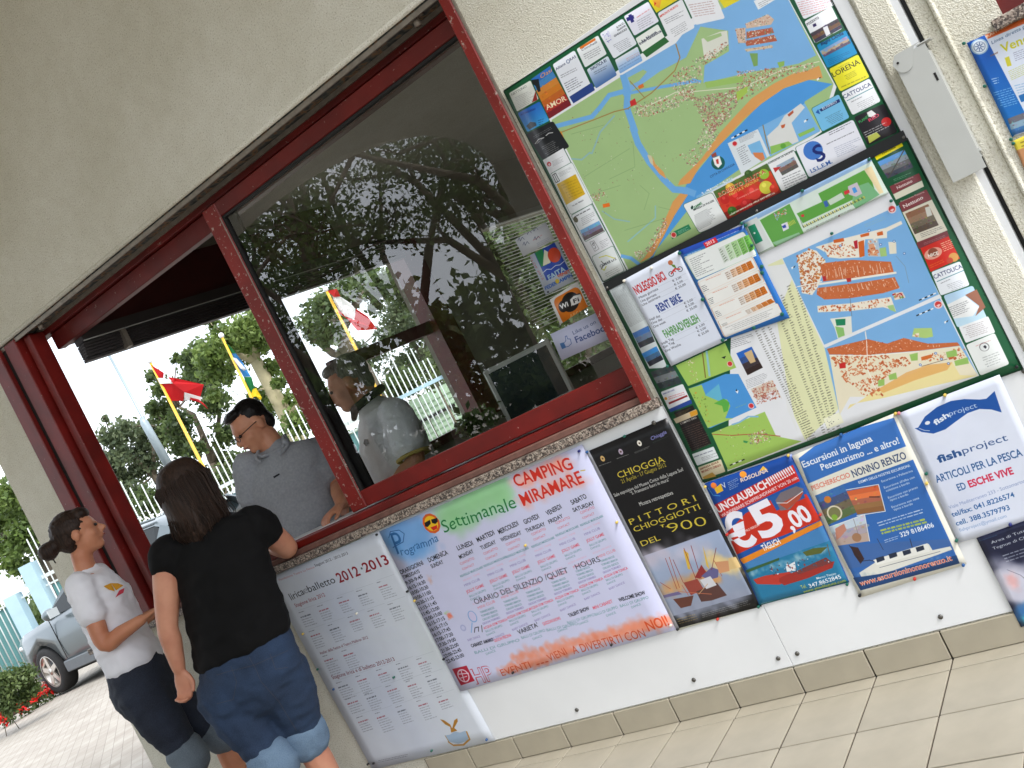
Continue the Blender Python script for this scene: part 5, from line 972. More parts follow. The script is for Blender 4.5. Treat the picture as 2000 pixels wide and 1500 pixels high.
# local maps on the left
LG = (160, 196, 96)
Lw.poly([zh(700, 1170), zh(1180, 950), zh(1290, 1190), zh(820, 1370)], LG); Lw.line([zh(960, 1045), zh(990, 1290)], 2.4, (130, 110, 50)); Lw.line([zh(1000, 1030), zh(1030, 1270)], 4, (140, 190, 200)); Lw.specks([zh(800, 1120), zh(880, 1110), zh(920, 1340), zh(840, 1330)], 40, [(190, 160, 120), (226, 220, 190)], 1.2, 40); Lw.ell(zh(1228, 1155), 6, (226, 190, 180)); Lw.ell(zh(1228, 1152), 4.4, (206, 50, 50)); Lw.poly([zh(1145, 1090), zh(1190, 1075), zh(1175, 1105)], (30, 40, 40))
Lw.poly([zs(1030, 120), zs(1190, 60), zs(1480, -60), zs(1640, -60), zs(1860, 350), zs(1300, 600), zs(1265, 600)], SEA); Lw.poly([zs(1030, 120), zs(1190, 70), zs(1240, 200), zs(1400, 260), zs(1500, 250), zs(1540, 330), zs(1480, 480), zs(1580, 480), zs(1265, 600)], LG); Lw.poly([zs(1340, 300), zs(1460, 240), zs(1530, 290), zs(1510, 390), zs(1460, 410), zs(1440, 330)], (90, 170, 70)); Lw.poly([zs(1230, 200), zs(1400, 60), zs(1440, 240), zs(1400, 270)], (100, 180, 210)); Lw.specks([zs(1060, 140), zs(1240, 210), zs(1300, 560), zs(1200, 480)], 30, [(200, 160, 60), (120, 140, 60)], 1.6, 41); Lw.ell(zs(1795, 330), 6, (226, 190, 190)); Lw.ell(zs(1795, 328), 4.4, (206, 50, 60)); Lw.poly([zs(1600, 150), zs(1640, 140), zs(1630, 180)], (240, 240, 240)); Lw.poly([zs(1615, 120), zs(1625, 150), zs(1605, 150)], (20, 20, 30)); Lw.lines(zs(1600, 345), zs(1740, 290), zs(1605, 365), 1, (160, 200, 130))
Lw.poly([zs(1310, 660), zs(1960, 400), zs(2100, 700), (1566, 862), zs(1515, 1115)], LG); Lw.line([zs(1560, 560), zs(1650, 530), zs(1760, 460), zs(1880, 460)], 3, (130, 180, 216)); Lw.line([zs(1320, 675), zs(1560, 690), zs(1875, 670), zs(2150, 700)], 1.8, (170, 90, 60)); Lw.specks([zs(1740, 680), zs(1960, 620), zs(2050, 740), zs(1800, 820)], 120, BLD, 1.5, 42); Lw.specks([zs(1400, 620), zs(1900, 500), zs(2080, 760), zs(1560, 1000)], 70, [(120, 150, 80), (220, 216, 190), (190, 110, 90)], .9, 43); Lw.poly([zs(1700, 750), zs(1760, 765), zs(1740, 785), zs(1700, 775)], (50, 140, 80))
for i in range(5): Lw.poly([zs(1530 + i * 36, 1050 - i * 15), zs(1566 + i * 36, 1035 - i * 15), zs(1572 + i * 36, 1048 - i * 15), zs(1536 + i * 36, 1063 - i * 15)], (20, 20, 24) if i % 2 == 0 else (240, 240, 236))
Lw.photo([Lw.C(p) for p in (zh(1290, 1050), zh(1440, 985), zh(1550, 1190), zh(1400, 1265))], [(40, 100, 190), (50, 80, 140), (60, 50, 56), (50, 36, 34)], 23, 16); Lw.poly([zh(1365, 1050), zh(1440, 1015), zh(1480, 1130), zh(1430, 1150)], (206, 176, 130)); Lw.lines(zh(1210, 930), zh(1450, 850), zh(1240, 1010), 5, INK, al=.5); Lw.lines(zh(1380, 1310), zh(1610, 1220), zh(1400, 1400), 6, INK, al=.4, seed=33)
Lw.poly([zh(1430, 1400), zh(1640, 1310), zh(1740, 1500), zs(2060, 130), zs(1870, 270)], (214, 204, 190)); Lw.specks([zh(1430, 1400), zh(1640, 1310), zh(1740, 1500), (1525, 775), (1480, 790)], 190, [(186, 110, 90), (200, 150, 130), (160, 90, 80)], 1.7, 44)
# street index columns
Lw.poly([zk(0, 470), zk(110, 420), zk(620, 1500), zk(530, 1620), zk(290, 1840), zk(180, 1600)], (222, 224, 180)); Lw.poly([zh(1660, 760), zh(1900, 160), zk(0, 480), zk(150, 1600), zk(260, 1850), zh(1900, 1870)], (224, 226, 226))
for i in range(6):
    x = -95 + i * 36; g0 = zk(x - 70, 440 + i * 2) if i > 2 else zk(-130 + i * 38, 860 - i * 60)
    p0 = (zk(-40 + i * 30, 640 - i * 30) if i < 4 else zk(30 + (i - 4) * 40, 470 - (i - 4) * 10)); 
for i in range(7):
    s0 = zh(1470 + i * 62, 830 - i * 88 if i > 2 else 830 - i * 20); e0 = (s0[0] + 128 - i * 6, s0[1] + 268 + i * 8); dx = 12.5
    Lw.lines(s0, (s0[0] + 7.6, s0[1] - 4), e0, 62, (70, 70, 60), al=.62, rag=.45, seed=50 + i, th=.4)
Lw.ell((1573, 843), 0.1, INK); Lw.card((1608, 818), (1640, 805), (1616, 838), (236, 236, 210)); Lw.specks([(1612, 818), (1634, 808), (1640, 824), (1620, 832)], 16, [(120, 120, 110)], 1., 66)
# town map
Lw.poly([zk(115, 420), zk(1040, -5) , zg(640, 900), zk(1335, 700), zk(445, 1105)], WATER); Lw.poly([zk(440, 1110), zk(1335, 715), zk(1640, 1330), zk(630, 1500), zk(560, 1640)], WATER)
Lw.line([zk(445, 1105), zk(1345, 715)], 6.5, PAPER)
Lw.poly([zk(225, 400), zk(330, 345), zk(380, 360), zk(450, 440), zk(420, 560), zk(390, 640), zk(345, 705), zk(265, 690), zk(250, 560)], (232, 226, 214)); Lw.specks([zk(225, 400), zk(330, 345), zk(440, 430), zk(420, 540), zk(345, 705), zk(265, 690), zk(250, 560)], 300, [(200, 130, 60), (190, 110, 60), (170, 90, 50)], 1.9, 45, ang=-.4)
Lw.poly([zk(370, 330), zk(600, 260), zk(920, 180), zk(1040, 125), zk(1050, 150), zk(930, 210), zk(930, 260), zk(760, 270), zk(740, 410), zk(560, 420), zk(470, 410), zk(450, 370)], (232, 226, 212))
for q in ([zk(510, 275), zk(590, 258), zk(596, 285), zk(515, 300)], [zk(720, 235), zk(790, 215), zk(790, 240), zk(725, 255)], [zk(850, 218), zk(895, 205), zk(900, 235), zk(855, 243)], [zk(705, 290), zk(750, 275), zk(755, 400), zk(715, 412)], [zk(785, 310), zk(825, 300), zk(860, 400), zk(800, 395)]): Lw.poly(q, (204, 98, 40))
Lw.poly([zk(668, 285), zk(698, 275), zk(702, 340), zk(680, 345)], (176, 30, 50)); Lw.poly([zk(780, 275), zk(860, 262), zk(880, 405), zk(780, 405)], (226, 214, 196), .5); Lw.specks([zk(780, 275), zk(850, 262), zk(865, 405), zk(790, 400)], 30, TOWN, 2.2, 46); Lw.poly([zk(870, 340), zk(920, 330), zk(930, 400), zk(880, 405)], (160, 196, 120)); Lw.poly([zk(940, 290), zk(1000, 290), zk(1005, 380), zk(950, 385)], (226, 220, 200)); Lw.specks([zk(400, 330), zk(600, 300), zk(690, 330), zk(680, 405), zk(560, 415), zk(470, 405)], 130, TOWN, 1.8, 47, ang=-.4)
for q, sd_ in (([zk(410, 480), zk(440, 455), zk(660, 430), zk(960, 445), zk(985, 535), zk(760, 560), zk(430, 600)], 1), ([zk(385, 650), zk(700, 610), zk(990, 565), zk(1030, 650), zk(900, 690), zk(640, 730), zk(440, 740), zk(380, 700)], 2)):
    Lw.poly(q, BR_); g = np.random.default_rng(sd_)
    P0, P1, P2, P3 = q[0], q[3] if sd_ == 1 else q[2], q[4] if sd_ == 1 else q[3], q[-1]
    for i in range(46):
        t = g.random(); a = (P0[0] + (P1[0] - P0[0]) * t, P0[1] + (P1[1] - P0[1]) * t); b = (P3[0] + (P2[0] - P3[0]) * t, P3[1] + (P2[1] - P3[1]) * t); u, v = sorted(g.random(2)); Lw.line([(a[0] + (b[0] - a[0]) * u, a[1] + (b[1] - a[1]) * u), (a[0] + (b[0] - a[0]) * v, a[1] + (b[1] - a[1]) * v)], .8, (232, 206, 184))
    Lw.specks(q, 70, [(176, 84, 50), (226, 196, 170), (210, 130, 90)], 1.2, 48 + sd_, ang=-.3)
Lw.line([zk(400, 620), zk(700, 575), zk(1000, 530)], 4, (232, 228, 216)); Lw.line([zk(400, 640), zk(700, 598), zk(1000, 545)], 3, (120, 170, 214)); Lw.line([zk(230, 640), zk(420, 600)], 2, (236, 232, 222)); Lw.poly([zk(425, 560), zk(450, 555), zk(455, 590), zk(435, 598)], (180, 40, 50)); Lw.poly([zk(610, 575), zk(650, 570), zk(650, 600), zk(620, 605)], (180, 50, 50))
Lw.poly([zk(385, 790), zk(640, 770), zk(960, 720), zk(1000, 830), zk(900, 800), zk(640, 830), zk(390, 840)], (232, 224, 208)); Lw.specks([zk(390, 800), zk(640, 775), zk(950, 725), zk(930, 795), zk(640, 825), zk(400, 835)], 110, TOWN, 2.1, 51); Lw.poly([zk(930, 790), zk(980, 780), zk(1000, 840), zk(950, 820)], (160, 196, 130)); Lw.poly([zk(975, 690), zk(1050, 680), zk(1075, 725), zk(990, 745)], (226, 214, 196)); Lw.specks([zk(980, 700), zk(1040, 685), zk(1060, 725), zk(1000, 740)], 22, [(176, 40, 50), (110, 160, 80), (200, 130, 90)], 2.2, 52)
Lw.poly([zk(485, 890), zk(650, 870), zk(658, 1005), zk(545, 1045), zk(520, 960)], (226, 226, 214)); Lw.poly([zk(525, 895), zk(605, 890), zk(605, 940), zk(535, 945)], (30, 130, 90)); Lw.poly([zk(525, 950), zk(590, 960), zk(600, 1020), zk(550, 1040)], (140, 190, 110)); Lw.line([zk(640, 720), zk(655, 870)], 1, (110, 120, 130)); Lw.line([zk(760, 990), zk(770, 1060)], 2, (232, 228, 220))
Lw.poly([zk(1140, 965), zk(1280, 962), zk(1290, 1030), zk(1230, 1042), zk(1125, 1030)], (174, 204, 122)); Lw.poly([zk(1125, 1025), zk(1180, 1000), zk(1180, 1035)], (232, 220, 200)); Lw.specks([zk(1130, 1022), zk(1175, 1005), zk(1180, 1030)], 10, TOWN, 2, 53)
Lw.poly([zk(460, 1125), zk(780, 1050), zk(930, 1085), zk(1060, 1040), zk(1250, 1085), zk(1480, 1075), zk(1500, 1100), zk(1180, 1140), zk(800, 1170), zk(480, 1170)], BR_); Lw.specks([zk(460, 1125), zk(780, 1050), zk(930, 1085), zk(1060, 1040), zk(1250, 1085), zk(1480, 1075), zk(1180, 1140), zk(800, 1170)], 240, [(226, 186, 160), (176, 84, 50), (214, 130, 90)], 1.1, 54)
Lw.poly([zk(480, 1172), zk(800, 1172), zk(1180, 1142), zk(1500, 1102), zk(1640, 1330), zk(1290, 1410), zk(900, 1500), zk(640, 1500), zk(560, 1640), (1640, 810)], (230, 222, 196)); Lw.poly([zk(850, 1440), zk(1250, 1260), zk(1440, 1230), zk(1500, 1330), zk(1640, 1335), zk(1290, 1415), zk(900, 1510), zk(640, 1560), (1655, 800)], (234, 220, 160)); Lw.poly([zk(860, 1440), zk(1080, 1310), zk(1250, 1250), zk(1440, 1230), zk(1400, 1290), zk(1150, 1370), zk(900, 1470)], (226, 170, 96), .8)
for q, n in (([zk(500, 1180), zk(940, 1150), zk(950, 1200), zk(520, 1260)], 120), ([zk(620, 1270), zk(1100, 1180), zk(1110, 1250), zk(650, 1340)], 130), ([zk(660, 1400), zk(980, 1280), zk(960, 1340), zk(700, 1440)], 70), ([zk(560, 1280), zk(640, 1300), zk(650, 1400), zk(600, 1390)], 30), ([zk(1200, 1180), zk(1540, 1110), zk(1540, 1200), zk(1200, 1220)], 50), ([zk(700, 1430), zk(860, 1390), zk(900, 1490), zk(740, 1500)], 40)): Lw.specks(q, n, TOWN[:3] + [(200, 112, 66)], 2.3, 60 + n, ang=-.35)
for q in ([zk(1105, 1170), zk(1170, 1155), zk(1170, 1215), zk(1120, 1220)], [zk(940, 1330), zk(1000, 1310), zk(1010, 1360), zk(950, 1370)], [zk(1390, 1150), zk(1470, 1130), zk(1480, 1180), zk(1400, 1195)], [zk(1455, 1220), zk(1560, 1190), zk(1570, 1240), zk(1465, 1260)], [zk(860, 1370), zk(910, 1360), zk(910, 1410), zk(860, 1420)]): Lw.poly(q, (150, 190, 100))
for q in ([zk(555, 1240), zk(605, 1228), zk(608, 1275), zk(560, 1280)],): Lw.poly(q, (196, 40, 40))
Lw.poly([zk(1195, 1190), zk(1275, 1168), zk(1282, 1195), zk(1200, 1218)], (206, 110, 50)); Lw.line([zk(480, 1175), zk(800, 1178), zk(1180, 1145)], 1.6, (240, 236, 226)); Lw.line([zk(770, 1060), zk(780, 1290), zk(840, 1440)], 1.4, (240, 236, 226)); Lw.line([zk(1200, 1262), zk(1400, 1205)], .9, (90, 70, 60))
for p in (zk(968, 35), zk(1330, 780)): Lw.ell(p, 8, (232, 206, 206)); Lw.ell((p[0], p[1] - .5), 6, (206, 60, 60)); Lw.poly([(p[0] - 4, p[1] + 2), (p[0] + 1, p[1] - 1), (p[0] + 5, p[1] - 1), (p[0] + 1, p[1] + 5)], (236, 200, 200))
for x0, y0 in ((1178, 742), (1158, 862)):
    for i in range(6): Lw.poly([zk(x0 + i * 22, y0 - i * 9.5), zk(x0 + 22 + i * 22, y0 - 9.5 - i * 9.5), zk(x0 + 25 + i * 22, y0 - 1 - i * 9.5), zk(x0 + 3 + i * 22, y0 + 9 - i * 9.5)], (24, 24, 28) if i % 2 == 0 else (236, 236, 236))
for p in (zk(180, 490), zk(1375, 915)): Lw.poly([p, (p[0] + 6, p[1] - 3), (p[0] + 2, p[1] + 4)], (240, 240, 240)); Lw.poly([(p[0] + 4, p[1] - 1), (p[0] + 9, p[1] - 4), (p[0] + 6, p[1] + 1)], (20, 20, 30))
for p in (zk(565, 320), zk(790, 200), zk(880, 310), zk(1065, 380), zk(985, 285), zk(1310, 1160), zk(1355, 1205), zk(1190, 1250), zk(1410, 1240)): Lw.ell(p, 2.6, (60, 100, 170)); Lw.ell(p, 1.6, (210, 222, 236))
Lw.lines(zk(750, 150), zk(910, 85), zk(765, 180), 2, (150, 180, 190), al=.6); Lw.line([zk(1000, 400), zk(1070, 480), zk(1100, 610)], 1, (130, 140, 150), .7)
# right column of cards
Lw.card(zg(370, 350), zg(660, 195), zg(400, 405), (232, 216, 26)); Lw.text('CHIOGGIA', zg(465, 345), zg(612, 268), 2.8, (70, 60, 10), 'b'); Lw.photo([Lw.C(p) for p in (zg(410, 425), zg(700, 290), zg(800, 480), zg(520, 605))], [(100, 160, 224), (150, 160, 170), (110, 110, 110), (70, 74, 90)], 24, 40); Lw.line([zg(530, 600), zg(700, 290)], 2, (80, 76, 70)); Lw.lines(zg(580, 610), zg(780, 530), zg(590, 640), 2, (190, 226, 190))
Lw.poly([zg(540, 690), zg(860, 545), zg(890, 620), zg(580, 775)], (130, 60, 66)); Lw.poly([zg(580, 775), zg(892, 625), zg(915, 690), zg(610, 835)], (222, 220, 200)); Lw.text('Ristorante Pizzeria', zg(600, 672), zg(800, 590), 2.3, (230, 220, 210)); Lw.text('Nettuno', zg(628, 720), zg(792, 640), 5.4, (240, 236, 230), 'b', serif=True)
Lw.poly([zg(640, 870), zg(940, 720), zg(1000, 830), zg(680, 970)], (130, 60, 66)); Lw.text('Ristorante Pizzeria', zg(665, 860), zg(920, 755), 3, (230, 220, 210)); Lw.text('Nettuno', zg(700, 925), zg(910, 820), 6.6, (240, 236, 230), 'b', serif=True)
Lw.poly([zg(680, 972), zg(1000, 832), zg(1170, 1165), zg(845, 1300)], (218, 212, 194)); Lw.photo([Lw.C(p) for p in (zg(710, 985), zg(960, 880), zg(1075, 1110), zg(815, 1210))], [(140, 100, 76), (150, 120, 96), (110, 100, 84), (90, 76, 66)], 25, 50); Lw.poly([zg(925, 920), zg(975, 905), zg(1005, 1000), zg(950, 1020)], (206, 206, 196)); Lw.lines(zg(870, 1200), zg(1120, 1110), zg(890, 1250), 3, INK, al=.6); Lw.poly([zg(830, 1300), zg(1165, 1170), zg(1190, 1235), zg(860, 1370)], (122, 56, 62)); Lw.lines(zg(910, 1300), zg(1150, 1210), zg(915, 1330), 2, (206, 170, 170))
Lw.poly([zk(1190, 340), zk(1410, 245), zk(1500, 420), zk(1270, 525)], (206, 44, 34)); Lw.ell(zk(1290, 380), 17, (226, 170, 150), .9, ry=11); Lw.ell(zk(1290, 372), 9, (120, 60, 40), .8); Lw.text('NICE', zk(1255, 412), zk(1335, 385), 6, (240, 236, 226), 'x'); Lw.lines(zk(1345, 300), zk(1430, 265), zk(1375, 370), 5, (240, 226, 190), al=.9, rag=.1); Lw.ell(zk(1450, 410), 9, (206, 150, 80)); Lw.ell(zk(1420, 435), 6, (190, 70, 50)); Lw.lines(zk(1260, 470), zk(1370, 420), zk(1270, 500), 2, (232, 150, 40))
Lw.card(zk(1275, 525), zk(1500, 440), zk(1350, 710), (228, 232, 238)); Lw.text('CATTOLICA', zk(1302, 580), zk(1520, 492), 8.4, (24, 34, 86), 'r'); Lw.line([zk(1320, 600), zk(1530, 512)], 1.3, (40, 120, 130)); Lw.lines(zk(1348, 610), zk(1425, 575), zk(1352, 620), 1, INK, al=.8); Lw.lines(zk(1390, 625), zk(1510, 580), zk(1430, 680), 5, INK, al=.35, centre=True)
Lw.card(zk(1370, 710), zk(1600, 630), zk(1480, 960), (176, 206, 232), grad=(190, 220, 236)); Lw.poly([zk(1540, 705), zk(1630, 660), zk(1700, 800), zk(1620, 870), zk(1650, 790)], (150, 100, 80)); Lw.poly([zk(1400, 780), zk(1540, 710), zk(1650, 800), zk(1600, 870), zk(1450, 890)], (228, 230, 230)); Lw.lines(zk(1410, 800), zk(1560, 740), zk(1450, 880), 6, INK, al=.55)
Lw.card(zk(1490, 955), zk(1720, 870), zk(1545, 1080), (230, 232, 234)); Lw.lines(zk(1510, 960), zk(1690, 900), zk(1560, 1050), 7, (90, 60, 60), al=.4, centre=True, seed=71)
Lw.card(zk(1545, 1095), zk(1770, 1000), zk(1660, 1335), (228, 232, 230)); Lw.ell(zk(1690, 1110), 9, (120, 120, 122)); Lw.ell(zk(1690, 1112), 7.6, (222, 226, 226)); Lw.poly([zk(1680, 1110), zk(1695, 1095), zk(1710, 1110), zk(1700, 1125)], (50, 50, 60)); Lw.lines(zk(1620, 1100), zk(1745, 1050), zk(1625, 1110), 1, (190, 60, 60)); Lw.lines(zk(1670, 1190), zk(1800, 1140), zk(1700, 1280), 5, INK, al=.3, centre=True)
matL = Lw.material('lower_map_print', .32)
lb = thing_sheet(Lw, 'map_board', 'lower green framed board of street maps, price sheets pinned over its upper part', 'map board', .0135, matL, pins=[(1986, 716, 'k')])
frame_bars(lb, Lw, .0105, .006, M['bframe'])
# black strip that covers the joint between the two boards
q0 = at_y((1181, 561), -.014); q1 = at_y((1768, 264), -.014)
js = empty('joint_strip', (q0.x, -.014, q0.z), 0, 'thin black strip covering the joint between the two map boards', 'strip')
o = MB().bar((q0.x, -.0115, q0.z), (q1.x, -.0115, q1.z), .030, .007, (0, 1, 0)).build('strip', M['bblack'], js); o.matrix_parent_inverse = Matrix.Translation(-js.location)
for px, py in ((1186, 562), (1478, 412), (1765, 268)):
    q = at_y((px, py), -.015); o = MB().cyl((q.x, -.0175, q.z), (q.x, -.015, q.z), .0045, 10).build('screw', M['steel'], js); o.matrix_parent_inverse = Matrix.Translation(-js.location)
# ------------------------------------------------------------------ sheets pinned on the lower board
OFF = .0175
bk = Canvas((1219, 546), (1325, 489), (1311, 715), 1900, (216, 222, 236), y=-OFF)
for t, p0, p1, hh, cc in (('NOLEGGIO BICI', zh(320, 478), zh(612, 322), 17, (190, 44, 50)), ('RENT BIKE', zh(540, 650), zh(770, 535), 16, (50, 70, 140)), ('FAHRRADVERLEIH', zh(605, 900), zh(940, 735), 16, (90, 150, 84))):
    bk.text(t, p0, p1, hh, cc, 'x', slant=-.12)
for t, p0, p1 in (('Mezza giornata', zh(345, 520), zh(530, 428)), ('Una giornata', zh(362, 555), zh(515, 482)), ('Una settimana', zh(378, 590), zh(552, 500)), ('Half day', zh(452, 735), zh(552, 690)), ('One day', zh(468, 770), zh(572, 722)), ('One week', zh(488, 805), zh(606, 750)), ('Halb Tag', zh(570, 968), zh(680, 915)), ('Ein Tag', zh(586, 1003), zh(688, 950)), ('Eine Woche', zh(602, 1040), zh(752, 972))): bk.text(t, p0, p1, 5., (44, 48, 60))
for i, (y0) in enumerate((zh(672, 355), zh(690, 392), zh(700, 432), zh(785, 575), zh(798, 608), zh(810, 648), zh(900, 815), zh(915, 848), zh(925, 888))):
    bk.text(('€ 3,00', '€ 5,00', '€ 25,00')[i % 3], y0, (y0[0] + (17, 16.5, 20)[i % 3], y0[1] - (8.5, 8, 10)[i % 3]), 4.6, (50, 54, 66))
for x, y, L in ((530, 400, 300), (520, 470, 330), (560, 500, 260), (560, 665, 370), (570, 720, 370), (690, 880, 350), (700, 930, 340)): bk.line([zh(x, y), zh(x + L * .9, y - L * .44)], .5, (180, 186, 200))
for p, r in ((zh(655, 275), 5.4), (zh(742, 228), 5.4)): bk.ell(p, r, (40, 40, 44)); bk.ell(p, r - 1.3, (216, 222, 236))
bk.line([zh(655, 275), zh(690, 225), zh(742, 228)], 3, (200, 50, 46)); bk.line([zh(670, 240), zh(700, 250)], 2.4, (200, 50, 46)); bk.ell(zh(648, 165), 5, (190, 110, 70)); bk.poly([zh(650, 180), zh(690, 185), zh(710, 225), zh(670, 205)], (90, 130, 50))
thing_sheet(bk, 'price_sheet', 'pale blue bike rental price list with red, blue and green headings', 'price list', OFF, bk.material('bike_price_print', .7), [(zh(465, 215)[0], zh(465, 215)[1], 'w'), (zh(200, 340)[0], zh(200, 340)[1], 'w'), (zh(622, 1175)[0], zh(622, 1175)[1], 'g')], curl=.001, seed=3)
pr = Canvas((1325, 490), (1452, 439), (1412, 665), 1900, (40, 112, 190), y=-OFF - .0015)
def zp(x, y): return zh(x, y)
pr.poly([zp(725, 50), ze(-180, 1430), ze(430, 1180), ze(450, 1240), ze(-150, 1500), zp(770, 100)], (36, 72, 160))
pr.card(zp(780, 110), ze(465, 1270), zp(900, 330), (228, 232, 230), r=.03); pr.card(zp(780, 120), zp(1360, -140), zp(905, 335), (228, 232, 230), edge=(90, 160, 80), r=.08)
for i in range(5): P = [zp(1070 + i * 62, -5 - i * 28), zp(1128 + i * 62, -32 - i * 28), zp(1190 + i * 62 - 5, 110 - i * 28), zp(1135 + i * 62 - 5, 145 - i * 28)]; pr.poly([(x + 8, y + 6) for x, y in P], [(206, 214, 206), (190, 214, 180), (160, 200, 140), (126, 186, 96), (100, 176, 66)][i]); pr.lines((P[0][0] + 10, P[0][1] + 8), (P[1][0] + 5, P[1][1] + 8), (P[3][0] + 10, P[3][1] + 4), 6, (60, 80, 50), al=.6, seed=i, rag=.5, th=.4)
pr.lines(zp(830, 130), zp(1010, 50), zp(905, 310), 10, INK, al=.5, seed=3, rag=.6)
pr.card(zp(905, 345), zp(1450, 100), zp(1175, 900), (230, 230, 226), r=.04)
for i in range(4):
    dx, dy = i * 66, i * 124; hgt = (1, 1, 1, .55)[i]
    pr.card(zp(915 + dx, 365 + dy), zp(1445 + dx - i * 2, 112 + dy + i * 3), zp(915 + dx + 52 * hgt, 365 + dy + 104 * hgt), (232, 232, 228), edge=(206, 110, 60), r=.12)
    for j in range(5): P = [zp(1175 + dx + j * 52, 262 + dy - j * 24), zp(1222 + dx + j * 52, 240 + dy - j * 24), zp(1262 + dx + j * 52 - 4, 240 + dy - j * 24 + 78 * hgt - 10), zp(1212 + dx + j * 52 - 4, 262 + dy - j * 24 + 80 * hgt - 8)]; pr.poly(P, [(222, 214, 206), (226, 190, 160), (220, 160, 110), (212, 124, 50), (206, 112, 30)][j]); pr.lines(P[0], P[1], P[3], 4, (90, 60, 40), al=.55, seed=i * 7 + j, rag=.4, th=.4)
    pr.lines(zp(945 + dx, 395 + dy), zp(1000 + dx, 370 + dy), zp(975 + dx, 395 + dy + 60 * hgt), 4, INK, al=.8, seed=i); pr.lines(zp(990 + dx, 330 + dy), zp(1150 + dx, 262 + dy), zp(995 + dx, 345 + dy), 1, (206, 100, 60), al=.8)
pr.card(zp(1135, 800), zp(1690, 560), zp(1180, 890), (230, 230, 228), edge=(206, 110, 60), r=.15); pr.lines(zp(1170, 800), zp(1660, 600), zp(1200, 860), 4, INK, al=.35, centre=True)
pr.line([ze(90, 1395), ze(190, 1345)], 11, (200, 34, 44)); pr.text('2012', ze(102, 1402), ze(185, 1362), 6.4, (240, 226, 226), 'b'); pr.lines(ze(-90, 1480), ze(50, 1425), ze(-85, 1500), 1, (200, 214, 240), al=.9); pr.lines(ze(200, 1335), ze(420, 1240), ze(205, 1348), 1, (200, 214, 240), al=.9)
thing_sheet(pr, 'price_sheet', 'blue edged camping tariff sheet for 2012 with green and orange tables', 'price list', OFF + .0015, pr.material('tariff_print', .35), [(1328, 494, 'g'), (1457, 440, 'g'), (1412, 664, 'g'), (1528, 613, 'g'), (zh(965, 522)[0], zh(965, 522)[1], 'g'), (zh(1543, 200)[0], zh(1543, 200)[1], 'g'), (zh(1545, 262)[0], zh(1545, 262)[1], 'g'), (zh(1465, 800)[0], zh(1465, 800)[1], 'g')], r=.0055)
cpn = Canvas((1447, 433), (1699, 307), (1481, 498), 1700, (206, 222, 210), y=-OFF)
cpn.poly([(1445, 435), (1699, 305), (1704, 314), (1450, 443)], (110, 150, 210), .7); cpn.soft([(1460, 470), (1560, 410), (1680, 340)], 22, (226, 232, 232), .6, 3, 60)
cpn.poly([ze(470, 1180), ze(590, 1120), ze(740, 1400), ze(610, 1470)], (206, 212, 210)); cpn.poly([ze(500, 1215), ze(570, 1185), ze(650, 1350), ze(580, 1385)], (20, 132, 96)); cpn.ell(ze(568, 1276), 2, (226, 240, 232)); cpn.line([ze(470, 1180), ze(610, 1478), ze(740, 1410)], .8, (90, 110, 100))
cpn.poly([ze(620, 1150), ze(910, 990), ze(1080, 1340), ze(1010, 1400), ze(850, 1460), ze(770, 1420)], (96, 160, 74)); cpn.poly([ze(740, 1370), ze(1000, 1270), ze(1080, 1340), ze(860, 1450), ze(820, 1420)], (140, 186, 146)); cpn.specks([ze(760, 1090), ze(870, 1040), ze(900, 1080), ze(780, 1150)], 40, [(190, 110, 90), (150, 170, 200), (206, 190, 160)], 1.6, 80); cpn.poly([ze(830, 1190), ze(890, 1165), ze(905, 1230), ze(850, 1260)], (214, 214, 226)); cpn.poly([ze(835, 1210), ze(870, 1190), ze(880, 1220), ze(850, 1230)], (50, 70, 160))
for i in range(6): cpn.line([ze(890 + i * 12, 1175 - i * 6), ze(908 + i * 12, 1210 - i * 6)], .9, (226, 216, 90))
cpn.poly([ze(980, 1085), ze(1230, 970), ze(1190, 890), ze(1640, 660), ze(1720, 780), ze(1740, 850), ze(1040, 1180), ze(1010, 1130)], (92, 160, 66)); cpn.poly([ze(1540, 830), ze(1680, 780), ze(1790, 900), ze(1560, 1040), ze(1520, 990)], (120, 180, 130)); cpn.poly([ze(1280, 960), ze(1420, 880), ze(1450, 930), ze(1310, 1005)], (196, 212, 196)); cpn.poly([ze(1480, 820), ze(1570, 780), ze(1620, 890), ze(1560, 920), ze(1490, 900)], (200, 190, 200)); cpn.poly([ze(1520, 840), ze(1550, 825), ze(1575, 870), ze(1540, 890)], (70, 150, 220)); cpn.poly([ze(1440, 870), ze(1490, 850), ze(1500, 880), ze(1450, 905)], (206, 50, 60)); cpn.poly([ze(1240, 970), ze(1275, 955), ze(1295, 1010), ze(1260, 1025)], (60, 100, 170)); cpn.poly([ze(1020, 1100), ze(1050, 1090), ze(1055, 1115), ze(1030, 1120)], (206, 50, 60)); cpn.poly([ze(1640, 655), ze(1710, 620), ze(1830, 880), ze(1790, 895)], (222, 204, 160))
a0, a1 = ze(1040, 1205), ze(1650, 910)
for i in range(34): t = i / 34; p = (a0[0] + (a1[0] - a0[0]) * t, a0[1] + (a1[1] - a0[1]) * t); cpn.line([p, (p[0] + 2.4, p[1] + 3.4)], 2.2, (214, 200, 60) if i % 2 else (110, 120, 40))
cpn.line([ze(1010, 1130), ze(1045, 1220), ze(1640, 930)], .8, (90, 100, 90)); cpn.poly([ze(1570, 1100), ze(1870, 960), ze(1890, 985), ze(1600, 1125)], (150, 140, 60)); cpn.lines(ze(1070, 1240), ze(1560, 1010), ze(1120, 1340), 5, (90, 90, 100), al=.45, seed=81, rag=.2)
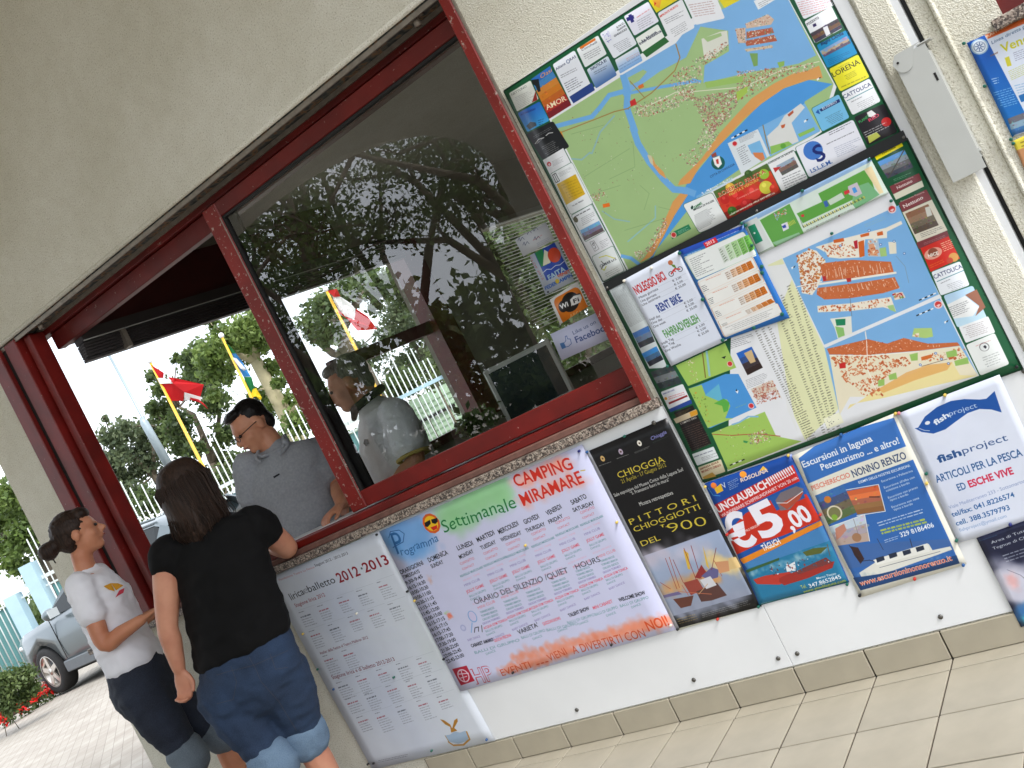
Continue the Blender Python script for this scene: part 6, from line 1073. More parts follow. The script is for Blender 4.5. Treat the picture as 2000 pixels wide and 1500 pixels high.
for p in (ze(1180, 1218), ze(1200, 1268), ze(1288, 1172), ze(1310, 1230), ze(1395, 1110), ze(1410, 1140), ze(1438, 1188), ze(1090, 1280)): cpn.ell(p, 1.7, (120, 50, 60))
thing_sheet(cpn, 'site_plan', 'green camping site plan sheet pinned over the top of the lower board', 'poster', OFF, cpn.material('site_plan_print', .4), [(1449, 436, 'g'), (1698, 311, 'g'), (ze(1038, 862)[0], ze(1038, 862)[1], 'g'), (ze(1326, 1278)[0], ze(1326, 1278)[1], 'g'), (1741, 392, 'g'), (ze(545, 1395)[0], ze(545, 1395)[1], 'g')], curl=.0006)
# ================================================================== posters pinned on the white panels
def zz(ox, oy, s_): return lambda x, y: (ox + x / s_, oy + y / s_)
P1, P2, P3, P4 = zz(500, 1000, 5), zz(720, 1000, 5), zz(940, 860, 5), zz(600, 1200, 5)
P5, P6, P7, P8 = zz(1140, 800, 5.5556), zz(1360, 820, 3.947), zz(1560, 800, 4.0529), zz(1740, 740, 3)
F1, F7, F8 = zz(1000, 1180, 4), zz(720, 1080, 5), zz(1000, 1080, 4)
WHT = (226, 230, 236)
# ---- opera season poster
lc = Canvas((522, 1130), (741, 1037), (728, 1503), 1500, (214, 220, 230), y=-.011)
lc.soft([(640, 1120), (700, 1300), (820, 1440)], 90, (196, 204, 222), .5, 5, 90, 6); lc.soft([(900, 1330), (820, 1200)], 60, (206, 214, 216), .5, 6, 60, 6)
lc.text('Fondazione Teatro La Fenice', P1(232, 672), P1(575, 545), 4.4, (196, 130, 136)); lc.text('Stagioni 2012 - 2012-2013', P1(580, 535), P1(905, 410), 5.6, (44, 44, 52))
lc.text('lirica', P1(350, 862), P1(478, 800), 14.5, (34, 36, 42)); lc.text('e', P1(478, 802), P1(520, 780), 14.5, (150, 154, 164)); lc.text('balletto', P1(522, 785), P1(785, 685), 14.5, (34, 36, 42))
lc.text('2012', P1(820, 690), P1(1030, 610), 20, (140, 18, 34), 'b'); lc.ell(P1(1036, 548), 2.4, (90, 100, 104)); lc.text('2013', P1(1075, 590), P1(1310, 500), 20, (140, 18, 34), 'b')
lc.text('Stagione lirica 2012', P1(390, 930), P1(680, 820), 7.6, (140, 40, 50)); lc.text('Atelier della Fenice al Teatro Malibran 2012', P1(632, 1390), P1(1100, 1232), 5.6, (110, 44, 56)); lc.text('Stagione lirica e di balletto 2012-2013', P4(255, 630), P4(860, 450), 7.8, (110, 30, 44))
def opera(x, y, n, sd, red=True):
    lc.line([P4(x, y - 14), P4(x + 170, y - 72)], .4, (170, 178, 190)); lc.lines(P4(x, y), P4(x + 60, y - 20), P4(x + 6, y + 20), 1, (80, 84, 96), al=.7, seed=sd)
    lc.lines(P4(x + 18, y + 42), P4(x + 120, y + 8), P4(x + 26, y + 66), 1, (150, 50, 66) if sd % 3 else (60, 66, 80), al=.75, seed=sd + 1, rag=.2, th=.5); lc.lines(P4(x + 28, y + 70), P4(x + 150, y + 30), P4(x + 28 + n * 11, y + 70 + n * 22), n, (96, 102, 116), al=.45, seed=sd + 2)
for i, (x, y, n) in enumerate(((-85, 975 - 1000, 4), (95, -85, 4), (290, -165, 4), (480, -235, 4), (680, -320, 5), (15, 160, 5), (200, 100, 5), (395, 20, 4), (590, -40, 5), (785, -105, 5), (150, 400, 6), (335, 350, 6), (285, 660, 5), (470, 600, 6), (670, 540, 3), (865, 480, 5), (1065, 430, 4), (375, 820, 4), (560, 770, 5), (760, 700, 5), (960, 650, 5), (1155, 600, 5), (480, 1000, 4), (660, 960, 6), (860, 900, 5), (1065, 840, 6), (1265, 800, 3))):
    opera(x, y, n, 5 * i + 3)
lc.poly([P4(1300, 1020), P4(1340, 1030), P4(1400, 1070), P4(1420, 1110), P4(1440, 1030), P4(1470, 1010), P4(1475, 1040), P4(1440, 1105), P4(1470, 1130), P4(1410, 1150), P4(1400, 1095), P4(1350, 1070)], (176, 124, 44)); lc.poly([P4(1345, 1180), P4(1400, 1170), P4(1440, 1140), P4(1500, 1150), P4(1550, 1130), P4(1580, 1200), P4(1570, 1230), P4(1480, 1260), P4(1390, 1240)], (160, 182, 206)); lc.line([P4(1380, 1240), P4(1430, 1275), P4(1530, 1270), P4(1590, 1215), P4(1560, 1140)], 3.4, (190, 140, 60)); lc.line([P4(1350, 1180), P4(1390, 1245)], 2, (176, 150, 100))
lc.lines(P4(695, 1420), P4(990, 1355), P4(700, 1450), 2, (80, 84, 100), al=.6, rag=.2); lc.lines(P4(750, 1490), P4(1030, 1440), P4(755, 1505), 1, (80, 84, 100), al=.6)
thing_sheet(lc, 'opera_poster', 'tall white opera and ballet season poster with dark red 2012 2013', 'poster', .011, lc.material('opera_print', .55, .93), [P1(150, 665) + ('k',), P1(180, 632) + ('w',), P1(1188, 215) + ('k',), P1(465, 1185) + ('y',), P1(990, 985) + ('w',), P1(1485, 770) + ('k',), P4(110, 530) + ('g',), P4(265, 725) + ('b',), P4(852, 608) + ('g',), P4(600, 1455) + ('k',), P4(655, 1448) + ('k',), P4(1222, 1325) + ('g',), P4(1760, 1215) + ('b',)], curl=.0035, seed=2)
# ---- hand lettered weekly programme
LIL = (204, 206, 234)
pc = Canvas((741, 1038), (1137, 868), (900, 1350), 1500, LIL, y=-.0155)
pc.soft([(760, 1040), (800, 1050), (830, 1040)], 34, (120, 170, 226), .9, 1, 240, 12); pc.soft([(765, 1060), (800, 1085), (850, 1070)], 20, (110, 170, 230), .7, 2, 120, 12)
pc.soft([(870, 1010), (920, 980), (985, 950)], 34, (150, 206, 150), .9, 3, 330, 12); pc.soft([(1010, 945), (1060, 920), (1110, 900)], 20, (240, 160, 140), .6, 4, 200, 10); pc.soft([(1020, 980), (1070, 955), (1135, 935)], 18, (240, 160, 140), .6, 5, 160, 10)
pc.soft([F7(1290, 1150), F7(1600, 1080), F7(2000, 940)], 11, (232, 136, 104), 1., 6, 330, 12); pc.soft([F8(0, 830), F8(500, 700), F8(900, 600), F8(1240, 520)], 14, (232, 140, 108), 1., 7, 620, 12)
pc.text('P', P2(290, 420), P2(370, 395), 44, (40, 100, 160), slant=.1, jit=.03); pc.text('rogramma', P2(330, 430), P2(690, 285), 16, (40, 100, 160), slant=.2, jit=.06); pc.line([P2(200, 250), P2(215, 190), P2(300, 175), P2(350, 210), P2(340, 290), P2(240, 345)], 1.6, (40, 90, 150))
g0 = P2(615, 110); pc.ell(g0, 21, (220, 96, 34), n=11); pc.ell(g0, 15.6, (240, 190, 30)); pc.poly([P2(548, 105), P2(600, 75), P2(610, 110), P2(580, 145), P2(555, 140)], (24, 24, 26)); pc.poly([P2(612, 72), P2(672, 55), P2(678, 90), P2(655, 115), P2(622, 105)], (24, 24, 26)); pc.poly([P2(605, 150), P2(670, 125), P2(672, 160), P2(635, 180)], (206, 40, 30))
pc.text('Settimanale', (868, 1040), (1010, 990), 25, (28, 120, 60), slant=.1, jit=.05)
pc.text('CAMPING', P3(345, 455), P3(905, 275), 24, (206, 44, 28), 'b', slant=-.05); pc.text('MIRAMARE', P3(415, 640), P3(1010, 410), 25, (206, 44, 28), 'b', slant=.0); pc.line([P3(970, 298), P3(1015, 290)], 2, (190, 170, 60))
days = (('ORARI/GIORNI', 'TIMES/DAYS', P2(320, 608), P2(540, 510), P2(345, 652), P2(505, 590)), ('DOMENICA', 'SUNDAY', P2(595, 492), P2(780, 410), P2(620, 550), P2(735, 500)), ('LUNEDI', 'MONDAY', P2(875, 375), P2(1025, 320), P2(895, 460), P2(1030, 395)), ('MARTEDI', 'TUESDAY', P2(1070, 295), P2(1235, 215), P2(1105, 370), P2(1250, 305)), ('MERCOLEDI', 'WEDNESDAY', P2(1280, 215), P2(1470, 125), P2(1300, 290), P2(1500, 215)), ('GIOVEDI', 'THURSDAY', P2(1530, 120), P2(1670, 55), P2(1545, 200), P2(1730, 130)), ('VENERDI', 'FRIDAY', P3(650, 735), P3(790, 660), P3(670, 815), P3(805, 750)), ('SABATO', 'SATURDAY', P3(890, 630), P3(1035, 560), P3(905, 700), P3(1110, 625)))
for d1, d2, a, b, c, e in days:
    pc.text(d1, a, b, 9.5 if d1[0] != 'O' else 8.5, (22, 24, 34), 'b', jit=.02); pc.text(d2, c, e, 8 if d1[0] != 'O' else 7, (22, 24, 34), 'b', jit=.02)
for i, tm_ in enumerate(('9:30-9:45', '16:15-16:30', '10:00-10:30', '10:00-11:00', '10:30-11:15', '11:15-11:45', '11:45-12:00', '15:00-15:00', '15:15-17:15', '16:15-17:15', '16:15-17:45', '17:00-17:30', '17:30-19:00', '21:30-22:00', '22:00-22:45', '22:45-23:00')):
    t = i / 15; a = (794 + 81 * t, 1142 + 153 * t); pc.text(tm_, a, (a[0] + 33, a[1] - 14), 7.2, (22, 26, 40), 'b', jit=.03)
RED_, GRE, PIN, PUR = (214, 90, 110), (90, 140, 150), (224, 170, 200), (130, 120, 180)
cols = [(900, 1100), (946, 1080), (990, 1062), (1040, 1042), (1087, 1020), (1135, 1000)]
for i, (x, y) in enumerate(cols):
    pc.text('CONTATTO', (x, y + 4), (x + 27, y - 8), 5, RED_, jit=.04); pc.text('CONTACT', (x + 4, y + 14), (x + 27, y + 4), 4.4, RED_, jit=.04)
    pc.text('RISVEGLIO MUSCOLARE', (x + 0, y + 28), (x + 44, y + 9), 4.4, GRE, 'b', jit=.02); pc.text('MUSIC TIME', (x + 6, y + 36), (x + 38, y + 22), 3.8, PIN); pc.text('MINI CLUB', (x + 8, y + 46), (x + 38, y + 33), 5, PUR); pc.text('JOLLY GAME', (x + 12, y + 59), (x + 46, y + 45), 6, RED_, 'b'); pc.text('BALLI DI GRUPPO', (x + 18, y + 67), (x + 50, y + 54), 4.4, GRE); pc.text('DANCE', (x + 20, y + 73), (x + 38, y + 66), 3.8, GRE); pc.text('ACQUA AEROBICA', (x + 24, y + 82), (x + 60, y + 67), 3.6, PIN)
    X, Y = x + 32, y + 92
    pc.text('MINI CLUB', (X + 3, Y - 2), (X + 36, Y - 16), 5.6, (220, 120, 140)); pc.text('TORNEO BOCCE', (X + 7, Y + 6), (X + 34, Y - 4), 4, GRE, 'b'); pc.text('TORNEO BEACH', (X + 9, Y + 13), (X + 40, Y + 2), 4, GRE, 'b'); pc.text('CALCIO GIOCO', (X + 12, Y + 20), (X + 42, Y + 9), 4, GRE, 'b'); pc.text('GIOCHI TORNEO', (X + 12, Y + 28), (X + 46, Y + 15), 4, PUR, 'b'); pc.text('ACQUA GYM TONICA', (X + 14, Y + 37), (X + 60, Y + 19), 5, (220, 80, 104), 'b'); pc.text('BALLI DI GRUPPO', (X + 18, Y + 43), (X + 50, Y + 31), 4.4, GRE); pc.text('DANCE', (X + 20, Y + 50), (X + 36, Y + 43), 3.8, GRE); pc.text('BABY DANCE', (X + 24, Y + 60), (X + 54, Y + 47), 4.4, PUR)
pc.text('ORARIO DEL SILENZIO /QUIET', P2(1045, 905), P3(860, 1285), 11, (34, 36, 50), jit=.03); pc.text('HOURS', P3(935, 1258), P3(1170, 1180), 11, (34, 36, 50), jit=.03)
pc.text('BABY DANCE', F7(975, 860), F7(1095, 820), 4.4, PUR); pc.text("CABARET AMARO", F7(1010, 920), F7(1225, 855), 6.4, (30, 32, 44), 'x'); pc.text('GIOCHI PISCINA', F7(1235, 870), F7(1400, 810), 6, (224, 80, 100), 'b'); pc.text("VARIETA'", F7(1470, 795), F7(1665, 715), 9, (34, 36, 48), 'b'); pc.text('QUIZZONI SHOWS', F7(1710, 705), F7(1880, 645), 6, (220, 80, 100), 'b')
for a, b in ((F7(1045, 985), F7(1480, 860)), (F7(1500, 840), F7(1730, 765)), (F7(1745, 765), F8(520, 560)), (F8(440, 555), F8(650, 490)), (F8(655, 490), F8(830, 430)), (F8(850, 425), F8(1070, 355))): pc.text('BALLI DI GRUPPO', a, b, 5.8, (100, 150, 160), jit=.03); pc.text('DANCE', (a[0] + 22, a[1] + 2), (a[0] + 40, a[1] - 5), 4.6, (100, 150, 160))
pc.text('TALENT SHOW', F8(450, 500), F8(610, 440), 7, (24, 26, 40), 'x'); pc.text('MINI CABARET', F8(640, 440), F8(790, 385), 6.4, (220, 90, 110), 'b'); pc.text('WELCOME SHOW', F8(840, 380), F8(1045, 320), 7, (24, 26, 40), 'x')
pc.ell(F7(1015, 620), 10.5, (130, 170, 220), ry=12.5); pc.ell(F7(1015, 618), 8.2, (206, 200, 232), ry=10.5); pc.line([F7(1012, 680), F7(1005, 775)], 2.6, (140, 176, 224)); pc.soft([F7(780, 620), F7(800, 610)], 6, (236, 120, 90), 1., 9, 50); pc.soft([F7(745, 590), F7(780, 575)], 4, (160, 200, 120), 1., 10, 20); pc.ell(F7(925, 730), 7, (150, 160, 206), .6); pc.ell(F7(925, 730), 4, LIL, .8); pc.line([F7(1035, 775), F7(1040, 730), F7(1075, 720), F7(1075, 765)], 1.8, (60, 60, 70)); pc.line([F7(1105, 705), F7(1112, 770)], 1.8, (60, 60, 70)); pc.soft([F7(590, 240), F7(610, 290)], 6, (214, 176, 170), .8, 12, 40)
pc.poly([F7(820, 1130), F7(960, 1095), F7(1040, 1245), F7(905, 1290)], (178, 34, 60)); pc.ell(F7(930, 1195), 14, (226, 200, 214)); pc.ell(F7(930, 1195), 11.5, (178, 34, 60)); pc.line([F7(905, 1140), F7(940, 1250)], 2, (226, 200, 214)); pc.line([F7(880, 1180), F7(980, 1170)], 2, (226, 200, 214)); pc.line([F7(895, 1220), F7(965, 1200)], 1.6, (226, 200, 214))
for o_, cc in ((3.2, (190, 60, 80)), (0, None)):
    wt = 'x' if cc else 'r'; pc.text('HP', (F7(1055, 1275)[0], F7(1055, 1275)[1]), (F7(1240, 1235)[0], F7(1240, 1235)[1]), 31, cc or LIL, wt)
pc.text('EVENTI', F7(1310, 1200), F7(1590, 1120), 14, (206, 84, 44), 'r'); pc.text('...', F7(1640, 1095), F7(1760, 1060), 10, (200, 80, 50), 'x'); pc.text('VIENI', F7(1770, 1060), F8(435, 790), 15, (206, 84, 44)); pc.text('A DIVERTIRTI CON', F8(485, 790), F8(1050, 650), 17, (206, 84, 44), 'r'); pc.text('NOI!', F8(1070, 610), F8(1235, 560), 21, (214, 80, 34), 'b')
thing_sheet(pc, 'programme_poster', 'wide hand lettered weekly programme sheet in lilac with orange crayon foot line', 'poster', .0155, pc.material('programme_print', .7, .93), [P3(962, 100) + ('n',), P3(438, 1020) + ('y',), F1(12, 530) + ('k',), F1(782, 312) + ('k',), F1(1245, 160) + ('w',), P2(740, 1430) + ('k',), P2(455, 862) + ('y',), P3(1330, 795) + ('y',)], curl=.0035, seed=6)
# ---- black exhibition poster
bc = Canvas((1146, 882), (1302, 816), (1323, 1231), 1700, (26, 26, 28), y=-.0115)
GD = (206, 186, 66)
bc.text('CHIOGGIA', P5(385, 745), P5(885, 565), 12.5, GD, 'r', serif=True); bc.text('21 Aprile - 17 Giugno 2012', P5(420, 800), P5(900, 615), 8, (190, 172, 60), serif=True); bc.text('Sale espositive del Museo Civico della Laguna Sud', P5(338, 945), P5(1085, 660), 6.4, (224, 224, 220), 'r', serif=True); bc.text('"S. Francesco fuori le mura"', P5(515, 925), P5(935, 770), 6.4, (224, 224, 220), serif=True); bc.text('Mostra retrospettiva', P5(615, 1045), P5(975, 915), 7.6, (226, 226, 222), 'r', serif=True)
bc.text('P I T T O R I', P5(510, 1250), P5(1225, 985), 11.5, GD, 'r', serif=True); bc.text('CHIOGGIOTTI', P5(555, 1330), P5(1270, 1075), 10.5, GD, serif=True); bc.text('DEL', P5(635, 1485), P5(840, 1410), 11, GD, serif=True); bc.text("'900", P5(880, 1345), P5(1345, 1250), 19, GD, 'l', serif=True)
for p, cc in ((P5(208, 530), (206, 170, 110)), (P5(405, 455), (176, 160, 180)), (P5(605, 365), (230, 226, 214))): bc.ell(p, 4.6, cc, ry=6); bc.ell(p, 2, (90, 70, 60))
bc.lines(P5(165, 605), P5(305, 555), P5(168, 618), 1, (200, 200, 196), al=.8); bc.lines(P5(360, 525), P5(495, 475), P5(362, 538), 1, (200, 200, 196), al=.8); bc.lines(P5(550, 460), P5(725, 385), P5(560, 480), 2, (200, 200, 196), al=.6); bc.text('Chioggia', P5(735, 335), P5(905, 255), 7, (130, 130, 190), 'b', slant=.2); bc.lines(P5(750, 355), P5(930, 280), P5(752, 362), 1, (120, 170, 150))
pq = [P3(1540, 1145), P5(1470, 1300), F8(1875, 320), F8(1245, 495)]; Q = [bc.C(p) for p in pq]; bc.cpoly(Q, (160, 176, 206), grad=(140, 150, 170)); g = np.random.default_rng(4)
bc.soft([F8(1010, 60), F8(1200, 10), F8(1500, -40)], 26, (196, 190, 206), .7, 21, 120); bc.soft([F8(1560, 40), F8(1640, 90), F8(1760, 120)], 18, (226, 200, 140), .9, 22, 150); bc.soft([F8(1160, 300), F8(1300, 250), F8(1500, 170), F8(1600, 210)], 14, (206, 150, 90), .9, 23, 240); bc.soft([F8(1250, 460), F8(1500, 420), F8(1840, 330)], 20, (150, 156, 176), .8, 24, 200)
bc.poly([F8(1340, -30), F8(1380, 0), F8(1395, 130), F8(1375, 120)], (214, 176, 70)); bc.poly([F8(1490, -60), F8(1510, 0), F8(1545, 130), F8(1520, 100)], (214, 180, 80)); bc.poly([F8(1430, 190), F8(1480, 90), F8(1520, 150), F8(1470, 200)], (140, 50, 50)); bc.poly([F8(1340, 230), F8(1450, 200), F8(1500, 280), F8(1400, 330)], (150, 70, 60)); bc.poly([F8(1480, 180), F8(1560, 110), F8(1615, 130), F8(1610, 190), F8(1540, 210)], (100, 96, 140)); bc.poly([F8(1260, 360), F8(1420, 330), F8(1400, 410), F8(1320, 430)], (100, 60, 50)); bc.poly([F8(1440, 300), F8(1600, 230), F8(1680, 330), F8(1560, 370), F8(1480, 380)], (90, 60, 56)); bc.poly([F8(1470, 210), F8(1550, 180), F8(1600, 250), F8(1520, 280)], (206, 206, 212)); bc.poly([F8(1180, 330), F8(1300, 300), F8(1330, 320), F8(1190, 350)], (110, 100, 140))
for x0, y0, x1, y1, cc in ((1200, 40, 1290, 280, (150, 70, 60)), (1230, 30, 1310, 270, (160, 80, 60)), (1260, 50, 1340, 230, (150, 70, 60)), (1345, -40, 1450, 230, (150, 60, 50)), (1400, -60, 1480, 200, (140, 60, 60)), (1595, -40, 1560, 130, (130, 60, 60)), (1300, 300, 1560, 320, (190, 110, 80)), (1580, 60, 1640, 180, (170, 90, 60)), (1160, 230, 1240, 280, (150, 70, 60)), (1460, 320, 1530, 240, (200, 160, 120)), (1380, 330, 1330, 250, (180, 90, 70))): bc.line([F8(x0, y0), F8(x1, y1)], 1.3, cc)
bc.poly([F8(1690, 40), F8(1750, 30), F8(1790, 110), F8(1700, 130)], (216, 186, 130)); bc.poly([F8(1590, 70), F8(1690, 60), F8(1700, 140), F8(1620, 160)], (206, 150, 110))
bc.lines(F8(1285, 510), F8(1430, 470), F8(1310, 560), 3, (190, 160, 90), al=.6, rag=.2); bc.lines(F8(1480, 470), F8(1860, 360), F8(1490, 510), 3, (190, 190, 186), al=.55)
bc.poly([(1145, 883), (1151, 880), (1328, 1228), (1322, 1232)], (214, 216, 224)); bc.poly([F8(1290, 590), F8(1935, 420), F8(1940, 440), F8(1295, 605)], (222, 226, 214))
thing_sheet(bc, 'exhibition_poster', 'tall black art exhibition poster with gold lettering and painted sailing boats', 'poster', .0115, bc.material('exhibition_print', .3), [P5(42, 455) + ('b',), P5(447, 285) + ('g',), P5(1380, 1105) + ('k',), F8(1298, 590) + ('k',), F8(1610, 512) + ('r',), F8(1930, 415) + ('g',)], curl=.003, seed=9)
# ---- boat trip poster, five euro
ec = Canvas((1376, 944), (1546, 886), (1484, 1182), 1700, (34, 84, 160), y=-.0115)
RD = (196, 44, 40)
ec.poly([P6(60, 480), P6(740, 250), P6(760, 330), P6(145, 655)], (28, 74, 156)); ec.poly([P6(140, 655), P6(745, 345), P6(800, 470), P6(190, 760)], RD); ec.poly([P6(195, 765), P6(420, 650), P6(380, 760), P6(240, 830)], (34, 84, 164)); ec.poly([P6(380, 720), P6(560, 620), P6(850, 570), P6(960, 770), P6(310, 1040), P6(240, 870)], (200, 52, 36)); ec.poly([P6(560, 600), P6(810, 500), P6(840, 600), P6(620, 700)], (40, 90, 160)); ec.poly([P6(310, 1040), P6(520, 940), P6(700, 880), P6(700, 930), P6(340, 1075)], (34, 84, 164)); ec.poly([P6(335, 1075), P6(960, 775), P6(978, 810), P6(365, 1110)], (226, 136, 40))
ec.poly([P6(365, 1110), P6(975, 815), P6(1030, 930), P6(430, 1190)], (70, 130, 186)); ec.poly([P6(385, 1150), P6(1030, 930), P6(1170, 1245), P6(490, 1425)], (40, 120, 160)); ec.soft([P6(400, 1190), P6(700, 1090), P6(1010, 990)], 9, (190, 210, 216), .8, 31, 120); ec.poly([P6(380, 1160), P6(640, 1060), P6(640, 1080), P6(390, 1180)], (60, 96, 60)); ec.poly([P6(820, 1020), P6(900, 990), P6(1010, 980), P6(960, 1030), P6(850, 1050)], (90, 100, 50))
ec.poly([P6(440, 1230), P6(530, 1200), P6(720, 1170), P6(760, 1215), P6(640, 1270), P6(470, 1265)], (186, 60, 50)); ec.poly([P6(640, 1220), P6(700, 1190), P6(1000, 1100), P6(1065, 1090), P6(1050, 1140), P6(860, 1220), P6(680, 1275), P6(640, 1250)], (160, 50, 44)); ec.poly([P6(760, 1170), P6(1000, 1060), P6(1050, 1100), P6(790, 1190)], (120, 60, 60)); ec.poly([P6(690, 1130), P6(760, 1090), P6(770, 1160), P6(700, 1170)], (226, 228, 232)); ec.specks([P6(560, 1130), P6(1000, 1040), P6(1040, 1120), P6(600, 1200)], 60, [(90, 70, 70), (226, 226, 230), (60, 90, 120), (150, 60, 50)], 1.8, 90); ec.line([P6(1010, 960), P6(1030, 1050)], 1.5, (110, 90, 60))
ec.poly([P6(610, 620), P6(650, 560), P6(770, 510), P6(830, 530), P6(790, 610), P6(720, 690), P6(650, 700)], (120, 110, 116)); ec.poly([P6(640, 650), P6(830, 550), P6(800, 610), P6(700, 690)], (176, 80, 60)); ec.line([P6(620, 640), P6(700, 640), P6(820, 550)], 1.3, (226, 226, 230))
ec.text('UNGLAUBLICH!!!!!!!!!!!', P6(172, 718), P6(762, 405), 15, (238, 232, 236), 'x'); ec.text('WUNDERBARE SCHIFFRUNDFAHRT VON 20 min.', P6(200, 752), P6(790, 450), 6.4, (238, 222, 226), 'b'); ec.text('€', P6(290, 1015), P6(480, 935), 66, (238, 236, 246), 'x'); ec.text('5', P6(510, 915), P6(700, 830), 66, (238, 236, 246), 'x'); ec.text(',00', P6(735, 850), P6(905, 760), 34, (238, 236, 246), 'x'); ec.text('PRO PERSON', P6(385, 865), P6(488, 815), 4.6, (240, 226, 226), 'b'); ec.text('TÄGLICH', P6(520, 1010), P6(655, 950), 12, (240, 236, 236), 'x')
ec.ell(P6(135, 505), 6, (226, 120, 50)); ec.poly([P6(140, 530), P6(190, 490), P6(210, 545), P6(160, 570)], (226, 180, 50)); ec.line([P6(90, 520), P6(130, 580), P6(185, 585)], 1.2, (80, 160, 220)); ec.text('V', P6(212, 530), P6(240, 515), 11, (226, 230, 240)); ec.lines(P6(240, 480), P6(320, 440), P6(260, 545), 5, (200, 210, 230), al=.8); ec.ell(P6(362, 420), 7, (236, 150, 50)); ec.poly([P6(485, 395), P6(515, 355), P6(550, 385)], (236, 180, 60)); ec.text('ROSOLINA', P6(345, 480), P6(555, 400), 7.5, (238, 214, 200), 'x', slant=.2)
ec.text('Marco Tiozzo', P6(930, 1230), P6(1080, 1190), 4.4, (230, 234, 240), 'b'); ec.text('Tel.', P6(815, 1305), P6(855, 1290), 8, (206, 200, 60)); ec.text('347.8652845', P6(875, 1295), P6(1120, 1220), 8, (236, 238, 244), 'b'); ec.text('www.gitedilaguna.com', P6(830, 1335), P6(1155, 1245), 5.6, (206, 206, 70), 'b'); ec.lines(P6(500, 1410), P6(780, 1350), P6(502, 1420), 1, (220, 230, 236), al=.8); ec.line([P6(490, 1424), P6(1170, 1244)], 1.4, (30, 110, 90))
thing_sheet(ec, 'boat_trip_poster', 'red and blue boat trip poster with huge white five euro price', 'poster', .0115, ec.material('boat_trip_print', .28), [P6(72, 512) + ('y',), P6(240, 880) + ('r',), P6(1165, 1262) + ('g',), P6(712, 270) + ('y',)], curl=.0025, seed=12)
# ---- lagoon excursions poster
nc = Canvas((1547, 890), (1748, 806), (1680, 1167), 1700, (226, 224, 212), y=-.013)
BL = (58, 112, 186)
nc.poly([P7(0, 385), P7(150, 270), P7(450, 150), P7(755, 62), P7(850, 290), P7(450, 430), P7(75, 585)], BL); nc.text('Escursioni in laguna', P7(40, 460), P7(588, 245), 13, (232, 236, 242), 'b', serif=True); nc.text('Pescaturismo ... e altro!', P7(185, 480), P7(800, 265), 12.5, (232, 236, 242), 'b', serif=True)
nc.text('PESCHERECCIO', P7(110, 640), P7(412, 530), 9.5, (214, 110, 90), 'b', serif=True); nc.text('NONNO RENZO', P7(435, 535), P7(858, 385), 14.5, (50, 70, 110), 'b', serif=True)
nc.poly([P7(350, 590), P7(905, 395), P7(1120, 870), P7(1190, 1020), P7(1275, 1215), P7(490, 1430), P7(310, 1075), P7(130, 680)], (52, 104, 176)); nc.poly([P7(310, 1075), P7(1190, 1020), P7(1230, 1110), P7(400, 1260)], (70, 104, 160), .7)
nc.photo([nc.C(p) for p in (P7(130, 680), P7(350, 590), P7(465, 810), P7(235, 910))], [(60, 110, 170), (70, 84, 120), (110, 100, 80), (90, 110, 70)], 31, 60); nc.ell(P7(285, 815), 15, (214, 206, 180)); nc.ell(P7(285, 815), 12, (120, 120, 80)); nc.ell(P7(230, 710), 7, (196, 120, 50)); nc.ell(P7(285, 850), 6, (130, 170, 60))
nc.photo([nc.C(p) for p in (P7(380, 645), P7(630, 595), P7(682, 800), P7(465, 830))], [(206, 100, 60), (226, 120, 70), (170, 100, 80), (150, 110, 70), (140, 96, 60)], 32, 8); nc.line([P7(375, 635), P7(632, 590), P7(686, 804), P7(460, 838)], 1.4, (230, 230, 226)); nc.line([P7(560, 690), P7(640, 690)], 2.4, (80, 50, 40)); nc.ell(P7(455, 710), 1.6, (250, 220, 120))
nc.photo([nc.C(p) for p in (P7(240, 930), P7(520, 830), P7(560, 1040), P7(310, 1075))], [(190, 204, 216), (170, 160, 170), (180, 160, 150)], 33, 40); nc.poly([P7(290, 940), P7(360, 900), P7(380, 950), P7(330, 1010), P7(300, 1030)], (190, 130, 110)); nc.ell(P7(460, 1010), 9, (160, 120, 90)); nc.line([P7(430, 850), P7(470, 980)], 1, (130, 120, 120)); nc.line([P7(240, 928), P7(522, 828), P7(562, 1042)], 1.2, (230, 232, 232))
nc.poly([P7(480, 1290), P7(620, 1200), P7(1000, 1060), P7(1030, 1060), P7(1060, 1110), P7(1200, 1080), P7(1215, 1105), P7(700, 1290), P7(500, 1330)], (222, 222, 214)); nc.poly([P7(590, 1190), P7(1020, 1055), P7(1040, 1120), P7(620, 1230)], (232, 232, 226))
for x, y in ((610, 1175), (710, 1145), (820, 1120), (925, 1090)): nc.poly([P7(x, y), P7(x + 62, y - 18), P7(x + 72, y + 15), P7(x + 12, y + 36)], (40, 50, 70))
nc.poly([P7(410, 1080), P7(470, 1090), P7(520, 1180), P7(490, 1220), P7(440, 1150)], (60, 40, 40)); nc.line([P7(400, 1070), P7(490, 1200), P7(560, 1190), P7(600, 1200)], 1.3, (40, 36, 44)); nc.line([P7(620, 1020), P7(670, 1110)], 1, (50, 50, 60)); nc.line([P7(880, 1020), P7(900, 1090)], 1.4, (50, 50, 60)); nc.soft([P7(460, 1300), P7(700, 1320), P7(1200, 1120)], 6, (150, 170, 180), .6, 35, 90); nc.line([P7(640, 1250), P7(1120, 1120)], .8, (60, 70, 90))
nc.poly([P7(430, 1330), P7(640, 1300), P7(1250, 1150), P7(1275, 1215), P7(490, 1430)], (34, 70, 120)); nc.text('www.escursioninonnorenzo.it', P7(490, 1395), P7(1220, 1190), 11, (240, 214, 200), 'x'); nc.text('www.escursioninonnorenzo.it', P7(490, 1395), P7(1220, 1190), 10.6, (206, 84, 50), 'r')
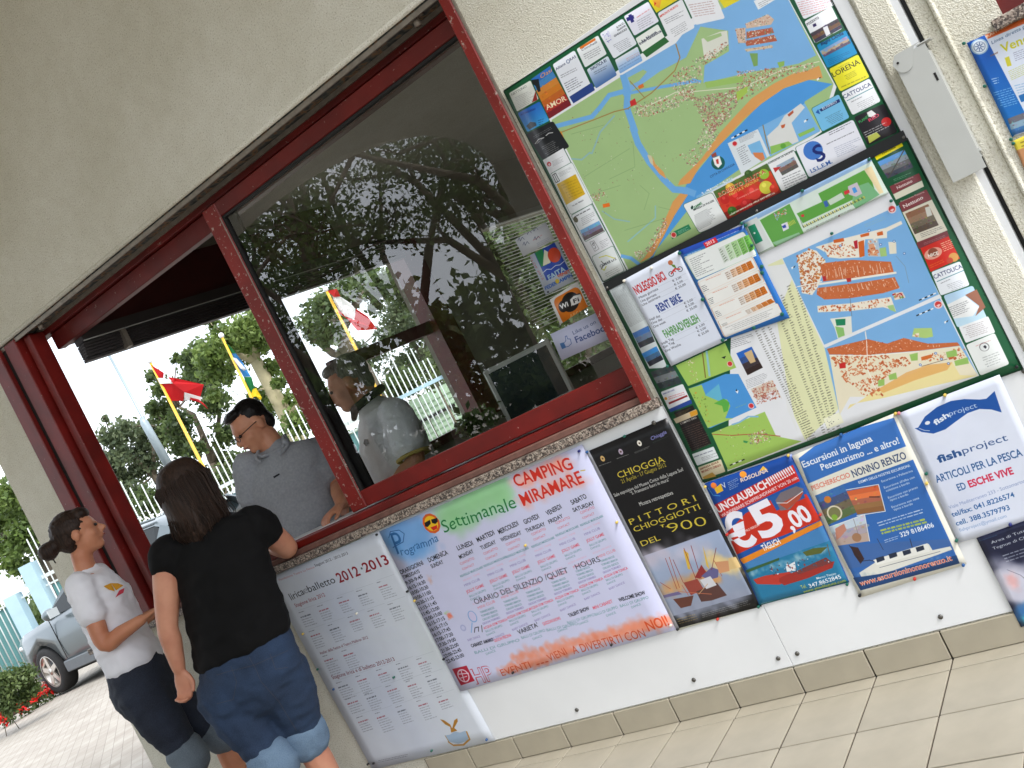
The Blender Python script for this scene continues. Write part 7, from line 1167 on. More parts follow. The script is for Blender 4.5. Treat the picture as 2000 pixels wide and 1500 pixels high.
nc.text('ESEMPI DELLE NOSTRE ESCURSIONI:', P7(478, 585), P7(885, 450), 5, (232, 236, 242), 'b')
for t_, a, b in (('Escursione a Pellestrina', P7(660, 575), P7(905, 490)), ("Escursione all'alba con", P7(680, 625), P7(920, 540)), ('colazione a bordo', P7(695, 650), P7(880, 585)), ('Escursione con pranzo', P7(712, 705), P7(945, 620)), ('tipico a bordo', P7(725, 725), P7(870, 675)), ('Escursione con cena', P7(740, 780), P7(955, 705)), ('tipica a bordo', P7(755, 800), P7(905, 750))): nc.text(t_, a, b, 4.6, (232, 236, 242), 'r')
nc.lines(P7(615, 890), P7(985, 775), P7(640, 930), 2, (226, 232, 240), al=.8, rag=.1); nc.lines(P7(640, 945), P7(1000, 850), P7(660, 990), 2, (196, 206, 60), al=.9, rag=.15, th=.6); nc.text('329 8186406', P7(810, 1010), P7(1075, 925), 9.5, (236, 240, 246), 'b'); nc.lines(P7(675, 1030), P7(795, 990), P7(685, 1060), 2, (226, 232, 240), al=.8)
thing_sheet(nc, 'excursion_poster', 'blue lagoon excursion poster with cream border, sunset photo and white boat', 'poster', .013, nc.material('excursion_print', .4), [P7(338, 195) + ('b',), P7(768, 28) + ('y',), P7(172, 828) + ('r',), P7(1015, 578) + ('y',), P7(485, 1465) + ('k',), P7(920, 1335) + ('r',), P7(1305, 1225) + ('b',)], curl=.003, seed=15)
# ---- fishing shop poster
fc = Canvas((1757, 806), (1952, 731), (1873, 1060), 1700, (222, 228, 244), y=-.0145)
FB = (28, 84, 164)
fc.soft([P8(300, 500), P8(500, 800)], 60, (210, 216, 236), .5, 41, 60, 5)
fc.poly([P8(140, 288), P8(160, 285), P8(200, 220), P8(270, 165), P8(350, 130), P8(430, 118), P8(520, 120), P8(560, 115), P8(608, 70), P8(650, 195), P8(590, 178), P8(520, 175), P8(450, 200), P8(380, 250), P8(320, 295), P8(250, 320), P8(180, 310)], FB); fc.ell(P8(215, 257), 5, (226, 230, 240), ry=3.6); fc.line([P8(165, 288), P8(195, 300), P8(228, 303)], 1., (226, 230, 240))
fc.text('fish', P8(262, 272), P8(345, 218), 10, (228, 234, 244), 'x'); fc.text('project', P8(345, 218), P8(508, 165), 10, (190, 206, 232), 'r'); fc.text('fish', P8(280, 492), P8(418, 445), 14, (34, 80, 140), 'x'); fc.text('project', P8(425, 440), P8(688, 358), 14, (50, 84, 140), 'r')
fc.text('ARTICOLI PER LA PESCA', P8(270, 608), P8(775, 448), 15, (40, 90, 150), 'b'); fc.text('ED', P8(398, 655), P8(445, 640), 14, (40, 90, 150), 'b'); fc.text('ESCHE VIVE', P8(463, 635), P8(722, 555), 14, (206, 40, 80), 'x'); fc.text('Viale Mediterraneo 233 - Sottomarina', P8(345, 762), P8(790, 605), 7, (130, 150, 196)); fc.text('tel/fax: 041.8226574', P8(362, 808), P8(728, 690), 10, (40, 96, 160), 'b'); fc.text('cell. 388.3579793', P8(386, 860), P8(700, 765), 10, (40, 96, 160), 'b'); fc.text('fishproject@ymail.com', P8(405, 895), P8(680, 810), 6.6, (130, 160, 206))
thing_sheet(fc, 'shop_poster', 'white fishing shop poster with blue fish emblem and red words', 'poster', .0145, fc.material('fishing_shop_print', .5, .93), [P8(48, 198) + ('p',), P8(318, 92) + ('y',), P8(208, 552) + ('g',), P8(212, 608) + ('y',), P8(385, 943) + ('g',), P8(700, 850) + ('n',)], curl=.003, seed=18)
# ---- dark marine reserve poster
dc = Canvas((1907, 1051), (2090, 985), (1994, 1225), 1400, (30, 34, 60), y=-.0165)
dc.text('Area di Tutela Biologica', P8(590, 968), P8(980, 825), 5.8, (200, 206, 216)); dc.text('Tegnue di Chioggia', P8(600, 1002), P8(880, 905), 5.8, (200, 206, 216)); dc.lines(P8(650, 1030), P8(860, 960), P8(680, 1080), 3, (160, 166, 180), al=.8); dc.lines(P8(515, 948), P8(625, 910), P8(517, 955), 1, (70, 130, 170))
dc.soft([P8(660, 1160), P8(760, 1240), P8(900, 1200)], 34, (206, 206, 222), 1., 51, 300, 16); dc.soft([P8(700, 1160), P8(720, 1200)], 14, (230, 180, 180), .8, 52, 60); dc.soft([P8(740, 1380), P8(900, 1330)], 20, (60, 120, 180), 1., 53, 120); dc.soft([P8(770, 1400), P8(820, 1420)], 10, (80, 190, 206), .9, 54, 40); dc.line([P8(680, 1118), P8(760, 1150), P8(830, 1210)], 1., (110, 110, 130))
thing_sheet(dc, 'marine_poster', 'dark blue marine reserve poster at the lower right edge, under the fishing shop poster', 'poster', .0165, dc.material('marine_print', .3), [], seed=20)
# ---- bus line poster and the yellow one below, on the next wall
V = lambda x, y: (1880 + x / 9.375, y / 9.375)
rc = Canvas((1888, 84), (2062, 8), (1977, 268), 1500, (214, 222, 236), y=-.0225)
rc.poly([V(75, 790), V(395, 630), (2008, 232), (1976, 270)], (26, 84, 176), grad=(30, 120, 196)); rc.poly([V(395, 620), V(1300, 170), V(1400, 320), V(462, 715)], (206, 96, 44)); rc.text('RAFFAELLO', V(450, 690), V(940, 410), 4.6, (240, 214, 190), 'b', serif=True); rc.ell(V(310, 855), 15.5, (150, 180, 206)); rc.ell(V(310, 855), 13, (216, 224, 230)); rc.ell(V(310, 855), 10.5, (120, 140, 170)); rc.ell(V(310, 855), 9, (214, 222, 230))
for k in range(8): a = k * .785; rc.line([V(310 + 20 * math.cos(a), 855 + 20 * math.sin(a)), V(310 + 78 * math.cos(a), 855 + 78 * math.sin(a))], 1.8, (90, 110, 150))
rc.text('Linea diretta per', V(540, 810), V(1250, 460), 6.2, (60, 90, 130), slant=.2); rc.text('Venezia', V(730, 970), V(1500, 640), 17, (200, 196, 30), 'b', slant=.1); rc.text('new', V(520, 1040), V(660, 970), 5, (130, 90, 70), 'b'); rc.poly([V(770, 1060), V(850, 1030), V(900, 1200), V(820, 1220)], (206, 200, 60)); rc.lines(V(920, 960), V(1200, 850), V(970, 1130), 5, (90, 90, 120), al=.6); rc.lines(V(830, 1300), V(1200, 1130), V(900, 1480), 6, (190, 190, 50), al=.8, rag=.1)
rc.lines(zc(1640, 850), zc(1720, 830), zc(1680, 920), 3, (190, 214, 236), al=.9); rc.lines(zc(1660, 1000), zc(1860, 940), zc(1760, 1180), 8, (150, 200, 240), al=.8, centre=True); rc.lines(zc(1890, 920), zc(2050, 880), zc(1950, 1050), 5, (120, 170, 214), al=.8); rc.poly([zc(1940, 1040), zc(2080, 980), zc(2110, 1060), zc(1970, 1110)], (40, 110, 180)); rc.photo([rc.C(p) for p in (zc(1820, 1290), zc(2080, 1190), zc(2140, 1380), zc(1880, 1470))], [(110, 110, 120), (140, 170, 190), (70, 120, 180)], 44, 30)
thing_sheet(rc, 'bus_poster', 'blue and white bus line poster with orange heading and round white seal', 'poster', .0225, rc.material('bus_print', .4), [zc(1350, 472) + ('g',), V(675, 408) + ('n',), zc(1575, 935) + ('g',)], seed=22)
yc = Canvas((1977, 276), (2060, 238), (2022, 380), 1200, (206, 170, 110), y=-.0225)
yc.poly([(1976, 275), (2062, 236), (2070, 262), (1985, 294)], (224, 206, 70)); yc.poly([(1985, 294), (2070, 262), (2080, 300), (2000, 330)], (196, 140, 96)); yc.lines((1992, 276), (2040, 256), (1996, 290), 2, (120, 100, 40), al=.8)
thing_sheet(yc, 'yellow_poster', 'tan poster with yellow heading, under the bus line poster at the right edge', 'poster', .0225, yc.material('yellow_print', .5), [zg(1860, 178) + ('g',), zg(1885, 222) + ('g',)], seed=23)
# ================================================================== stickers on the sash glass
S9 = zz(940, 400, 4.6867)
def sticker(cv, name, label, mt, off_front=True):
    y = .0905 if off_front else .0935; c = cv.tl + cv.a / 2 + cv.b
    root = sheet(cv, name, -y, None, mt, 0, 2, 2, .0002); return tag(root, label, 'sticker')
def canv(tl, tr, bl, ppm, bg): return Canvas(tl, tr, bl, ppm, bg, y=.0905)
wf = canv(S9(625, 870), S9(880, 700), S9(722, 1095), 1700, (232, 232, 230)); wf.card(S9(650, 870), S9(885, 738), S9(760, 1110), (226, 126, 36), r=.2); wf.poly([S9(735, 1010), S9(1010, 905), S9(1030, 1000), S9(765, 1110)], (226, 126, 36)); wf.ell(S9(815, 890), 21, (24, 22, 22), ry=18); wf.ell(S9(750, 930), 11, (24, 22, 22)); wf.card(S9(808, 860), S9(905, 800), S9(830, 925), (24, 22, 22), r=.4)
wf.poly([S9(812, 870), S9(845, 835), S9(900, 820), S9(918, 850), S9(905, 885), S9(845, 910), S9(825, 930), S9(822, 900)], (226, 226, 224)); wf.text('Wi', S9(725, 960), S9(800, 925), 9, (230, 230, 230), 'x'); wf.poly([S9(826, 880), S9(850, 838), S9(908, 818), S9(922, 850), S9(908, 892), S9(842, 922)], (226, 226, 224)); wf.text('Fi', S9(848, 902), S9(898, 880), 7.6, (30, 26, 26), 'b'); wf.text('AREA', S9(815, 1045), S9(928, 1000), 8.6, (236, 196, 130), 'r')
sticker(wf, 'wifi_sticker', 'orange wifi area sticker with rounded corner on the sash glass', wf.material('wifi_print', .3))
fbk = canv(S9(632, 1185), S9(1105, 962), S9(735, 1425), 1700, (190, 194, 220)); fbk.text('Like us on', S9(845, 1190), S9(1052, 1085), 7.6, (70, 84, 130), 'r'); fbk.text('Facebook', S9(872, 1265), S9(1185, 1130), 12.5, (64, 82, 140), 'b')
fbk.poly([S9(718, 1270), S9(755, 1258), S9(778, 1305), S9(740, 1322)], (60, 110, 170)); fbk.line([S9(762, 1262), S9(775, 1240), S9(768, 1205), S9(782, 1200), S9(790, 1228), S9(815, 1228), S9(825, 1270), S9(800, 1295), S9(780, 1300)], 1.3, (60, 90, 160)); 
sticker(fbk, 'facebook_sticker', 'pale lilac social network sticker with thumb sign, lowest on the sash glass', fbk.material('social_print', .4))
ft = canv(S9(440, 465), S9(700, 330), S9(590, 825), 1700, (176, 186, 200)); ft.poly([S9(482, 435), S9(670, 345), S9(800, 590), S9(600, 695)], (40, 74, 170)); ft.poly([S9(490, 440), S9(560, 400), S9(600, 550), S9(548, 570)], (40, 130, 80)); ft.poly([S9(575, 410), S9(610, 430), S9(635, 530), S9(565, 560)], (216, 214, 190)); ft.ell(S9(668, 460), 14.5, (206, 70, 40)); ft.line([S9(560, 625), S9(600, 590), S9(640, 590), S9(680, 555), S9(720, 550), S9(760, 515)], 1.2, (220, 226, 236))
ft.text('FAITA', S9(620, 690), S9(775, 600), 9.5, (170, 200, 216), 'x'); ft.text('VENETO', S9(700, 668), S9(850, 600), 5.4, (206, 80, 50), 'x'); ft.text('FEDERCAMPING', S9(590, 780), S9(865, 640), 6.6, (50, 100, 190), 'x'); ft.ell(S9(695, 700), 4.6, (206, 180, 60)); ft.text('CLOF 2012', S9(440, 480), S9(560, 690), 4.4, (190, 90, 90)); ft.poly([S9(600, 795), S9(615, 788), S9(622, 802), S9(607, 808)], (30, 40, 60))
sticker(ft, 'camping_sticker', 'blue camping federation sticker with red sun on the sash glass', ft.material('federation_print', .4))
nt_ = canv(S9(305, 320), S9(590, 160), S9(385, 475), 1700, (190, 194, 200)); nt_.poly([S9(300, 318), S9(500, 130), S9(420, 220)], (190, 194, 200))
for x, y in ((335, 330), (400, 270), (460, 240), (480, 320), (380, 370)): nt_.line([S9(x, y), S9(x + 12, y - 30), S9(x + 22, y + 2), S9(x + 40, y - 34), S9(x + 60, y - 12)], .9, (60, 66, 100))
nt_.lines(S9(470, 320), S9(560, 265), S9(475, 335), 1, (190, 80, 80)); nt_.lines(S9(505, 350), S9(620, 290), S9(520, 390), 3, (120, 130, 160), al=.6)
sticker(nt_, 'paper_note', 'torn white handwritten note above the blue camping sticker', nt_.material('note_print', .7))
# ================================================================== metal leaflet box on the pillar
bxr = empty('leaflet_box', (-.33, -.05, 1.30), 0, 'open grey sheet metal box hanging on the narrow pillar right of the boards', 'metal box')
def bp_(mb, name, mt):
    o = mb.build(name, mt, bxr); o.matrix_parent_inverse = Matrix.Translation((.33, .05, -1.30)); return o
B0, B1, Bz0, Bz1 = -.376, -.288, 1.302, 1.665
bp_(MB().box((B0, -.074, Bz0), (B1, -.0722, Bz1), .0005), 'front_plate', M['galv'])
bp_(MB().box((B0, -.072, Bz0 + .03), (B0 + .0015, -.0185, Bz1)), 'side_plate', M['galv']); bp_(MB().box((B1 - .0015, -.0718, Bz0 + .045), (B1, -.0105, Bz1 - .02)), 'side_plate', M['galv']); bp_(MB().box((B0 + .002, -.0195, Bz0 + .03), (B1 - .002, -.0183, Bz1 - .01)), 'back_plate', M['galv'])
bp_(MB().box((B0 + .001, -.0719, Bz0 + .03), (B1 - .001, -.02, Bz0 + .0315)), 'bottom_plate', M['galv'])
pl_ = []
for k in range(9): a = R_(200 + k * 17); pl_.append((B0 + .022 + .024 * math.cos(a), -.0765, Bz1 - .018 + .026 * math.sin(a)))
pl_ = [(B0 - .004, -.0765, Bz1 - .012)] + pl_ + [(B0 + .062, -.0765, Bz1 + .006), (B0 + .082, -.0765, Bz1 + .010), (B0 + .010, -.0765, Bz1 + .010)]
bp_(MB().prism(pl_, (0, .0016, 0)), 'hinge_plate', M['galv']); bp_(MB().box((B0 + .066, -.0760, Bz1 + .002), (B1 + .016, -.0185, Bz1 + .0055), .001), 'lid_flap', M['galv'])
bp_(MB().cyl((B0 + .010, -.0785, Bz1 - .012), (B0 + .010, -.0765, Bz1 - .012), .0034, 12), 'rivet', M['dark']); bp_(MB().box((B1 - .014, -.0748, 1.562), (B1 - .008, -.0741, 1.584)), 'slot', M['dark']); bp_(MB().box((B1 - .004, -.0735, Bz0 + .045), (B1 + .004, -.025, Bz0 + .055)), 'latch', M['galv'])
# ================================================================== people: lofted volumes fused into one skin, clothes as their own shells
def V3(p): return Vector(p)
def loft(bm, rings, n=18):
    """rings: (centre, a, b) half-axis vectors; closed with small end caps"""
    R2 = []
    for e, s_ in ((0, 1), (len(rings) - 1, -1)):
        pass
    c0, a0, b0 = rings[0]; c1 = rings[1][0]; d0 = (V3(c0) - V3(c1)).normalized() * min(V3(a0).length, V3(b0).length)
    cN, aN, bN = rings[-1]; cM = rings[-2][0]; dN = (V3(cN) - V3(cM)).normalized() * min(V3(aN).length, V3(bN).length)
    R2 = [(V3(c0) + d0 * .72, V3(a0) * .35, V3(b0) * .35), (V3(c0) + d0 * .45, V3(a0) * .75, V3(b0) * .75)] + [(V3(c), V3(a), V3(b)) for c, a, b in rings] + [(V3(cN) + dN * .45, V3(aN) * .75, V3(bN) * .75), (V3(cN) + dN * .72, V3(aN) * .35, V3(bN) * .35)]
    prev = None
    for c, a, b in R2:
        cur = [bm.verts.new(c + a * math.cos(2 * math.pi * k / n) + b * math.sin(2 * math.pi * k / n)) for k in range(n)]
        if prev:
            for k in range(n): bm.faces.new((prev[k], prev[(k + 1) % n], cur[(k + 1) % n], cur[k]))
        else: bm.faces.new(cur[::-1])
        prev = cur
    bm.faces.new(prev)
def limb(bm, pts, rs, n=12, flat=None):
    pts = [V3(p) for p in pts]; rings = []; pa = None
    # resample smoothly
    P = []; Rr = []
    for i in range(len(pts) - 1):
        p0 = pts[max(i - 1, 0)]; p1, p2 = pts[i], pts[i + 1]; p3 = pts[min(i + 2, len(pts) - 1)]
        for k in range(4):
            t = k / 4; P.append(.5 * ((2 * p1) + (p2 - p0) * t + (2 * p0 - 5 * p1 + 4 * p2 - p3) * t * t + (3 * p1 - p0 - 3 * p2 + p3) * t ** 3)); Rr.append(rs[i] * (1 - t) + rs[i + 1] * t)
    P.append(pts[-1]); Rr.append(rs[-1])
    for i, p in enumerate(P):
        d = (P[min(i + 1, len(P) - 1)] - P[max(i - 1, 0)]).normalized()
        a = d.cross(V3((0, 0, 1))) if pa is None else pa - d * pa.dot(d)
        if a.length < .05: a = d.cross(V3((1, 0, 0)))
        a.normalize(); pa = a; b = d.cross(a); rings.append((p, a * Rr[i], b * Rr[i]))
    loft(bm, rings, n)
def fuse(bm, name, mt, parent, voxel=.009, smooth=4, wrinkle=0., wscale=.12, seed=0):
    me = bpy.data.meshes.new(name); bmesh.ops.recalc_face_normals(bm, faces=bm.faces); bm.to_mesh(me); bm.free()
    o = bpy.data.objects.new(name, me); COL.objects.link(o)
    r = o.modifiers.new('r', 'REMESH'); r.mode = 'VOXEL'; r.voxel_size = voxel; r.use_smooth_shade = True
    s = o.modifiers.new('s', 'SMOOTH'); s.iterations = smooth; s.factor = .5
    dg = bpy.context.evaluated_depsgraph_get(); nm = bpy.data.meshes.new_from_object(o.evaluated_get(dg)); o.modifiers.clear(); o.data = nm; bpy.data.meshes.remove(me); nm.name = name
    if wrinkle:
        n = len(nm.vertices); co = np.empty(n * 3, np.float32); no = np.empty(n * 3, np.float32); nm.vertices.foreach_get('co', co); nm.vertex_normals.foreach_get('vector', no); co = co.reshape(-1, 3); no = no.reshape(-1, 3)
        off = V3((seed * 3.1, seed, 0))
        h = np.array([abs(mnoise.noise(V3((c[0] / wscale, c[1] / wscale, c[2] / (wscale * .55))) + off)) for c in co]); h2 = np.array([mnoise.noise(V3((c[0] / (wscale * .3), c[1] / (wscale * .3), c[2] / (wscale * .25))) + off) for c in co])
        co += no * ((.35 - h) * wrinkle + h2 * wrinkle * .25)[:, None]; nm.vertices.foreach_set('co', co.ravel()); nm.update()
    nm.polygons.foreach_set('use_smooth', [True] * len(nm.polygons)); nm.materials.clear(); nm.materials.append(mt); o.parent = parent
    if parent is not None: o.matrix_parent_inverse = Matrix.Translation(-parent.location)
    return o
def skinmat(name, c, c2):
    mt, t, b = newmat(name); g = nd(t, 'ShaderNodeTexCoord').outputs['Object']; n = nd(t, 'ShaderNodeTexNoise', Scale=9., Detail=5); t.links.new(g, n.inputs['Vector'])
    t.links.new(ramp(t, n.outputs['Fac'], [(.35, srgb(c2)), (.65, srgb(c))]), b.inputs['Base Color']); b.inputs['Roughness'].default_value = .5; b.inputs['Subsurface Weight'].default_value = .12; b.inputs['Subsurface Radius'].default_value = (.02, .008, .004); b.inputs['Subsurface Scale'].default_value = .4; return mt
def hairmat(name, c, c2, rough=.42):
    mt, t, b = newmat(name); g = nd(t, 'ShaderNodeTexCoord').outputs['Object']; mp = nd(t, 'ShaderNodeMapping'); mp.inputs['Scale'].default_value = (160, 160, 9); t.links.new(g, mp.inputs[0]); n = nd(t, 'ShaderNodeTexNoise', Scale=1., Detail=5); t.links.new(mp.outputs[0], n.inputs['Vector'])
    t.links.new(ramp(t, n.outputs['Fac'], [(.3, srgb(c2)), (.7, srgb(c))]), b.inputs['Base Color']); b.inputs['Roughness'].default_value = rough; b.inputs['Specular IOR Level'].default_value = .25
    bp = nd(t, 'ShaderNodeBump', Strength=.6, Distance=.004); t.links.new(n.outputs['Fac'], bp.inputs['Height']); t.links.new(bp.outputs[0], b.inputs['Normal']); return mt
def denim(name, c, c2):
    mt, t, b = newmat(name); g = nd(t, 'ShaderNodeTexCoord').outputs['Object']; n = nd(t, 'ShaderNodeTexNoise', Scale=7., Detail=6); n2 = nd(t, 'ShaderNodeTexNoise', Scale=420., Detail=2)
    for q in (n, n2): t.links.new(g, q.inputs['Vector'])
    c_ = mixc(t, ramp(t, n2.outputs['Fac'], [(.35, (0, 0, 0)), (.65, (.5, .5, .5))]), ramp(t, n.outputs['Fac'], [(.3, srgb(c2)), (.7, srgb(c))]), srgb(tuple(min(255, v + 26) for v in c)))
    t.links.new(c_, b.inputs['Base Color']); b.inputs['Roughness'].default_value = .9; bp = nd(t, 'ShaderNodeBump', Strength=.3, Distance=.002); t.links.new(n2.outputs['Fac'], bp.inputs['Height']); t.links.new(bp.outputs[0], b.inputs['Normal']); return mt
M['skin1'] = skinmat('skin_tanned', (204, 146, 118), (186, 124, 98)); M['skin2'] = skinmat('skin_brown_tan', (206, 142, 108), (188, 122, 90)); M['skin3'] = skinmat('skin_light_tan', (206, 146, 114), (188, 124, 94))  # skin3 is the own tan tone of the two men
M['hair_brown'] = hairmat('dark_brown_hair', (58, 41, 32), (26, 18, 14), .5); M['hair_black'] = hairmat('black_hair', (30, 26, 26), (14, 12, 12)); M['hair_grey'] = hairmat('grey_hair', (150, 150, 144), (86, 86, 82))
M['jeans'] = denim('mid_blue_denim', (30, 50, 78), (18, 32, 54)); M['jeans_dark'] = denim('dark_navy_denim', (30, 38, 54), (16, 20, 32)); M['cuff'] = denim('turned_denim_cuff', (104, 128, 152), (86, 108, 132)); M['cuff2'] = denim('grey_denim_cuff', (104, 116, 126), (80, 90, 100))
M['blackshirt'] = mat('black_jersey', (13, 13, 14), .85, var=.2, scale=12, spec=.2); M['whiteshirt'] = mat('white_cotton', (236, 236, 242), .85, var=.03, scale=12, spec=.2); M['greypolo'] = mat('grey_melange_pique', (152, 156, 162), .9, var=.1, scale=90, bump=.1, bscale=400, spec=.2); M['whitepolo'] = mat('white_pique', (242, 246, 252), .9, var=.03, scale=60, bump=.1, bscale=400, spec=.2)
M['navy'] = mat('navy_knit', (22, 24, 34), .85); M['gold'] = mat('gold_rib', (190, 168, 90), .8); M['lip'] = mat('lips', (160, 84, 76), .5); M['eye'] = mat('dark_eye', (30, 24, 22), .2)
UPZ = V3((0, 0, 1))
def ell3(bm, c, u, v, w_, n=14):
    """ellipsoid with half-axis vectors"""
    c, u, v, w_ = V3(c), V3(u), V3(v), V3(w_); rows = []
    for j in range(1, 8):
        t = math.pi * j / 8; rows.append([bm.verts.new(c + w_ * math.cos(t) + (u * math.cos(2 * math.pi * i / n) + v * math.sin(2 * math.pi * i / n)) * math.sin(t)) for i in range(n)])
    a = bm.verts.new(c + w_); b = bm.verts.new(c - w_)
    for r1, r2 in zip(rows, rows[1:]):
        for i in range(n): bm.faces.new((r1[i], r1[(i + 1) % n], r2[(i + 1) % n], r2[i]))
    for i in range(n): bm.faces.new((a, rows[0][(i + 1) % n], rows[0][i])); bm.faces.new((b, rows[-1][i], rows[-1][(i + 1) % n]))
def head(bm, c, fwd, up, s=1., nose=1.):
    """c: centre of the skull, fwd: where the face points"""
    f = V3(fwd).normalized(); u = V3(up); u = (u - f * u.dot(f)).normalized(); r = f.cross(u); c = V3(c)
    P = lambda x, y, z: c + r * x * s + f * y * s + u * z * s
    ell3(bm, P(0, -.012, .020), r * .074 * s, f * .092 * s, u * .088 * s); ell3(bm, P(0, .022, -.035), r * .060 * s, f * .066 * s, u * .078 * s)
    ell3(bm, P(0, .050, -.085), r * .034 * s, f * .034 * s, u * .026 * s); ell3(bm, P(0, .055, .022), r * .052 * s, f * .030 * s, u * .030 * s)   # chin, brow
    for sx in (-1, 1):
        ell3(bm, P(sx * .040, .050, -.030), r * .022 * s, f * .024 * s, u * .024 * s)                       # cheeks
        ell3(bm, P(sx * .076, -.012, -.012), r * .010 * s, f * .020 * s, u * .031 * s)                       # ears
    limb(bm, [P(0, .082, .012), P(0, .092, -.008), P(0, .104 * nose, -.026)], [.008 * s, .010 * s, .012 * s], 8); ell3(bm, P(0, .096 * nose, -.030), r * .016 * s, f * .012 * s, u * .010 * s)
    ell3(bm, P(0, .086, -.055), r * .022 * s, f * .010 * s, u * .009 * s)
    return P, r, f, u
def face_details(P, s, root, brow=True):
    mb = MB()
    for sx in (-1, 1): mb.ball(P(sx * .030, .0815, .000), .0078 * s, 8, 6)
    o = mb.build('eyes', M['eye'], root); o.matrix_parent_inverse = Matrix.Translation(-root.location)
    mb = MB().tube([P(-.020, .090, -.058), P(-.008, .0965, -.055), P(.008, .0965, -.055), P(.020, .090, -.058)], [.002, .0042, .0042, .002], 6); o = mb.build('lips', M['lip'], root); o.matrix_parent_inverse = Matrix.Translation(-root.location)
def hand(bm, wrist, d, palm_n, s=1., curl=.5, thumb=1):
    """d: direction from the wrist, palm_n: direction the palm faces"""
    d = V3(d).normalized(); pn = V3(palm_n); pn = (pn - d * pn.dot(d)).normalized(); sd = d.cross(pn) * thumb; w_ = V3(wrist)
    loft(bm, [(w_, sd * .024 * s, pn * .017 * s), (w_ + d * .03 * s, sd * .034 * s, pn * .016 * s), (w_ + d * .062 * s, sd * .040 * s, pn * .014 * s), (w_ + d * .088 * s, sd * .038 * s, pn * .011 * s)], 12)
    for i, (x, L) in enumerate(((-.029, .060), (-.010, .074), (.010, .080), (.029, .070))):
        b = w_ + d * .084 * s - sd * x * -1 * s; q = [b]; ang = curl * .5; dd = d.copy(); 
        for k, fl in enumerate((.45, .32, .25)):
            dd = (d * math.cos(ang) + pn * math.sin(ang)).normalized(); q.append(q[-1] + dd * L * s * fl); ang += curl * .9
        limb(bm, q, [.0098 * s, .0092 * s, .0084 * s, .0074 * s], 8)
    b = w_ + d * .022 * s + sd * .026 * s; limb(bm, [b, b + d * .026 * s + sd * .020 * s + pn * .006, b + d * .050 * s + sd * .028 * s + pn * .016 * s, b + d * .072 * s + sd * .024 * s + pn * .024 * s], [.014 * s, .012 * s, .0105 * s, .009 * s], 8)
def torso(bm, rows, fw, grow=0.):
    """rows: (centre, half width, half depth, side vector)"""
    f = V3(fw).normalized(); loft(bm, [(c, V3(sd).normalized() * (w_ + grow), (f) * (dp + grow)) for c, w_, dp, sd in rows], 22)
def person_root(label, p): return empty('person', (p[0], p[1], 0), 0, label, 'person')
# ---- woman in black, seen from behind, right elbow on the sill
D1 = 4.12
def Q1(x, y, d=0): return at_d((x, y), D1 + d)
rt = Q1(420, 1100); W1 = person_root('woman in black short sleeved top and rolled blue jeans leaning on the counter sill', (rt.x, rt.y))
sdv = RH.copy(); fdv = (FH * .96 + RH * .28).normalized(); sdv = V3((fdv.y, -fdv.x, 0))
neck = Q1(403, 1002); hipc = Q1(495, 1325); hl, hr = Q1(446, 1368), Q1(556, 1330)
tor = [(Q1(409, 1022), .075, .075, sdv), (Q1(412, 1036), .185, .085, sdv), (Q1(418, 1062), .212, .105, sdv), (Q1(432, 1105), .205, .125, sdv), (Q1(448, 1160), .210, .130, sdv), (Q1(463, 1215), .215, .132, sdv), (Q1(474, 1262), .226, .135, sdv)]
hips = [(Q1(472, 1250), .205, .125, sdv), (Q1(482, 1290), .222, .140, sdv), (Q1(496, 1330), .226, .148, sdv), (Q1(503, 1352), .200, .130, sdv)]
lknee, rknee = Q1(535, 1488, -.03), Q1(596, 1438, .06); lank, rank = lknee + V3((0, .03, -.42)), rknee + V3((0, .03, -.42))
ls, rs_ = Q1(325, 1078), Q1(500, 1022); lel = Q1(327, 1222, -.02); lwr = Q1(350, 1308, .0)
rel = at_y((566, 1080), -.03); rel.z = 1.148; rwr = rel + V3((-.20, .10, .02))
bm = bmesh.new(); torso(bm, tor[:1] + tor[1:] + hips[1:], fdv, -.012)
limb(bm, [Q1(404, 1010), Q1(396, 985), Q1(388, 965)], [.062, .056, .056])
P_, r_, f_, u_ = head(bm, Q1(372, 955, .01), fdv * .9 + sdv * .35, UPZ * 1 + V3((0, 0, 0)), 1.02)
limb(bm, [ls, ls.lerp(lel, .5), lel, lel.lerp(lwr, .35), lwr], [.062, .056, .043, .044, .027]); hand(bm, lwr, (Q1(362, 1352) - Q1(350, 1310)), -RH * .2 - FH, .98, .9, -1)
limb(bm, [rs_, rs_.lerp(rel, .5), rel, rel.lerp(rwr, .4), rwr], [.062, .056, .046, .044, .028]); hand(bm, rwr, V3((-.8, .5, 0)), -UPZ, .95, .5)
for a, k_, an, s_ in ((hl, lknee, lank, -1), (hr, rknee, rank, 1)):
    limb(bm, [a, a.lerp(k_, .5), k_, k_.lerp(an, .3), k_.lerp(an, .65), an], [.098, .088, .062, .060, .048, .036])
    ft = an + V3((0, 0, -.0)); ft.z = .035; limb(bm, [an, V3((an.x, an.y, .05)), ft + fdv * .06, ft + fdv * .16], [.036, .036, .036, .026])
fuse(bm, 'body', M['skin1'], W1, .0075, 4)
face_details(P_, 1.02, W1)
bm = bmesh.new(); torso(bm, tor, fdv, .008)
limb(bm, [ls.lerp(rs_, .12), ls, ls.lerp(lel, .20)], [.066, .070, .069]); limb(bm, [rs_.lerp(ls, .12), rs_, rs_.lerp(rel, .14), rs_.lerp(rel, .30)], [.070, .076, .078, .076])
fuse(bm, 'black_top', M['blackshirt'], W1, .010, 5, .014, .14, 1)
bm = bmesh.new(); torso(bm, hips, fdv, .004)
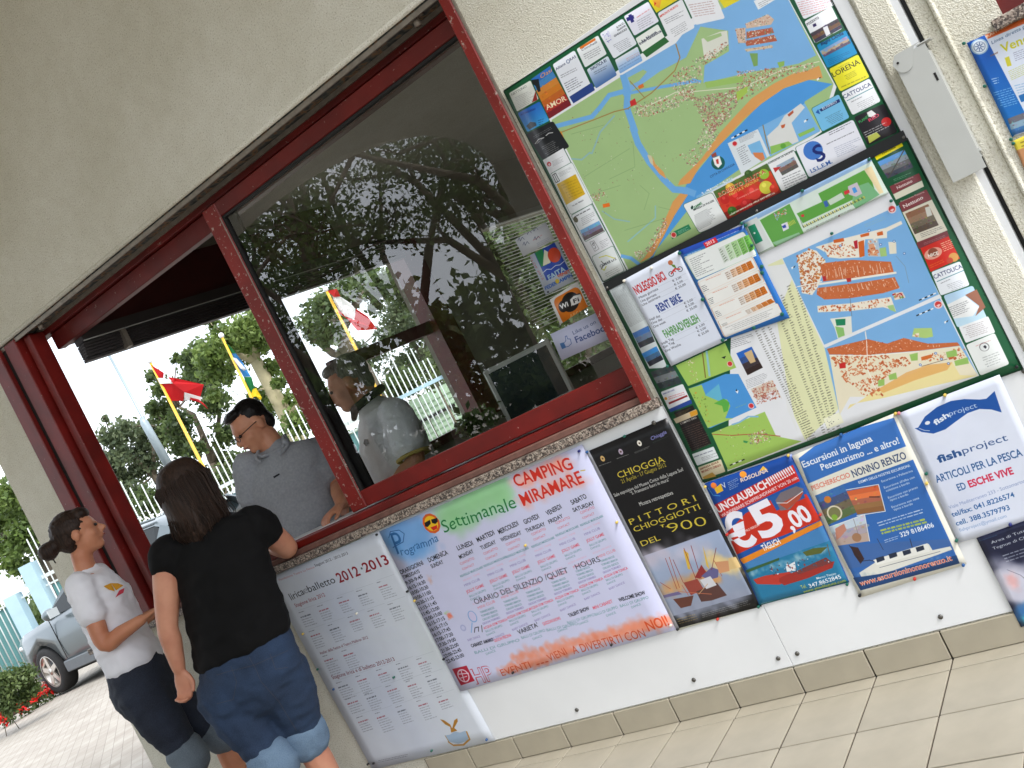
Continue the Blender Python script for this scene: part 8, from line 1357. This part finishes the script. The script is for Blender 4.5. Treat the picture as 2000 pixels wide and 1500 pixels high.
for sx, a, k_ in ((-1, hl, lknee), (1, hr, rknee)):
    limb(bm, [a + V3((0, 0, .05)), a.lerp(k_, .3), a.lerp(k_, .6), a.lerp(k_, .90)], [.118, .110, .092, .080])
    ell3(bm, a.lerp(hipc, .35) - fdv * .055 + V3((0, 0, -.0)), sdv * .095, fdv * .085, UPZ * .10)
jn_o = fuse(bm, 'jeans', M['jeans'], W1, .010, 5, .012, .10, 2)
for a, k_ in ((hl, lknee), (hr, rknee)):
    dd = (k_ - a).normalized(); bm = bmesh.new(); limb(bm, [k_ - dd * .045, k_ + dd * .035], [.097, .096]); fuse(bm, 'rolled_cuff', M['cuff'], W1, .010, 3, .008, .08, 3)
# hair to the shoulders
def hairlocks(bm, P, s, L, n, back=True, w_=.088, tip=.02, seed=1):
    g = random.Random(seed)
    for k in range(n):
        a = R_(-118 + 236 * k / (n - 1)) ; x, y = math.sin(a), -math.cos(a)
        top = P(x * .02, y * .02, .108); q = [top, P(x * .055, y * .065 - .01, .088), P(x * w_, y * (w_ + .016) - .010, .030), P(x * (w_ + .008), y * (w_ + .02) - .010, -.045), P(x * (w_ + .006) + g.uniform(-.006, .006), y * (w_ + .012) - .010, -L * .75), P(x * (w_ - .004), y * (w_ + .0) - .012, -L - g.uniform(0, .025))]
        limb(bm, q, [.026, .026, .025, .025, .021, .009], 8)
bm = bmesh.new(); hairlocks(bm, P_, 1, .200, 34, w_=.080, seed=2); ell3(bm, P_(0, -.02, .02), r_ * .084, f_ * .098, u_ * .094); ell3(bm, P_(0, -.052, -.06), r_ * .078, f_ * .05, u_ * .11)
fuse(bm, 'hair', M['hair_brown'], W1, .0065, 12, .003, .02, 4)
def strands(P, name, n, L, w_, parent, mt, seed=3, a0=-118, a1=118):
    g = random.Random(seed); mb = MB()
    for k in range(n):
        a = R_(g.uniform(a0, a1)); x, y = math.sin(a), -math.cos(a); j = g.uniform(.004, .014); e = g.uniform(-.02, .02)
        mb.tube([P(x * .012, -.01, .120), P(x * (.058 + j), y * .070 - .014, .094 + j * .5), P(x * (w_ + .024 + j), y * (w_ + .036 + j) - .01, .03), P(x * (w_ + .028 + j), y * (w_ + .036) - .01, -.05), P(x * (w_ + .022 + j) + e, y * (w_ + .03) - .01 + e, -L * .8), P(x * (w_ + .010) + e * 1.5, y * (w_ + .012) - .012, -L - g.uniform(0, .04))], [.0012, .0016, .0018, .0018, .0015, .0005], 4)
    o = mb.build(name, mt, parent); o.matrix_parent_inverse = Matrix.Translation(-parent.location)
strands(P_, 'hair_strands', 260, .19, .080, W1, M['hair_brown'], 5)
# ---- woman in white with a bun, in profile
D2 = 4.62
def Q2(x, y, d=0): return at_d((x, y), D2 + d)
rt = Q2(200, 1150); W2 = person_root('woman in white printed t-shirt with dark hair bun and arms folded forward', (rt.x, rt.y))
f2 = (RH * .93 + FH * .36).normalized(); s2 = V3((f2.y, -f2.x, 0))      # faces to the right, a little away
tor = [(Q2(170, 1120), .050, .060, s2), (Q2(173, 1128), .150, .080, s2), (Q2(186, 1150), .175, .105, s2), (Q2(205, 1178), .175, .125, s2), (Q2(220, 1212), .162, .118, s2), (Q2(240, 1255), .165, .118, s2), (Q2(262, 1292), .178, .128, s2)]
hips = [(Q2(258, 1284), .165, .118, s2), (Q2(272, 1322), .178, .132, s2), (Q2(286, 1356), .178, .134, s2), (Q2(294, 1376), .150, .110, s2)]
kn = [Q2(364, 1470, -.08), Q2(425, 1430, .12)]; hp = [Q2(285, 1368, -.09), Q2(308, 1358, .09)]
sh = [Q2(158, 1148, -.155), Q2(196, 1130, .155)]; el = Q2(205, 1258, -.20); wr = Q2(280, 1208, -.20); el2 = Q2(240, 1235, .16); wr2 = Q2(305, 1195, .05)
bm = bmesh.new(); torso(bm, tor + hips[1:], f2, -.012); limb(bm, [Q2(171, 1122), Q2(163, 1098), Q2(158, 1078)], [.054, .047, .048])
P2_, r2_, f2_, u2_ = head(bm, Q2(154, 1040), f2 + RH * .1, UPZ, .98, 1.05)
for a, e_, w__, t_ in ((sh[0], el, wr, 1), (sh[1], el2, wr2, -1)):
    limb(bm, [a, a.lerp(e_, .5), e_, e_.lerp(w__, .4), w__], [.050, .045, .036, .036, .023]); hand(bm, w__, (w__ - e_), -UPZ * .7 - RH * .1, .92, .7, t_)
for a, k_ in zip(hp, kn):
    an = k_ + V3((0, 0, -.42)); limb(bm, [a, a.lerp(k_, .5), k_, k_.lerp(an, .35), an], [.088, .078, .054, .052, .034]); ft = V3((an.x, an.y, .035)); limb(bm, [an, V3((an.x, an.y, .05)), ft + f2 * .06, ft + f2 * .16], [.034, .034, .034, .024])
fuse(bm, 'body', M['skin2'], W2, .0075, 4); face_details(P2_, .98, W2)
bm = bmesh.new(); torso(bm, tor, f2, .007); ell3(bm, Q2(226, 1160, -.05) , s2 * .07, f2 * .055, UPZ * .06); ell3(bm, Q2(234, 1158, .07), s2 * .07, f2 * .055, UPZ * .06)
for a, e_ in ((sh[0], el), (sh[1], el2)): limb(bm, [a.lerp(tor[1][0], .25), a, a.lerp(e_, .50)], [.058, .066, .066])
sh_o = fuse(bm, 'white_tshirt', M['whiteshirt'], W2, .009, 4, .012, .11, 6)
bm = bmesh.new(); torso(bm, hips, f2, .006)
for a, k_ in zip(hp, kn): limb(bm, [a + V3((0, 0, .05)), a.lerp(k_, .35), a.lerp(k_, .7), a.lerp(k_, .93)], [.112, .104, .084, .074])
ell3(bm, Q2(268, 1345) - f2 * .035, s2 * .15, f2 * .085, UPZ * .10)
fuse(bm, 'dark_jeans', M['jeans_dark'], W2, .010, 4, .010, .09, 7)
for a, k_ in zip(hp, kn):
    dd = (k_ - a).normalized(); bm = bmesh.new(); limb(bm, [k_ - dd * .03, k_ + dd * .05], [.088, .087]); fuse(bm, 'rolled_cuff', M['cuff2'], W2, .010, 3, .006, .08, 8)
bm = bmesh.new(); ell3(bm, P2_(0, -.028, .032), r2_ * .082, f2_ * .092, u2_ * .086); ell3(bm, P2_(0, -.055, -.01), r2_ * .070, f2_ * .055, u2_ * .062); ell3(bm, P2_(0, .030, .072), r2_ * .058, f2_ * .05, u2_ * .036)
ell3(bm, P2_(0, -.150, -.018), r2_ * .045, f2_ * .045, u2_ * .042); limb(bm, [P2_(0, -.09, 0), P2_(0, -.13, -.012)], [.036, .034]); limb(bm, [P2_(-.01, -.15, -.05), P2_(-.012, -.145, -.085)], [.008, .003])
fuse(bm, 'hair', M['hair_brown'], W2, .006, 3, .005, .02, 9)
# print on the shirt: thin transfers lying on the cloth, found by casting onto it
def decal(target, polys_px, name, mt, parent, push=.0035):
    bpy.context.view_layer.update(); dgx = bpy.context.evaluated_depsgraph_get(); mb = MB(); mw = target.matrix_world; inv = mw.inverted(); o0 = V3((0, CY, CH))
    for poly in polys_px:
        cx = sum(p[0] for p in poly) / len(poly); cy = sum(p[1] for p in poly) / len(poly); pts = []; ok = True; hits = []
        for p in [(cx, cy)] + list(poly) + [((poly[i][0] + poly[(i + 1) % len(poly)][0]) / 2, (poly[i][1] + poly[(i + 1) % len(poly)][1]) / 2) for i in range(len(poly))]:
            d = V3(ray(p)).normalized(); h, loc, nrm, _ = target.ray_cast(inv @ o0, (inv.to_3x3() @ d).normalized())
            if not h: ok = False; break
            hits.append(mw @ loc + (mw.to_3x3() @ nrm) * push)
        if not ok: continue
        n = len(poly); fs = []
        for i in range(n): j = (i + 1) % n; fs += [(0, 1 + i, 1 + n + i), (0, 1 + n + i, 1 + j)]
        mb.add(hits, fs, True)
    if mb.v:
        o = mb.build(name, mt, parent); o.matrix_parent_inverse = Matrix.Translation(-parent.location); return o
def seam(target, pts, name, mt, parent, w_=.9):
    polys = []
    for a, b in zip(pts, pts[1:]):
        d = V3((b[0] - a[0], b[1] - a[1])).normalized(); n = (-d[1] * w_ / 2, d[0] * w_ / 2); polys.append([(a[0] + n[0], a[1] + n[1]), (b[0] + n[0], b[1] + n[1]), (b[0] - n[0], b[1] - n[1]), (a[0] - n[0], a[1] - n[1])])
    decal(target, polys, name, mt, parent, .0015)
M['stitch'] = mat('tan_stitching', (62, 64, 74), .8); R3q = lambda x, y: (250 + x / 2.307, 850 + y / 2.307)
for q in ([R3q(545, 1000), R3q(575, 1050), R3q(600, 1110)], [R3q(400, 1080), R3q(470, 1060), R3q(570, 1035), R3q(640, 1005), R3q(720, 970)], [R3q(465, 1040), R3q(490, 1110), R3q(475, 1190), R3q(400, 1210)], [R3q(640, 985), R3q(665, 1055), R3q(720, 1045)], [R3q(600, 1110), R3q(680, 1200), R3q(760, 1330)]):
    Lq = []
    for a, b in zip(q, q[1:]):
        for k in range(5): Lq.append((a[0] + (b[0] - a[0]) * k / 5, a[1] + (b[1] - a[1]) * k / 5))
    seam(jn_o, Lq + [q[-1]], 'stitching', M['stitch'], W1)
R2q = lambda x, y: (x / 2.5, 900 + y / 2.5)
M['pr_y'] = mat('yellow_print', (222, 160, 40), .8); M['pr_r'] = mat('red_print', (206, 60, 80), .8); M['pr_g'] = mat('green_print', (50, 160, 100), .8); M['pr_b'] = mat('blue_print', (60, 110, 190), .8)
decal(sh_o, [[R2q(505, 615), R2q(540, 600), R2q(560, 640), R2q(530, 630)], [R2q(540, 600), R2q(575, 600), R2q(600, 610), R2q(565, 635)]], 'yellow_print', M['pr_y'], W2)
decal(sh_o, [[R2q(562, 668), R2q(580, 635), R2q(605, 622), R2q(600, 645), R2q(575, 660)], [R2q(548, 560), R2q(590, 560), R2q(585, 570), R2q(550, 568)]], 'red_print', M['pr_r'], W2)
decal(sh_o, [[R2q(600, 690), R2q(605, 665), R2q(640, 640), R2q(665, 625), R2q(655, 650), R2q(625, 675)]], 'green_print', M['pr_g'], W2)
decal(sh_o, [[R2q(580, 672), R2q(615, 640), R2q(660, 600), R2q(655, 612), R2q(620, 648)]], 'blue_print', M['pr_b'], W2)
# ---- man in grey polo inside, head bent toward the women
D3 = 4.88
def Q3(x, y, d=0): return at_d((x, y), D3 + d)
rt = Q3(560, 960); W3 = person_root('dark haired man with glasses in grey polo shirt inside the open window', (rt.x, rt.y))
f3 = (-FH * .86 - RH * .30).normalized(); s3 = V3((f3.y, -f3.x, 0))
tor = [(Q3(537, 878), .075, .06, s3), (Q3(541, 888), .185, .085, s3), (Q3(550, 915), .228, .115, s3), (Q3(565, 950), .215, .128, s3), (Q3(580, 990), .205, .125, s3), (Q3(597, 1035), .205, .125, s3), (Q3(620, 1090), .205, .125, s3)]
shL, shR = Q3(484, 912), Q3(622, 884); eL = Q3(500, 1010, .03); wL = Q3(560, 1065, -.12); eR = Q3(660, 948, -.05); wR = Q3(668, 985, -.28)
bm = bmesh.new(); torso(bm, tor, f3, -.012); limb(bm, [Q3(538, 882), Q3(526, 862), Q3(514, 848)], [.064, .060, .060])
P3_, r3_, f3_, u3_ = head(bm, Q3(490, 832, -.02), f3 * .62 - RH * .62 - UPZ * .34, UPZ, 1.06)
for a, e_, w__, t_ in ((shL, eL, wL, 1), (shR, eR, wR, -1)):
    limb(bm, [a, a.lerp(e_, .5), e_, e_.lerp(w__, .4), w__], [.060, .052, .042, .042, .029])
hand(bm, wR, Q3(640, 1008, -.34) - wR, -UPZ, 1.05, .8, 1); hand(bm, wL, wL - eL, -UPZ, 1.05, .6, 1)
kx = tor[-1][0]
for s_ in (-.1, .1): a = kx + s3 * s_; limb(bm, [a, V3((a.x, a.y, .5)), V3((a.x, a.y, .10))], [.09, .065, .045])
fuse(bm, 'body', M['skin3'], W3, .0075, 4); face_details(P3_, 1.06, W3)
bm = bmesh.new(); torso(bm, tor, f3, .008)
for a, e_ in ((shL, eL), (shR, eR)): limb(bm, [a.lerp(tor[1][0], .2), a, a.lerp(e_, .62)], [.066, .074, .076])
p3o = fuse(bm, 'grey_polo', M['greypolo'], W3, .010, 4, .012, .13, 11)
bm = bmesh.new()
for a, b in (((507, 893), (530, 886)), ((530, 886), (556, 872)), ((556, 872), (553, 852))): limb(bm, [Q3(*a, -.06), Q3((a[0] + b[0]) / 2, (a[1] + b[1]) / 2, -.09), Q3(*b, -.06)], [.010, .011, .010], 8)
limb(bm, [Q3(505, 880, -.05), Q3(500, 895, -.11), Q3(510, 902, -.13)], [.009, .009, .006], 8)
limb(bm, [Q3(556, 850, -.02), Q3(562, 868, -.10), Q3(548, 888, -.14)], [.010, .010, .007], 8); fuse(bm, 'collar', M['greypolo'], W3, .006, 2)
trn = kx.copy(); bm = bmesh.new(); torso(bm, [(kx + V3((0, 0, .06)), .20, .125, s3), (kx, .205, .13, s3), (kx - V3((0, 0, .12)), .2, .125, s3)], f3, .012)
for s_ in (-.1, .1): a = kx + s3 * s_; limb(bm, [a - V3((0, 0, .1)), V3((a.x, a.y, .5)), V3((a.x, a.y, .08))], [.11, .09, .075])
fuse(bm, 'trousers', M['jeans_dark'], W3, .012, 3)
bm = bmesh.new(); ell3(bm, P3_(0, -.030, .040), r3_ * .082, f3_ * .088, u3_ * .082); ell3(bm, P3_(0, -.065, -.02), r3_ * .068, f3_ * .045, u3_ * .060); ell3(bm, P3_(0, .032, .088), r3_ * .060, f3_ * .050, u3_ * .026)
fuse(bm, 'hair', M['hair_black'], W3, .006, 3, .004, .018, 12)
gm = MB()
for sx in (-1, 1):
    q = [P3_(sx * (.032 + .022 * math.cos(t)), .100, -.002 + .014 * math.sin(t)) for t in [k * math.pi / 8 for k in range(17)]]; gm.tube(q, .0016, 5, False); gm.tube([P3_(sx * .054, .099, .003), P3_(sx * .078, .03, .004), P3_(sx * .080, -.015, .002)], .0022, 5)
gm.tube([P3_(-.010, .101, .002), P3_(.010, .101, .002)], .0016, 5); o = gm.build('glasses', M['black'], W3); o.matrix_parent_inverse = Matrix.Translation(-W3.location)
decal(p3o, [[(534, 931), (546, 924), (547, 927), (536, 934)]], 'chest_logo', M['navy'], W3)
# ---- older man in white polo behind the glass
D4 = 4.62
def Q4(x, y, d=0): return at_d((x, y), D4 + d)
rt = Q4(770, 870); W4 = person_root('grey haired man in white polo with navy collar behind the sash glass', (rt.x, rt.y))
f4 = (-RH * .96 - FH * .10).normalized(); s4 = V3((f4.y, -f4.x, 0))
tor = [(Q4(728, 790), .07, .06, s4), (Q4(738, 800), .180, .085, s4), (Q4(752, 825), .215, .125, s4), (Q4(764, 860), .205, .150, s4), (Q4(778, 900), .20, .160, s4), (Q4(795, 950), .20, .165, s4), (Q4(820, 1010), .20, .160, s4)]
shN = Q4(775, 812, -.20); eN = Q4(812, 898, -.24); wN = Q4(760, 965, -.26); shF = Q4(742, 806, .18); eF = Q4(752, 905, .26); wF = Q4(700, 960, .12)
bm = bmesh.new(); torso(bm, tor, f4, -.012); limb(bm, [Q4(727, 796), Q4(712, 772), Q4(700, 752)], [.064, .060, .062])
P4_, r4_, f4_, u4_ = head(bm, Q4(680, 748), f4 - UPZ * .1, UPZ, 1.06, 1.08)
for a, e_, w__ in ((shN, eN, wN), (shF, eF, wF)): limb(bm, [a, a.lerp(e_, .5), e_, e_.lerp(w__, .4), w__], [.058, .052, .042, .042, .029]); hand(bm, w__, w__ - e_, -UPZ, 1.03, .6, 1)
kx = tor[-1][0]
for s_ in (-.1, .1): a = kx + s4 * s_; limb(bm, [a, V3((a.x, a.y, .5)), V3((a.x, a.y, .10))], [.09, .065, .045])
fuse(bm, 'body', M['skin3'], W4, .0075, 4); face_details(P4_, 1.06, W4)
bm = bmesh.new(); torso(bm, tor, f4, .008)
for a, e_ in ((shN, eN), (shF, eF)): limb(bm, [a.lerp(tor[1][0], .2), a, a.lerp(e_, .68)], [.066, .075, .078])
p4o = fuse(bm, 'white_polo', M['whitepolo'], W4, .010, 4, .012, .13, 14)
dd = (eN - shN).normalized(); c = shN.lerp(eN, .90); bm = bmesh.new(); ga = dd.cross(UPZ).normalized(); gb = dd.cross(ga); limb(bm, [c + (ga * math.cos(t) + gb * math.sin(t)) * .074 for t in [k * math.pi / 8 for k in range(17)]], [.010] * 17, 8); fuse(bm, 'gold_sleeve_band', M['gold'], W4, .006, 2)
bm = bmesh.new(); ca = Q4(726, 790); ax = (Q4(700, 752) - ca).normalized()
cr_ = [ca + s4 * math.cos(t) * .078 + f4 * math.sin(t) * .080 + ax * (.030 - .018 * math.sin(t)) for t in [k * math.pi / 6 for k in range(13)]]
limb(bm, cr_, [.020] * 13, 8); limb(bm, [ca + f4 * .085 - s4 * .02, ca + f4 * .10 - UPZ * .025 - s4 * .03], [.02, .014], 8); fuse(bm, 'navy_collar', M['navy'], W4, .006, 2)
kx = tor[-1][0]; bm = bmesh.new(); torso(bm, [(kx + V3((0, 0, .06)), .20, .15, s4), (kx, .205, .15, s4), (kx - V3((0, 0, .12)), .2, .13, s4)], f4, .012)
for s_ in (-.1, .1): a = kx + s4 * s_; limb(bm, [a - V3((0, 0, .1)), V3((a.x, a.y, .5)), V3((a.x, a.y, .08))], [.11, .09, .075])
fuse(bm, 'trousers', M['jeans_dark'], W4, .012, 3)
bm = bmesh.new(); ell3(bm, P4_(0, -.028, .038), r4_ * .084, f4_ * .094, u4_ * .086); ell3(bm, P4_(0, -.062, -.022), r4_ * .070, f4_ * .048, u4_ * .062); ell3(bm, P4_(0, .035, .080), r4_ * .058, f4_ * .046, u4_ * .030)
fuse(bm, 'hair', M['hair_grey'], W4, .006, 3, .006, .02, 15)
decal(p4o, [[(713, 858), (719, 858), (721, 866), (716, 872), (711, 866)]], 'chest_logo', M['black'], W4)
# ================================================================== things on the desk inside
dk = empty('reception_desk', (-2.6, 1.3, .02), 0, 'dark reception desk inside the kiosk behind the sash glass', 'desk')
def dp(mb, name, mt, par=dk):
    o = mb.build(name, mt, par); o.matrix_parent_inverse = Matrix.Translation(-par.location); return o
dp(MB().box((-3.3, .95, 1.02), (-.6, 1.75, 1.06), .005), 'desk_top', M['maroon']); dp(MB().box((-3.25, 1.68, .02), (-.65, 1.72, 1.018)), 'back_board', M['maroon'])
for x in (-3.25, -.69): dp(MB().box((x, 1.0, .02), (x + .04, 1.679, 1.018)), 'side_board', M['maroon'])
M['bezel'] = mat('grey_monitor_shell', (226, 228, 222), .5, var=.04); M['screen'] = mat('dark_monitor_screen', (34, 48, 56), .12, var=.2, scale=3)
c = at_y((1010, 700), 1.35); mo = empty('computer_monitor', (c.x, 1.35, 1.06), R_(24), 'pale grey computer monitor on the desk, seen through the sash glass', 'monitor')
MB().box((-.19, -.02, .08), (.19, .03, .40), .008).build('shell', M['bezel'], mo); MB().box((-.165, -.0225, .115), (.165, -.0195, .375)).build('screen', M['screen'], mo); MB().box((-.13, .03, .10), (.13, .20, .36), .04).build('rear_housing', M['bezel'], mo); MB().box((-.04, -.01, .01), (.04, .05, .079)).box((-.12, -.08, 0), (.12, .10, .012), .003).build('stand', M['bezel'], mo)
c = at_y((915, 800), 1.2); pt = empty('pot_plant', (c.x, 1.2, 1.06), 0, 'small dark pot plant on the desk left of the monitor', 'plant')
MB().tube([(0, 0, 0), (0, 0, .12)], [.05, .07], 14).build('pot', M['maroon'], pt); crown('leaves', [((0, 0, .2), .1, 160)], M['leaf'], pt, .03, 97)
